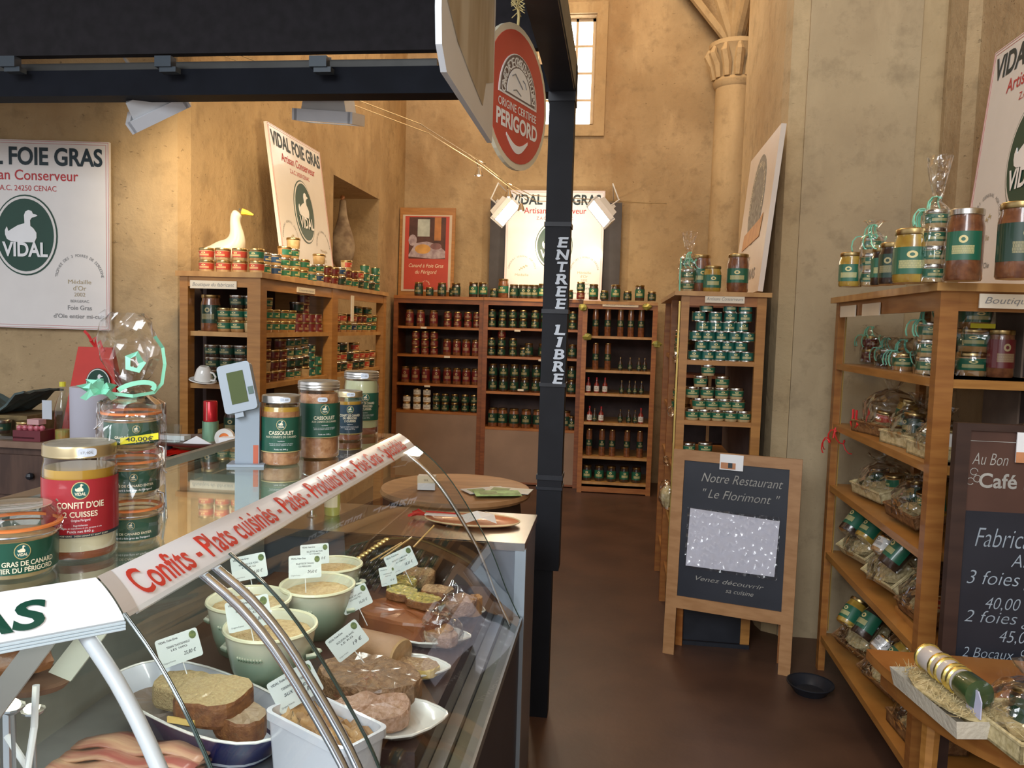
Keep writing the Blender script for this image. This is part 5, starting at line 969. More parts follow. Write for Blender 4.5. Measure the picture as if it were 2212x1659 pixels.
def slab(b, w, d, h, mi=0, M=None, p=3.2, n=26, jit=.03, top=None, tj=.004):
    tj = tj*.55; jit = jit*.7
    """rounded loaf slab: superellipse outline, rough edge"""
    out = []
    for i in range(n):
        a = 2*PI*i/n; ca, sa = math.cos(a), math.sin(a); r = (abs(ca)**p+abs(sa)**p)**(-1/p)*(1+random.uniform(-jit, jit)); out.append((ca*r*w/2, sa*r*d/2))
    vs = []; fs = []
    for sc_, z in ((.94, 0), (1, h*.15), (1, h*.85), (.965, h)): vs += [(x*sc_, y*sc_, z+random.uniform(-tj, tj)*(z > 0)) for x, y in out]
    for sc_ in (.7, .35): vs += [(x*sc_, y*sc_, h+random.uniform(-tj, tj)) for x, y in out]
    vs.append((0, 0, h)); c = len(vs)-1
    for j in range(5):
        for i in range(n): k = (i+1) % n; fs.append((j*n+i, j*n+k, (j+1)*n+k, (j+1)*n+i))
    b.add(vs, fs, mi, M); o = len(b.v)-len(vs); b.f += [tuple(range(o+n-1, o-1, -1))]; b.m += [mi]
    mt = mi if top is None else top
    for i in range(n): k = (i+1) % n; b.f.append((o+5*n+i, o+5*n+k, o+c)); b.m.append(mt)
    if top is not None:
        # faces of rings 3.. count as top
        for j in range(3, 5):
            base = len(b.m)-n-1-(5-j)*n
            for i in range(n): b.m[base+i] = mt
    return b
RX = Matrix.Rotation; TR = Matrix.Translation
def bowl(label, px_, py, R_, z=.91, H=.128, group='stoneware terrine bowls'):
    c = P(px_, py, z=z); z0 = DK; H = z-z0; t = thing('terrine_bowl', label, 'bowl', (c.x, c.y, z0+.0005), 0, group)
    b = MB(); r = R_; b.lathe([(0, 0), (r*.62, 0), (r*.72, H*.06), (r*.84, H*.35), (r*.93, H*.7), (r*.97, H*.9), (r*1.0, H*.97), (r*.985, H), (r*.94, H*.985), (r*.90, H*.9), (r*.85, H*.6), (r*.6, H*.2), (0, H*.18)], 40); part('bowl_body', b, BOWL, t, True)
    b = MB(); b.tube([(r*.985*math.cos(a*2*PI/40), r*.985*math.sin(a*2*PI/40), H*.985) for a in range(40)], .0045, 6, closed=True); part('rim', b, mat('cream_rim_glaze', (.68, .66, .46), .3, var=.04, coat=.5), t, True)
    b = MB(); k = 14; vs = [(0, 0, H*.84)]
    for j in range(1, 6):
        for i in range(k): a = 2*PI*i/k; vs.append((r*.895*j/5*math.cos(a), r*.895*j/5*math.sin(a), H*(.84+random.uniform(-.03, .035)*(1 if j < 5 else .3))))
    fs = [(0, 1+i, 1+(i+1) % k) for i in range(k)]+[(1+j*k+i, 1+(j+1)*k+i, 1+(j+1)*k+(i+1) % k, 1+j*k+(i+1) % k) for j in range(4) for i in range(k)]; b.add(vs, fs); part('rillettes_filling', b, TANP, t, True)
    b = MB(); a0 = -PI/2-.05
    for s in range(26): a = a0-.34+s*.024; q_ = r*.925+.002; b.tube([(q_*math.cos(a), q_*math.sin(a), H*.66+.004*math.sin(s*2.1)), (q_*math.cos(a+.02), q_*math.sin(a+.02), H*.66+.004*math.sin(s*2.1+1.5))], .0018, 4)
    part('relief_script', b, BOWL, t)
    for s in (-1, 1): b = MB(); b.tube([(s*r*.9, -.02, H*.55), (s*r*1.06, -.012, H*.56), (s*r*1.08, .012, H*.56), (s*r*.9, .02, H*.55)], .007, 6); part('lug_handle', b, BOWL, t, True)
    return t
bowl('foremost green stoneware bowl of rillettes beside the chrome support tubes', 585, 1350, .102)
bowl('pale green stoneware bowl of rillettes under the upright white card, far side', 686, 1262, .096)
bowl('stoneware bowl of rillettes half hidden behind the foremost bowl', 538, 1293, .100)
bowl('small nearly empty stoneware bowl at the back of the case', 722, 1218, .080, .895)
def plate(label, pts, z, nm='serving_plate', mats=None, dishh=.018, grp=None, outer=None):
    """flat dish with raised rim from a world-space outline, list of (x,y)"""
    cx_ = sum(p[0] for p in pts)/len(pts); cyy = sum(p[1] for p in pts)/len(pts); t = thing(nm, label, 'plate', (cx_, cyy, z), 0, grp)
    o = [(p[0]-cx_, p[1]-cyy) for p in pts]; n = len(o); b = MB(); vs = []
    for s, h in ((.0, .004), (.62, .004), (.80, .006), (1, dishh), (1.0, dishh-.004), (.78, 0), (.0, 0)): vs += [(x*s, y*s, h) for x, y in o]
    b.add(vs, [(j*n+i, j*n+(i+1) % n, (j+1)*n+(i+1) % n, (j+1)*n+i) for j in range(6) for i in range(n)]); b.m = [1 if k_ >= 4*n else 0 for k_ in range(6*n)]; part('dish_body', b, [mats or WHITEG, outer or mats or WHITEG], t, True)
    b = MB(); b.tube([(x, y, dishh-.001) for x, y in o], .0028, 6, closed=True); part('rim', b, WHITEG, t, True)
    return t
def outline(c, L, Wd, ang_, p=2.6, n=28):
    r = []
    for i in range(n):
        a = 2*PI*i/n; ca, sa = math.cos(a), math.sin(a); q_ = (abs(ca)**p+abs(sa)**p)**(-1/p); x, y = ca*q_*L/2, sa*q_*Wd/2; r.append((c[0]+x*math.cos(ang_)-y*math.sin(ang_), c[1]+x*math.sin(ang_)+y*math.cos(ang_)))
    return r
def food(nm, label, loc, rotz, w, d, h, m, topm=None, p=3.2, tilt=0, jit=.03, cat='pate', tj=.004, extra=None):
    t = thing(nm, label, cat, loc, Euler((tilt, 0, rotz), 'XYZ'))
    b = MB(); slab(b, w, d, h, 0, None, p, 26, jit, 1 if topm else None, tj); part('crust_and_flesh', b, [m, topm or m], t, False)
    if extra: extra(t)
    return t
# left dish with two terrine pieces
c = P(432, 1518, z=.80); dA = math.atan2(-.23, .47)
plate('long blue-white oval dish under the grainy loaf, near side of the case', outline((c.x, c.y), .50, .21, dA), .737, 'oval_dish', mat('blue_white_dish', (.50, .53, .60), .25, var=.05, coat=.6), .075, outer=mat('navy_dish_outside', (.012, .014, .07), .25, var=.1, coat=.6))  # dish body is navy on its outer side below the rim
l1 = P(465, 1500, z=.86)
food('terrine_loaf', 'grainy flat-topped terrine loaf with yellow fat edge on the oval dish', (l1.x-.012, l1.y+.02, .812), dA+.35, .14, .125, .05, CRUST, TERR, 3.4, .05)
def fe(t): b = MB(); b.box(-.06, .0, -.065, -.061, .006, .018); part('fat_layer', b, FAT, t)
fe(bpy.data.objects['terrine_loaf'])
food('terrine_end', 'second grainy terrine piece behind the flat-topped loaf, under its card', (l1.x-.115, l1.y+.085, .795), dA+.3, .12, .10, .045, TERR, TERR, 2.6)
l2 = P(515, 1560, z=.82); food('pate_slice', 'round brown pâté half lying at the near end of the oval dish', (l2.x-.01, l2.y+.025, .785), dA, .125, .085, .045, CRUST, mat('grey_brown_cut', (.34, .25, .16), .5, col2=(.26, .18, .11), vscale=60, bump=.3, bscale=80), 2.1)
l3 = P(345, 1500, z=.79); food('ham_slices', 'flat greyish sliced meat at the far tip of the oval dish', (l3.x, l3.y, .758), dA, .15, .12, .02, mat('greyish_meat', (.30, .24, .20), .4, col2=(.22, .16, .13), vscale=10, coat=.3), None, 2.4)
# white rectangular box
ba, bb_, bc = P(567, 1532, z=.868), P(742, 1622, z=.868), P(842, 1568, z=.868)
u = (bb_-ba); L_ = u.length; ua = math.atan2(u.y, u.x); v_ = Vector((-u.y, u.x, 0)).normalized(); Wd = abs((bc-bb_).dot(v_)); cc = ba+u/2+v_*(Wd/2); H0 = .7355
t = thing('white_terrine_box', 'white rectangular porcelain box of flaky pâté under the handwritten card', 'dish', (cc.x, cc.y, H0), ua)
b = MB(); hx, hy, H_ = L_/2, Wd/2, .132
def rr(sx, sy, rad=.018, k=5): return [(cx2+rad*math.cos(a), cy2+rad*math.sin(a)) for cx2, cy2, a0 in ((sx-rad, sy-rad, 0), (-sx+rad, sy-rad, PI/2), (-sx+rad, -sy+rad, PI), (sx-rad, -sy+rad, 1.5*PI)) for a in [a0+PI/2*i/(k-1) for i in range(k)]]
rings = [(rr(hx*.88, hy*.86), 0), (rr(hx*.96, hy*.95), H_*.86), (rr(hx, hy), H_*.88), (rr(hx, hy), H_), (rr(hx-.007, hy-.007), H_), (rr(hx-.010, hy-.010), H_*.8), (rr(hx*.85, hy*.83), .01)]
n = 20; vs = []; [vs.extend([(x, y, z) for x, y in r_]) for r_, z in rings]; fs = [(j*n+i, j*n+(i+1) % n, (j+1)*n+(i+1) % n, (j+1)*n+i) for j in range(6) for i in range(n)]+[tuple(range(n-1, -1, -1)), tuple(range(6*n, 7*n))]
b.add(vs, fs); part('box_body', b, mat('bluish_white_porcelain', (.62, .64, .70), .2, var=.02, coat=.6), t, True)
b = MB(); g = 12; vs = [((hx-.012)*(2*i/g-1), (hy-.012)*(2*j/g-1), H_*.86+random.uniform(-.006, .010)+(.012 if (i+j) % 5 == 0 else 0)) for i in range(g+1) for j in range(g+1)]
b.add(vs, [(i*(g+1)+j, (i+1)*(g+1)+j, (i+1)*(g+1)+j+1, i*(g+1)+j+1) for i in range(g) for j in range(g)]); part('flaky_filling', b, mat('flaky_brown_pate', (.46, .28, .12), .45, col2=(.26, .13, .05), vscale=22, bump=.6, bscale=60, coat=.3), t, True)
# plates at the rail side with pâtés
def at2(px_, py, z=.79): p = P(px_, py, z=z); return (p.x, p.y)
def tri_plate(label, tip, back, wid, z=DK+.001):
    """white leaf-shaped plate whose narrow end is tip"""
    t0, k0 = Vector((*at2(*tip), 0)), Vector((*at2(*back), 0)); d = (t0-k0); L2 = d.length; d.normalize(); s = Vector((-d.y, d.x, 0)); pts = []
    prof = [(-.0, .55), (.15, .8), (.4, 1.0), (.6, .95), (.8, .66), (.93, .34), (1.0, .08)]
    for u_, w_ in prof: p = k0+d*(L2*u_)+s*(wid/2*w_); pts.append((p.x, p.y))
    for u_, w_ in reversed(prof): p = k0+d*(L2*u_)-s*(wid/2*w_); pts.append((p.x, p.y))
    return plate(label, pts, z)
tri_plate('white leaf-shaped plate at the near rail, under the crusty pâté', (965, 1548), (760, 1560), .17)
tri_plate('white leaf-shaped plate under the yellow-edged slices, second from the near rail end', (972, 1447), (800, 1440), .13)
tri_plate('white leaf-shaped plate under the cellophane-wrapped piece, third along the rail', (1016, 1380), (850, 1370), .13)
tri_plate('white leaf-shaped plate with an orange wedge at the far end of the rail', (1046, 1325), (930, 1300), .11)
f = at2(800, 1545, .80); food('crusty_pate', 'broken pinkish crusty pâté on the nearest leaf-shaped plate', (*f, .788), .2, .17, .12, .035, PINKP, PINKP, 2.2, 0, .10, tj=.009)
f = at2(800, 1478, .80); food('coarse_pate_loaf', 'large dark coarse pâté loaf between the chrome tubes and the plates', (*f, .781), -.25, .24, .16, .05, DPATE, DPATE, 2.4, .02, .06, tj=.008)
f = at2(895, 1440, .80); food('sliced_terrine', 'yellow-edged terrine slices on the second leaf-shaped plate', (*f, .787), -.15, .12, .07, .022, FAT, PATE, 2.6, 0, .05)
f = at2(800, 1395, .82)
t = thing('pate_roll', 'smooth light-brown pâté roll with oval cut face beside the tilted cards', 'pate', (*f, .815), -.30)
b = MB(); b.lathe([(0, -.09), (.04, -.088), (.052, -.07), (.053, .07), (.050, .085)], 24, M=RX(PI/2, 4, 'Y'), sx=.72); part('smooth_crust', b, mat('smooth_brown_crust', (.32, .17, .08), .5, col2=(.25, .12, .055), vscale=12, bump=.15, bscale=60), t, True)
b = MB(); b.lathe([(.050, .085), (.046, .090), (0, .091)], 24, M=RX(PI/2, 4, 'Y'), sx=.72); part('cut_face', b, mat('cut_pate_face', (.50, .32, .15), .5, col2=(.40, .24, .10), vscale=50, bump=.4, bscale=80), t)
f = at2(875, 1345, .80); t = food('red_brown_terrine_block', 'red-brown terrine block under yellow-green slices in the middle of the case', (*f, .781), -.3, .24, .17, .055, mat('red_brown_jelly', (.24, .07, .02), .3, col2=(.16, .04, .015), vscale=10, coat=.6), None, 3.0)
for k, (px_, py, w, an_) in enumerate(((868, 1282, .085, -.3), (915, 1300, .10, -.35), (945, 1282, .09, -.2))):
    f = at2(px_, py, .85); food('yellow_terrine_slice', ('small yellow-green terrine slice next to the narrow card', 'broad yellow-green terrine slice at the front of the block', 'mottled brown terrine slice behind the broad yellow one')[k], (*f, .838+.002*k), an_, w, .07, .022, CRUST, YT if k < 2 else PATE, 3.0, .0, .04)
for k, (px_, py, w, m__) in enumerate(((905, 1240, .10, PATE), (868, 1258, .09, YT), (985, 1300, .12, PINKP))):
    f = at2(px_, py, .83); food('herbed_pate_piece', ('pale jellied pâté piece farthest back under the tilted card', 'herb-flecked pâté piece beside the narrow white card', 'pinkish pâté lump near the dark end panel')[k], (*f, .80), .2*k, w, .08, .04, m__, m__, 2.2, .04, .08, tj=.006)
f = at2(940, 1370, .80); food('orange_pate_slice', 'orange pâté slice on the third plate beside the cellophane', (*f, .788), -.2, .10, .07, .03, PATE, mat('orange_cut', (.50, .27, .09), .4, col2=(.36, .16, .05), vscale=30, coat=.4), 2.6)
f = at2(1022, 1318, .80); food('orange_wedge', 'orange crusted wedge on the farthest leaf-shaped plate', (*f, .788), .9, .055, .045, .05, MATS['orange_cut'], MATS['orange_cut'], 2.2)
f = at2(950, 1375, .80); t = thing('wrapped_pate', 'pâté piece in shining crumpled cellophane on the third plate', 'pate', (*f, .787), -.6)
b = MB(); slab(b, .11, .065, .03, 0, None, 2.3, 20, .06); part('filling', b, PINKP, t); b = MB(); b.ball((0, 0, .03), (.075, .05, .05), 12, jit=.16); b.add([(.02, -.02, .05), (.05, .04, .13), (-.01, .05, .15), (-.03, 0, .07)], [(0, 1, 2, 3)]); part('cellophane_wrap', b, CELLO, t)
# cured meat slices on the steel floor, roast on its board
t = thing('cured_meat_tray', 'overlapping pink cured meat slices on the steel floor at the near end', 'meat', (*at2(262, 1668, .77), .7355), 0)
for k in range(6):
    b = MB(); n = 14; vs = []
    for i in range(n+1):
        for j in range(5): x = -.13+.26*i/n; y = -.045+.09*j/4; vs.append((x, y+k*.035-.09, .018+.012*math.cos(j/4*PI-.6)+.006*math.sin(i*.9+k)+k*.0035+.006))
    b.add(vs, [(i*5+j, (i+1)*5+j, (i+1)*5+j+1, i*5+j+1) for i in range(n) for j in range(4)]); b.M = None
    o = part('meat_slice', b, BACON, t, True); md = o.modifiers.new('s', 'SOLIDIFY'); md.thickness = .005
b = MB(); b.box(-.15, .15, -.15, .15, 0, .006); part('tray', b, STEELD, t)
f = P(30, 1425, d=1.35); t = thing('roast', 'brown roast on a board in the case behind the green letters', 'meat', f+Vector((0, 0, -.03))); b = MB(); b.ball((-.03, 0, .035), (.10, .05, .035), 16, jit=.06); part('roast_body', b, mat('roast_crust', (.26, .11, .04), .45, col2=(.14, .05, .02), vscale=24, bump=.5, bscale=60, coat=.2), t, True)
b = MB(); b.lathe([(0, -.012), (.09, -.012), (.10, 0), (.09, .002), (0, .002)], 28, sy=.6); part('board', b, mat('dark_wood_board', (.14, .075, .045), .5, var=.2), t)
b = MB(); b.tube([(-.03, .02, -.012), (-.03, .02, -(f.z-.03-.736))], .012, 8); part('stand', b, STEELD, t)

# price cards ----------------------------------------------------------
CARD = mat('white_card', (.60, .66, .65), .3, var=.01, coat=.3)
def card(label, px_, py, z, w, roll, l1_, l2_, price, hand=None, narrow=1, yaw=0):
    """card whose centre is seen at px,py; z picks its height above the deck"""
    c = P(px_, py, z=z); yw = math.atan2(c.y, c.x)-PI/2+PI/2; face = math.atan2(-c.x, c.y)*1.0+yaw
    t = thing('price_card', label, 'card', c, (math.radians(-12), math.radians(roll), face), 'price cards in the case'); t.rotation_euler = (Matrix.Rotation(face, 4, 'Z') @ Matrix.Rotation(math.radians(-14), 4, 'X') @ Matrix.Rotation(math.radians(-roll), 4, 'Y')).to_euler()
    h = w/1.35/narrow*.97; b = MB(); b.prism([(x, z_) for x, z_ in rr(w/2, h/2, w*.06, 4)], 0, .0015, ax='y'); part('card_sheet', b, CARD, t)
    b = MB(); b.text(SHOP, -w*.43, h*.33, w*.05, w*.45, y=-.0004, align='l', bold=.02); b.text(l1_, -w*.0, h*.10, w*.052, w*.55, y=-.0004, bold=.01); 
    if hand: b.text(hand, .0, -h*.10, w*.10, w*.55, y=-.0004, shear=.3)
    else: b.text(l2_, 0, -h*.02, w*.048, w*.38, y=-.0004, bold=.01)
    b.text(price, w*.22, -h*.28, w*.085, w*.30, y=-.0004, shear=.3, bold=.01); b.text('Origine France', -w*.43, -h*.38, w*.035, w*.28, y=-.0004, align='l'); part('lettering', b, INK, t)
    b = MB(); b.prism(ellipse(w*.085*(1 if narrow == 1 else .8), w*.10, w*.37, h*.30, 20), -.0006, 0, ax='y'); part('round_emblem', b, mat('olive_emblem', (.14, .19, .04), .5, col2=(.04, .09, .03), vscale=200), t)
    b = MB(); b.tube([(0, .003, -h*.45), (.002, .003, -h*.45-.05)], .0012, 6); part('pin', b, WHITEP, t)
    return t
SHOP = 'VIDAL Foie-Gras'
card('white price card on a pin above the grainy terrine loaf', 387, 1400, .895, .085, 14, 'TERRINE TRADITIONNELLE', 'LES 100G', '25,80 €')
card('large white price card standing in the foremost bowl', 537, 1325, .955, .092, 9, 'RILLETTES D OIE', 'LE KG', '26,80 €')
card('upright white price card in the far pale green bowl', 659, 1224, .955, .083, 1, 'RILLETTES DE CANARD', 'DU PERIGORD', '24,60 €')
card('white price card partly hidden behind the upright one', 680, 1197, .945, .078, 3, 'RILLETTES AU FOIE', 'DE CANARD', '18,50 €')
card('white price card behind the chrome tubes in the half-hidden bowl', 538, 1225, .95, .088, 8, 'RILLETTES PUR PORC', 'LE KG', '16,00 €')
card('tilted white price card above the jellied pâté at the far end', 866, 1212, .90, .086, 25, 'PATE DE CAMPAGNE', 'AU PIMENT', '18,20 €')
card('narrow white price card overlapping the far tilted one', 838, 1244, .885, .045, 12, 'TERRINE', 'VEGETALE', '12 €', narrow=.62)
card('tilted white price card beside the pale green bowl', 767, 1294, .88, .078, 24, 'TERRINE DE LAPIN', 'AUX NOISETTES', '16,20 €')
card('steeply tilted white price card over the pâté roll', 750, 1384, .88, .082, 36, 'BOUDIN BLANC', 'LE KG', '19 €')
card('tilted card with handwritten words above the white porcelain box', 638, 1484, .895, .090, 27, 'TERRINE FORESTIERE', '', '25,80 €', 'aux cèpes')
# sticks and braid lying at the far end
t = thing('bamboo_skewers', 'bamboo sticks and braided straw leaning behind the far cards', 'sticks'); b = None
for a, c in (((822, 1208), (890, 1160)), ((800, 1212), (868, 1172)), ((893, 1182), (938, 1135))): b = MB(); b.tube([P(*a, Y=2.33), P(*c, Y=2.40)], .003, 6); part('stick', b, mat('bamboo', (.50, .30, .10), .4, var=.2, coat=.3), t)
b = MB(); s0, s1 = P(775, 1205, Y=2.28), P(835, 1165, Y=2.38)
for k in range(9): b.ball(s0.lerp(s1, k/8), (.010, .008, .006), 8)
part('braid', b, mat('brass_braid', (.60, .42, .16), .3, .6, var=.2), t, True)

# ------------------------------------------------------------------ jars on the glass top
GZ = 1.2502
def cyl(R_, a0=0): return lambda a, c: (R_*math.sin(a/R_+a0), -R_*math.cos(a/R_+a0), c)
def emblem(b, R_, r, zc, fn, ring=GOLDI):
    n = 26
    for rad, lift, mi in ((r, .0002, 1), (r*.9, .0004, 2)):
        f2 = cyl(R_+lift); vs = [f2(0, zc)]+[f2(rad*.92*math.cos(2*PI*i/n), zc+rad*math.sin(2*PI*i/n)) for i in range(n)]; b.add(vs, [(0, 1+i, 1+(i+1) % n) for i in range(n)], mi)
    f3 = cyl(R_+.0006); k = r/.20; b.add([f3(x*k, (z-.497)*k+zc+.1*r) for x, z in DUCK], [tuple(range(len(DUCK)))], 3)
    b.text('VIDAL', 0, zc-r*.55, r*.34, r*1.15, 3, fn=cyl(R_+.0007), bold=.03)
def big_jar(name, label, px_, py, D, H, lidm, content, lab, lettering, lcol, group=None, lidh=.016, rz=None, neck=.0, screw=False, sticker=True, a0=0, stickz=None):
    p = P(px_, py, z=GZ); face = math.atan2(-p.x, p.y); face = rz if rz is not None else face
    t = thing(name, label, 'jar', (p.x, p.y, GZ), face); R_ = D/2; hb = H-lidh; nk = R_*(.95-neck)
    z = .004
    for k, (hf, cm) in enumerate(content):
        b = MB(); z1 = hb*hf; ri = R_-.003
        if z1 > hb*.9: b.lathe([(0, z), (ri, z), (ri, hb*.86), (nk-.003, z1), (0, z1)], 40)
        else: b.lathe([(0, z), (ri*(.97 if k == 0 else 1), z), (ri, z+.004), (ri, z1), (0, z1)], 40)
        part('filling', b, cm, t, True); z = z1+.0002
    b = MB(); b.lathe([(0, .0008), (R_*.93, .0008), (R_*.99, .005), (R_, .012), (R_, hb*.86), (R_*.985, hb*.90), (nk, hb*.95), (nk, hb)], 44); part('glass_body', b, GLJ, t, True)
    b = MB(); q_ = nk*1.035
    if screw: pr = [(q_*.98, hb), (q_, hb+.001), (q_, hb+lidh*.25), (q_*1.02, hb+lidh*.3), (q_, hb+lidh*.38), (q_, hb+lidh*.55), (q_*1.02, hb+lidh*.6), (q_, hb+lidh*.68), (q_, hb+lidh-.002), (q_*.97, hb+lidh)]
    else: pr = [(q_*.99, hb-.001), (q_*1.01, hb+.0005), (q_, hb+.003), (q_, hb+lidh-.003), (q_*.98, hb+lidh)]
    b.lathe(pr, 44); o = part('lid', b, lidm, t, True)
    b = MB(); b.lathe([(q_*.98, hb+lidh), (q_*.94, hb+lidh+.0008), (q_*.90, hb+lidh-.001), (0, hb+lidh-.0005)], 44); part('lid_top', b, LIDTOP, o, True)
    (z0, z1, span, lm) = lab; RL = R_+.0008; b = MB(); a = math.radians(span/2)
    b.lathe([(RL, z0), (RL, z1)], 40, a0=-PI/2-a+a0, a1=-PI/2+a+a0); lo = part('paper_label', b, lm, t, True)
    b = MB(); b.M = RX(a0, 4, 'Z')
    for (st, zz, hh, ww, mi) in lettering:
        if st == '@': emblem(b, RL, hh, zz, None)
        elif st == '_': b.lathe([(RL+.0003, zz), (RL+.0003, zz+hh)], 30, mi, a0=-PI/2-a, a1=-PI/2+a)
        else: b.text(st, 0, zz, hh, ww, mi, fn=cyl(RL+.0005), bold=.02 if hh > .005 else 0)
    part('lettering', b, [lcol, GOLDI, MATS['emblem_green'], CREAM, WHITEI, INK], lo)
    if sticker:
        b = MB(); fs_ = cyl(q_*1.012+.0008 if stickz is None else R_+.001, .18); hs = lidh*.38 if stickz is None else .006; zc = hb+lidh*.5 if stickz is None else stickz
        n = 20; vs = [fs_(0, zc)]+[fs_(.0125*math.copysign(abs(math.cos(2*PI*i/n))**.5, math.cos(2*PI*i/n)), zc+hs*math.copysign(abs(math.sin(2*PI*i/n))**.6, math.sin(2*PI*i/n))) for i in range(n)]
        b.add(vs, [(0, 1+i, 1+(i+1) % n) for i in range(n)]); b.text('17,40€', 0, zc-.0018, .0036, .016, 1, fn=(lambda a_, c_: Vector(fs_(a_, c_))+Vector((0, -.0005, 0)))); part('price_sticker', b, [mat('pale_blue_sticker', (.62, .70, .82), .5, var=.02), GREYI], t)
    return t
mat('emblem_green', (.01, .10, .09), .4, var=.05)
LRED = mat('crimson_label', (.33, .012, .022), .42, var=.06, vscale=30, coat=.4); LGRN = mat('bottle_green_label', (.006, .075, .045), .42, var=.06, vscale=30, coat=.4); LNVY = mat('navy_green_label', (.006, .035, .06), .42, var=.06, vscale=30, coat=.4)
CASS = mat('bean_stew', (.50, .26, .13), .4, col2=(.34, .14, .06), vscale=55, bump=.4, bscale=60, coat=.5); OIL = mat('amber_fat', (.50, .30, .035), .25, col2=(.38, .20, .02), vscale=14, coat=1); WFAT = mat('white_goose_fat', (.62, .58, .42), .35, var=.06, coat=.8); BRJ = mat('brown_jelly', (.22, .065, .03), .25, var=.15, coat=1); GFAT = mat('greenish_fat', (.46, .47, .28), .3, var=.06, coat=.8)
LIDG = mat('antique_gold_lid', (.60, .50, .30), .3, .9, var=.06); LIDS = mat('satin_silver_lid', (.66, .65, .62), .28, 1, var=.04)
small = lambda z: [('Ingrédients:', z, .0025, .016, 4), ('Cuisses et manchons, graisse, sel, poivre', z-.006, .0022, .058, 4), ('graisse de canard, couenne, ail, oignon', z-.0095, .0022, .055, 4)]
big_jar('glass_preserve_jar', 'large crimson-labelled goose confit jar with gold lid at the near end of the case', 175, 1196, .098, .164, LIDG, [(.10, BRJ), (.26, WFAT), (.88, OIL)],
  (.036, .118, 200, LRED), [('@', .103, .0125, 0, 0), ("CONFIT D'OIE", .078, .0085, .062, 0), ('2 CUISSES', .0655, .0075, .044, 0), ('Origine Périgord', .0595, .0032, .024, 4), ('Ingrédients:', .0525, .0025, .018, 4), ('Cuisses et manchons d oie, graisse d oie', .0488, .002, .055, 4), ('Poids net 840 g.', .0435, .0034, .034, 4), ('_', .0362, .0045, 0, 5), ('VIDAL FOIE GRAS   24250 CENAC ET SAINT JULIEN', .0375, .0022, .075, 3)], CREAM)
big_jar('glass_preserve_jar', 'green-labelled cassoulet jar nearest the scale display on the glass top', 607, 1002, .093, .168, LIDS, [(.86, CASS), (.93, OIL)],
  (.034, .118, 200, LGRN), [('@', .101, .0125, 0, 0), ('CASSOULET', .0775, .0085, .060, 0), ('AUX CONFITS DE CANARD', .0695, .005, .076, 0)]+small(.061)+[('Poids net 840 g.', .041, .0032, .032, 4), ('_', .0345, .002, 0, 1)], CREAM)
big_jar('glass_preserve_jar', 'taller cassoulet jar with ridged silver lid, second in the row on the glass top', 687, 986, .106, .196, LIDS, [(.95, CASS)],
  (.055, .142, 150, LGRN), [('@', .127, .0125, 0, 0), ('CASSOULET', .102, .0085, .056, 0), ('AUX CONFITS DE CANARD', .094, .005, .066, 0)]+small(.086)+[('Poids net 1500 g.', .063, .0032, .032, 4), ('_', .0555, .0015, 0, 1)], CREAM, lidh=.022, screw=True, a0=.30, stickz=.152)
big_jar('glass_preserve_jar', 'small navy-labelled duck confit jar third in the row on the glass top', 751, 950, .084, .146, LIDG, [(.15, BRJ), (.9, OIL)],
  (.022, .108, 200, LNVY), [('@', .094, .011, 0, 0), ('CONFIT DE CANARD', .074, .0065, .062, 0), ('DU PÉRIGORD', .066, .006, .042, 0), ('2 CUISSES', .058, .006, .034, 0)]+small(.050)+[('Poids net 700 g.', .036, .003, .03, 4), ('_', .0225, .0015, 0, 1)], CREAM, a0=.15)
big_jar('glass_preserve_jar', 'tallest duck confit jar of pale fat at the far end of the glass top', 779, 937, .108, .196, LIDS, [(.14, BRJ), (.97, GFAT)],
  (.045, .132, 120, LGRN), [('@', .118, .0125, 0, 0), ('CONFIT DE CANARD', .098, .0068, .060, 0), ('DU PÉRIGORD', .089, .0065, .046, 0), ('4 CUISSES', .080, .0065, .038, 0)]+small(.071)+[('Poids net 1280 g.', .055, .003, .03, 4), ('_', .0455, .0015, 0, 1)], CREAM, lidh=.022, screw=True, a0=.25)
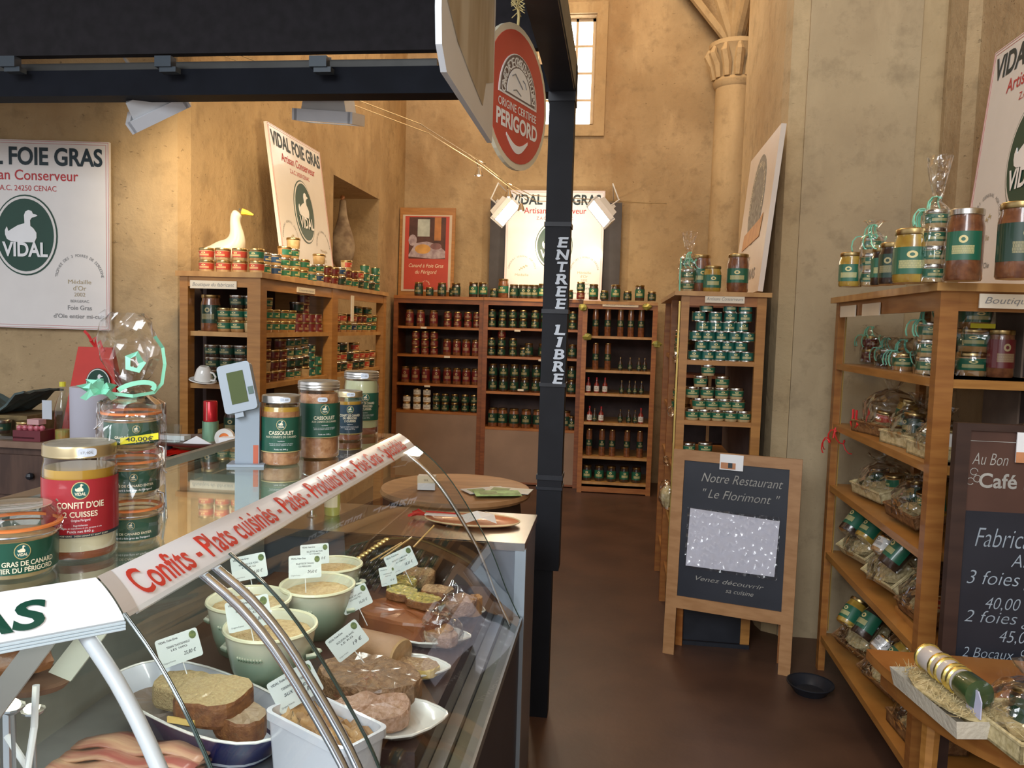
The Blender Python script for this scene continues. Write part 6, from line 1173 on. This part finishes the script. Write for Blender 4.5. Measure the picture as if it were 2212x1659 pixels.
def clip_jar(parent, D, H, z0, lettering, n=36, full=True, clipa=.55):
    """swing-top jar: body, filling, orange seal, domed glass lid, wire bail, label"""
    R_ = D/2; T = TR((0, 0, z0)); j = parent; hb = H*.70
    b = MB(); b.M = T; b.lathe([(0, .003), (R_*.80, .003), (R_*.88, .008), (R_*.92, hb*.8), (0, hb*.82)], n); part('filling', b, mat('grainy_foie_gras', (.52, .38, .18), .45, col2=(.42, .28, .12), vscale=70, coat=.6), j, True)
    b = MB(); b.M = T; b.lathe([(0, .0005), (R_*.84, .0005), (R_*.92, .006), (R_*.96, hb*.8), (R_*.97, hb*.9), (R_*1.03, hb*.93), (R_*1.03, hb)], n); part('glass_body', b, GLJ, j, True)
    b = MB(); b.M = T; b.lathe([(R_*.95, hb+.0005), (R_*1.06, hb+.001), (R_*1.07, hb+.004), (R_*.95, hb+.0045), (R_*.95, hb+.0005)], n); part('rubber_seal', b, RUB, j, True)
    b = MB(); b.M = T; b.lathe([(R_*1.04, hb+.005), (R_*1.05, hb+.012), (R_*.98, hb+.018), (R_*.90, H-.004), (R_*.84, H), (R_*.5, H-.003), (0, H-.003)], n); part('glass_lid', b, GLJ, j, True)
    b = MB(); b.M = T; b.lathe([(R_*.83, H-.002), (R_*.6, H-.004), (0, H-.004)], n); part('frosted_lid_top', b, mat('milky_glass', (.50, .40, .30), .2, var=.08, coat=.5), j, True)
    a = clipa; cp = lambda r, aa, z: (r*math.cos(aa), r*math.sin(aa), z)
    b = MB(); b.M = T
    for da in (-.22, .22): b.tube([cp(R_*1.05, a+da, hb-.012), cp(R_*1.16, a+da*.8, hb+.004), cp(R_*1.12, a+da*.6, hb+.018), cp(R_*.98, a+da*.4, H-.002)], .0016, 6)
    b.tube([cp(R_*1.06, a-.22, hb-.014), cp(R_*1.22, a-.2, hb-.022), cp(R_*1.24, a+.2, hb-.022), cp(R_*1.06, a+.22, hb-.014)], .0016, 6)
    b.tube([cp(R_*1.045, 2*PI*i/30, hb-.006) for i in range(30)], .0013, 6, closed=True); part('wire_bail', b, CHROME, j, True)
    RL = lambda z: R_*(.935+.03*min(1, z/(hb*.8)))+.0006; z0l, z1l = hb*.16, hb*.80; b = MB(); b.M = T; b.lathe([(RL(z0l), z0l), (RL(z1l), z1l)], n, a0=-PI/2-1.5, a1=-PI/2+1.5); lo = part('paper_label', b, LGRN, j, True)
    b = MB(); b.M = T
    for st, zf, hh, ww, mi in lettering:
        zz = hb*zf
        if st == '@': emblem(b, RL(zz)+.0006, hh, zz, None)
        else: b.text(st, 0, zz, hh, ww, mi, fn=cyl(RL(zz)+.0008), bold=.02)
    part('lettering', b, [CREAM, GOLDI, MATS['emblem_green'], CREAM, WHITEI, INK], lo)
p = P(34, 1236, z=GZ); t = thing('swing_top_jar', 'squat swing-top foie gras jar with orange seal at the near corner of the glass', 'jar', (p.x, p.y, GZ), math.atan2(-p.x, p.y)+.15)
clip_jar(t, .106, .094, 0, [('@', .62, .0105, 0, 0), ('FOIE GRAS DE CANARD', .33, .0062, .082, 0), ('ENTIER DU PÉRIGORD', .20, .0062, .078, 0)], clipa=.30)
p = P(286, 1166, z=GZ); t = thing('wrapped_swing_jar_stack', 'stack of three swing-top jars in cellophane with mint bow and yellow price label', 'jar', (p.x, p.y, GZ), math.atan2(-p.x, p.y)+.05)
for k in range(3):
    j = put('swing_top_jar', None, t, (0, 0, k*.0735), .1*(k-1)); clip_jar(j, .082, .073, 0, [('@', .62, .006, 0, 0), ('GRAS DE CANARD ENTIER', .34, .0036, .062, 0), ('Canard à foie gras du Périgord', .22, .0028, .055, 4)], 28, clipa=(2.8, .3, .4)[2-k])
b = MB(); b.prism([(-.018, .157), (.034, .163), (.034, .173), (-.018, .167)], -.0455, -.0448, 0, ax='y'); b.text('40,00€', .008, .1615, .0062, .038, 1, y=-.0459, bold=.01); part('price_label', b, [mat('yellow_price_label', (.78, .72, .02), .5, var=.02), INK], t)
b = MB(); b.lathe([(.045, 0), (.050, .03), (.048, .10), (.051, .16), (.047, .215), (.020, .232), (.014, .240)], 22, jit=.045); part('cellophane_wrap', b, CELLO, t)
b = MB(); random.seed(5)
vs = []; n = 15; prof = [(.012, .238), (.026, .256), (.038, .28), (.042, .31), (.032, .338), (.022, .352)]
b.lathe(prof, n, jit=.20, sx=1.05, sy=.5, M=Matrix.Translation((-.004, 0, 0))); b.add([(-.02, 0, .30), (-.045, .01, .35), (-.03, -.01, .362), (.0, 0, .34)], [(0, 1, 2, 3)]); part('cellophane_fan', b, CELLO, t)
def ribbon(b, pts, w, mi=0):
    n = len(pts); pts = [Vector(p_) for p_ in pts]; up_ = Vector((0, .25, 1)).normalized(); vs = []
    for i, p_ in enumerate(pts): tt = (pts[min(n-1, i+1)]-pts[max(0, i-1)]).normalized(); s_ = tt.cross(Vector((0, 1, 0))); s_ = s_.normalized() if s_.length > .1 else up_; vs += [p_-s_*w/2, p_+s_*w/2]
    b.add(vs, [(2*i, 2*i+1, 2*i+3, 2*i+2) for i in range(n-1)], mi)
b = MB(); ribbon(b, [(.044*math.cos(a/10*PI*1.0-PI/2-1.1)*.6+.004, -.022, .236+.012*math.sin(a/10*PI)) for a in range(11)], .007); ribbon(b, [(-.03, -.026, .232), (.0, -.03, .228), (.03, -.02, .232), (.042, -.01, .245), (.047, 0, .275), (.044, 0, .30), (.032, -.01, .318)], .005); ribbon(b, [(.012, -.02, .278), (.006, -.025, .292), (-.006, -.02, .286), (-.006, -.02, .27), (.008, -.02, .266), (.016, -.02, .28)], .008); part('ribbon', b, MINT, t)
b = MB()
for k, (a_, L2) in enumerate(((2.9, .04), (2.3, .032), (3.6, .036), (.4, .028), (-.6, .03), (1.6, .026))):
    dx, dz = math.cos(a_), math.sin(a_); L2 *= .72; c_ = Vector((-.043, -.032, .236)); ribbon(b, [c_, c_+Vector((dx*L2*.5, -.012, dz*L2*.5+.006)), c_+Vector((dx*L2, 0, dz*L2)), c_+Vector((dx*L2*.6, .012, dz*L2*.4)), c_+Vector((.002, .006, 0))], .009)
part('bow', b, MINT, t)
# scale display ---------------------------------------------------------
PLG = mat('pale_grey_blue_plastic', (.25, .30, .355), .4, var=.03)
sb_ = P(538, 1008, z=GZ); t = thing('scale_display', 'pale grey customer display of the shop scale with olive screen on its pole', 'display', (sb_.x-.01, sb_.y+.02, GZ), .25)
b = MB(); b.box(-.030, .026, -.012, .014, 0, .150); part('pole', b, PLG, t); b = MB(); b.box(-.045, .04, -.03, .03, 0, .006); part('foot', b, PLG, t)
hd = TR((-.020, -.014, .135)) @ RX(math.radians(-14), 4, 'Y') @ RX(math.radians(-12), 4, 'X')
b = MB(); b.M = hd; b.prism(rr(.038, .058, .008, 4), -.014, .014, ax='y', M=hd @ TR((.008, 0, .05))); b.box(-.01, .01, -.01, .02, -.02, .0); ho = part('head', b, PLG, t)
b = MB(); b.box(-.018, .020, -.0155, -.014, .012, .088, 0, hd @ TR((.008, 0, 0))); part('screen', b, mat('olive_lcd', (.06, .085, .018), .7, var=.04), ho)
b = MB(); b.box(.024, .036, -.0155, -.014, .028, .046, 0, hd @ TR((.008, 0, 0))); part('green_sticker', b, DGREEN, ho)
b = MB(); b.box(.0262, .0268, -.004, .006, .06, .14); b.box(.012, .024, -.0125, -.0118, .004, .05); part('orange_stripe', b, mat('rust_print', (.45, .10, .05), .5, var=.05), t)

# operator side behind the case ------------------------------------------
t = thing('back_counter', 'tan wooden back counter with booklets behind the glass case', 'counter')
b = MB(); b.box(-1.95, -1.16, 1.55, 2.75, .96, 1.0); part('worktop', b, mat('pale_tan_worktop', (.30, .20, .11), .45, col2=(.24, .155, .085), vscale=5), t); b = MB(); b.box(-1.92, -1.18, 1.58, 2.72, 0, .96); part('body', b, mat('brown_counter_body', (.12, .07, .04), .6, var=.15), t)
t = thing('wooden_crate', 'open wooden crate of papers on the back counter beside the scale', 'box', (*P(438, 1090, z=1.01).xy, 1.0005), .15)
b = MB(); b.box(-.13, .13, -.09, .10, 0, .035); part('crate_body', b, PINEH, t)
b = MB(); b.box(-.12, .09, -.08, .05, .036, .043); part('booklet', b, WHITEI, t); b = MB(); b.box(-.06, .02, -.06, -.01, .0432, .0436); b.box(-.02, .05, .0, .04, .0432, .0436); part('booklet_print', b, MATS['orange_photo_print'], t)
b = MB(); b.box(-.02, .13, .055, .095, .036, .06); part('paper_pad', b, CREAM, t)
t = thing('blue_folder', 'dark blue folder lying behind the wooden crate', 'folder', (*P(385, 1052, z=1.0).xy, 1.0005), .1); b = MB(); b.box(-.10, .10, -.06, .06, 0, .006); part('cover', b, mat('navy_cover', (.03, .05, .10), .5, var=.1), t); b = MB(); b.box(-.096, .098, -.056, .058, .006, .009); part('paper_pad', b, mat('navy_sheet', (.04, .06, .11), .5, var=.1), t)
pm = P(478, 1025, z=1.012); t = thing('marker_pen', 'black marker pen with silver label on the back counter', 'pen', pm, .45); b = MB(); b.lathe([(0, -.06), (.008, -.058), (.009, .0), (.009, .045), (.006, .05), (0, .07)], 14, M=RX(PI/2, 4, 'Y')); part('barrel', b, BLACKM, t, True); b = MB(); b.lathe([(.0095, -.02), (.0095, .02)], 14, M=RX(PI/2, 4, 'Y')); part('silver_label', b, SILV, t, True)
# long dresser on the stone wall side
DW = mat('dark_dresser_wood', (.10, .055, .038), .5, col2=(.06, .032, .024), vscale=5, stretch=(6, 6, 1)); 
t = thing('wooden_dresser', 'dark wooden dresser under the flat duck sign by the stone wall', 'dresser', (-2.9, 3.32, 0))
b = MB(); b.box(-.72, .52, .03, .45, .965, .995); part('top_board', b, mat('worn_dresser_top', (.30, .20, .14), .5, col2=(.20, .12, .08), vscale=5), t); b = MB(); b.box(-.70, .50, .06, .43, 0, .965); part('body', b, DW, t)
for k in range(2):
    x0 = -.66+.60*k; b = MB(); b.box(x0, x0+.54, .046, .06, .74, .93); dr = part('drawer', b, DW, t); b = MB(); b.ball((x0+.27, .03, .835), .018, 8); part('knob', b, BLACKM, dr, True)
    b = MB(); b.box(x0, x0+.54, .046, .06, .08, .70); part('door', b, DW, t)
t = thing('side_table', 'low table with red gift tissue in front of the corner cabinet', 'table', (-2.0, 3.45, 0))
b = MB(); b.box(-.33, .30, -.05, .33, .93, .955); part('table_top', b, mat('brown_table_top', (.22, .14, .09), .5, var=.1), t); b = MB(); b.box(-.30, .27, -.03, .31, 0, .93); part('body', b, MATS['brown_counter_body'], t)
t = thing('red_gift_tissue', 'shiny red gift wrap lying on the table before the corner cabinet', 'wrapping', (-1.98, 3.46, .9555)); b = MB(); g = 12; vs = []
for i in range(g+1):
    for j in range(7): vs.append((-.25+.5*i/g+random.uniform(-.008, .008), -.08+.16*j/6, .004+abs(random.gauss(0, .012))+.02*(i > 8)))
b.add(vs, [(i*7+j, (i+1)*7+j, (i+1)*7+j+1, i*7+j+1) for i in range(g) for j in range(6)]); o = part('red_foil', b, mat('red_foil', (.70, .02, .01), .2, .4, var=.1), t)
o.modifiers.new('s', 'SOLIDIFY').thickness = .001
t = thing('grey_serving_tray', 'grey oval tray with white papers resting above the red gift wrap', 'tray', (-1.95, 3.52, 1.0)); b = MB(); b.lathe([(0, 0), (.2, 0), (.27, .02), (.275, .024), (.2, .006), (0, .006)], 30, sy=.55); part('tray_body', b, mat('grey_brown_tray', (.20, .15, .13), .4, var=.1), t, True)
b = MB(); b.prism([(-.05, .007), (.10, .007), (.02, .045)], -.05, -.045, ax='y'); b.box(.12, .22, -.03, .03, .01, .04); b.box(-.22, -.08, .02, .08, .008, .03); part('paper', b, WHITEI, t)
for x in (-.15, .15): b = MB(); b.lathe([(0, -.044), (.02, -.044), (.02, 0), (0, 0)], 12, M=TR((x, 0, 0))); part('foot', b, BLACKM, t)
t = thing('clear_tumbler', 'clear glass tumbler on the grey tray', 'glass', (-2.06, 3.49, 1.007)); b = MB(); b.lathe([(0, .001), (.035, .001), (.042, .08)], 20); part('glass_wall', b, GL, t, True); b = MB(); b.lathe([(0, .002), (.034, .002), (.034, .006), (0, .006)], 20); part('base', b, GL, t, True)
t = thing('paper_roll', 'large white paper roll on the dresser in front of the red gift bag', 'roll', (-2.425, 3.42, .9955)); b = MB(); b.lathe([(.024, 0), (.088, 0), (.090, .003), (.090, .262), (.088, .265), (.024, .265), (.024, 0)], 36); part('paper', b, mat('bluish_paper_roll', (.50, .50, .58), .7, var=.02), t, True); b = MB(); b.lathe([(.020, .001), (.0235, .001), (.0235, .264), (.020, .264), (.020, .001)], 20); part('cardboard_core', b, CRUST, t, True)
t = thing('red_gift_bag', 'tall red paper gift bag with green oval and red ribbon behind the paper roll', 'bag', (-2.565, 3.66, .9955), .1)
b = MB(); b.add([(-.15, -.06, 0), (.15, -.06, 0), (.15, .06, 0), (-.15, .06, 0), (-.085, -.012, .44), (.085, -.012, .44), (.085, .012, .44), (-.085, .012, .44)], [(3, 2, 1, 0), (0, 1, 5, 4), (1, 2, 6, 5), (2, 3, 7, 6), (3, 0, 4, 7), (4, 5, 6, 7)]); part('paper_body', b, mat('red_paper_bag', (.60, .025, .012), .35, var=.06, coat=.3), t)
oval_logo(t, .36, -.040, .03, .26)
b = MB(); ribbon(b, [(0, -.01, .44), (-.03, -.02, .50), (-.05, -.02, .52)], .014); ribbon(b, [(0, -.01, .44), (.03, -.02, .47), (.045, -.02, .42)], .016); ribbon(b, [(0, -.01, .44), (-.02, -.02, .47), (.01, -.02, .49), (.0, -.01, .45)], .012); part('ribbon', b, REDR, t)
t = thing('clear_bottle', 'clear plastic bottle with yellow cap and hanging tag on the dresser', 'bottle', (-2.60, 3.46, .9955)); b = MB(); b.lathe([(0, .001), (.036, .001), (.038, .01), (.036, .05), (.038, .055), (.036, .10), (.038, .105), (.036, .15), (.022, .20), (.013, .22), (.012, .255)], 20); part('bottle_wall', b, GL, t, True)
b = MB(); b.lathe([(0, .256), (.014, .256), (.014, .278), (0, .278)], 12); part('yellow_cap', b, mat('yellow_cap', (.75, .70, .05), .4, var=.05), t); b = MB(); b.lathe([(0, .004), (.034, .004), (.034, .05), (0, .05)], 18); part('orange_residue', b, mat('orange_residue', (.5, .25, .05), .4, col2=(.35, .35, .1), vscale=30), t)
b = MB(); b.box(-.085, -.035, -.03, -.028, .10, .19); part('hanging_tag', b, mat('bluish_tag', (.55, .60, .66), .5, var=.03), t)
t = thing('green_cloth', 'crumpled grey-green cloth on a pile at the end of the dresser', 'cloth', (-3.0, 3.62, .9955)); b = MB(); g = 10; vs = [(-.32+.5*i/g, -.14+.28*j/8, .12+.05*math.sin(i*.8)+random.uniform(-.012, .012)+(i/g)*.05) for i in range(g+1) for j in range(9)]
b.add(vs, [(i*9+j, (i+1)*9+j, (i+1)*9+j+1, i*9+j+1) for i in range(g) for j in range(8)]); o = part('cloth_sheet', b, mat('grey_green_cloth', (.075, .11, .11), .8, var=.15), t); o.modifiers.new('s', 'SOLIDIFY').thickness = .01; b = MB(); b.box(-.32, .18, -.12, .13, 0, .10); part('pile', b, mat('straw_brown_pile', (.17, .12, .05), .8, var=.3, vscale=20), t)
t = thing('raspberry_punnet', 'small dish of pink sweets on the dresser', 'dish', (-2.72, 3.42, .9955)); b = MB(); b.box(-.07, .07, -.05, .05, .0, .05); part('tray', b, mat('dark_red_tray', (.14, .02, .03), .4, var=.1), t)
for k in range(6): b = MB(); b.ball((-.05+.02*k, -.03+.01*(k % 3), .06), .014, 8); part('sweet', b, mat('pink_sweet', (.55, .14, .18), .4, var=.1), t, True)
b = MB(); b.box(-.02, .04, -.02, .03, .075, .10); part('card_note', b, mat('pink_note', (.6, .35, .35), .5, var=.05), t)
t = thing('loose_jar_tray', 'shallow glass tray with small jars at the front of the dresser', 'tray', (-2.82, 3.40, .9955)); b = MB(); b.box(-.14, .10, -.02, .0, .0, .012); b.box(-.16, .14, -.03, .14, .012, .02); part('tray_body', b, GL, t)
for k in range(2): j = put('jar', None, t, (-.09+.12*k, .05, .0205)); [put(n_, me, j) for n_, me in KINDS['tp' if k else 'td'][3]]
# barrel table, leaflets, platter on the stainless top
t = thing('barrel_table', 'round wooden barrel table with leaflets between the case and the post', 'table', (-.625, 3.14, 0))
b = MB(); b.lathe([(0, .915), (.30, .915), (.305, .925), (.30, .94), (.28, .935), (0, .935)], 40); part('table_top', b, mat('tan_barrel_top', (.38, .20, .085), .5, col2=(.28, .14, .055), vscale=5, stretch=(1, 5, 1)), t, True)
b = MB(); b.lathe([(.24, 0), (.27, .2), (.285, .5), (.28, .75), (.26, .914)], 30); part('barrel_body', b, mat('dark_barrel', (.07, .04, .025), .6, var=.2), t, True)
for z in (.12, .45, .80): b = MB(); b.lathe([(.283+(.006 if z == .45 else -.008), z-.02), (.286+(.006 if z == .45 else -.008), z+.02)], 30); part('hoop', b, BLACKM, t, True)
for k, (px_, py, an_, c_) in enumerate(((1085, 1070, .3, (.10, .22, .05)), (1110, 1062, -.1, (.55, .56, .5)), (1060, 1060, .6, (.5, .53, .55)))):
    p = P(px_, py, z=.94); t = thing('leaflet', ('green leaflet spread on the barrel table', 'white leaflet edge nearest the post on the barrel table', 'pale leaflet under the green one on the barrel table')[k], 'leaflet', (p.x-.02, min(p.y, 3.3), .9405+.003*(2-k)), an_); b = MB(); b.box(-.09, .09, -.05, .05, 0, .002); part('sheet', b, mat(f'leaflet_paper_{k}', c_, .5, col2=tuple(min(.8, v*2.2+.1) for v in c_) if k == 0 else None, var=.05, vscale=18), t)
    b = MB(); b.box(-.07, .0, -.03, .03, .002, .0024); part('printed_picture', b, mat('leaflet_print', (.15, .24, .08), .5, var=.3, vscale=30), t)
p = P(920, 1058, z=.94); t = thing('label_box', 'small white and cream box with writing on the barrel table', 'box', (max(p.x, -.86), 3.08, .9405), .1); b = MB(); b.box(-.035, .035, -.02, .02, 0, .055); part('box_body', b, WHITEI, t); b = MB(); b.box(-.0355, .0355, -.0208, -.02, .027, .0555); b.text('SEL', 0, .035, .008, .02, 1, y=-.0212); part('cream_label', b, [CREAM, INK], t)
pa, pb2 = P(888, 1110, z=.935), P(1133, 1118, z=.925); mid = (pa+pb2)/2
t = thing('oval_orange_platter', 'orange-red oval fish-shaped platter on the stainless counter', 'platter', (-.47, 2.66, .9205), -.02)
b = MB(); b.lathe([(0, .004), (.12, .004), (.16, .012), (.165, .014), (.16, .009), (.1, 0), (0, 0)], 40, sx=1.0, sy=.55); part('platter_body', b, mat('orange_glaze', (.70, .33, .17), .3, col2=(.50, .12, .05), vscale=7, coat=.4), t, True)
b = MB(); b.tube([(.165*math.cos(a*PI/20), .09*math.sin(a*PI/20), .014) for a in range(40)], .0025, 6, closed=True); part('rim', b, mat('pale_glaze', (.72, .55, .30), .3, var=.05), t, True)
t = thing('red_handled_knife', 'white-bladed knife with red bow handle lying across the platter', 'knife', (-.64, 2.68, .936), 0)
b = MB(); b.prism([(0, -.012), (.17, -.008), (.21, .0), (.17, .012), (0, .012)], 0, .004); part('blade', b, WHITEI, t); b = MB()
for s in (-1, 1): b.tube([(0, 0, 0), (-.03, .02*s, .01), (-.05, .03*s, .0), (-.03, .005*s, .0), (0, 0, 0)], .005, 6)
b.tube([(0, .01, .008), (.12, .014, .006)], .003, 6); part('handle', b, REDR, t)
t = thing('folded_paper', 'folded white paper sheet on the platter', 'paper', (-.44, 2.63, .938), .4); b = MB(); b.add([(-.06, -.03, 0), (.05, -.045, 0), (.06, .03, .012), (-.05, .035, .014), (0, -.04, .02), (0, .035, .026)], [(0, 4, 5, 3), (4, 1, 2, 5)]); part('sheet', b, WHITEI, t); t.children[0].modifiers.new('s', 'SOLIDIFY').thickness = .001
p = P(795, 1070, d=2.9); t = thing('soap_bottle', 'yellow-green soap bottle on the barrel table behind the case', 'bottle', (-.86, 2.95, .9205), 0) if 0 else thing('soap_bottle', 'yellow-green soap bottle standing on the stainless counter behind the glass', 'bottle', (-.97, 2.66, .9205), 0)
b = MB(); b.lathe([(0, 0), (.026, 0), (.028, .01), (.028, .09), (.012, .105), (.010, .115)], 20); part('bottle_body', b, mat('yellow_green_soap', (.38, .44, .10), .25, var=.05, coat=.8), t, True); b = MB(); b.lathe([(0, .1155), (.009, .1155), (.009, .135), (0, .135)], 12); part('cap', b, WHITEI, t); b = MB(); b.lathe([(.0285, .03), (.0285, .08)], 16, a0=-PI/2-1, a1=-PI/2+1); part('paper_label', b, CREAM, t)
t = thing('small_tap', 'thin chrome tap bending over the stainless counter', 'tap', (-1.03, 2.62, .9205)); b = MB(); b.tube([(0, 0, 0), (0, 0, .11), (-.01, -.005, .14), (-.03, -.01, .15)], .006, 8); part('spout', b, CHROME, t, True); b = MB(); b.lathe([(0, 0), (.018, 0), (.015, .006), (0, .006)], 14); part('base', b, CHROME, t)
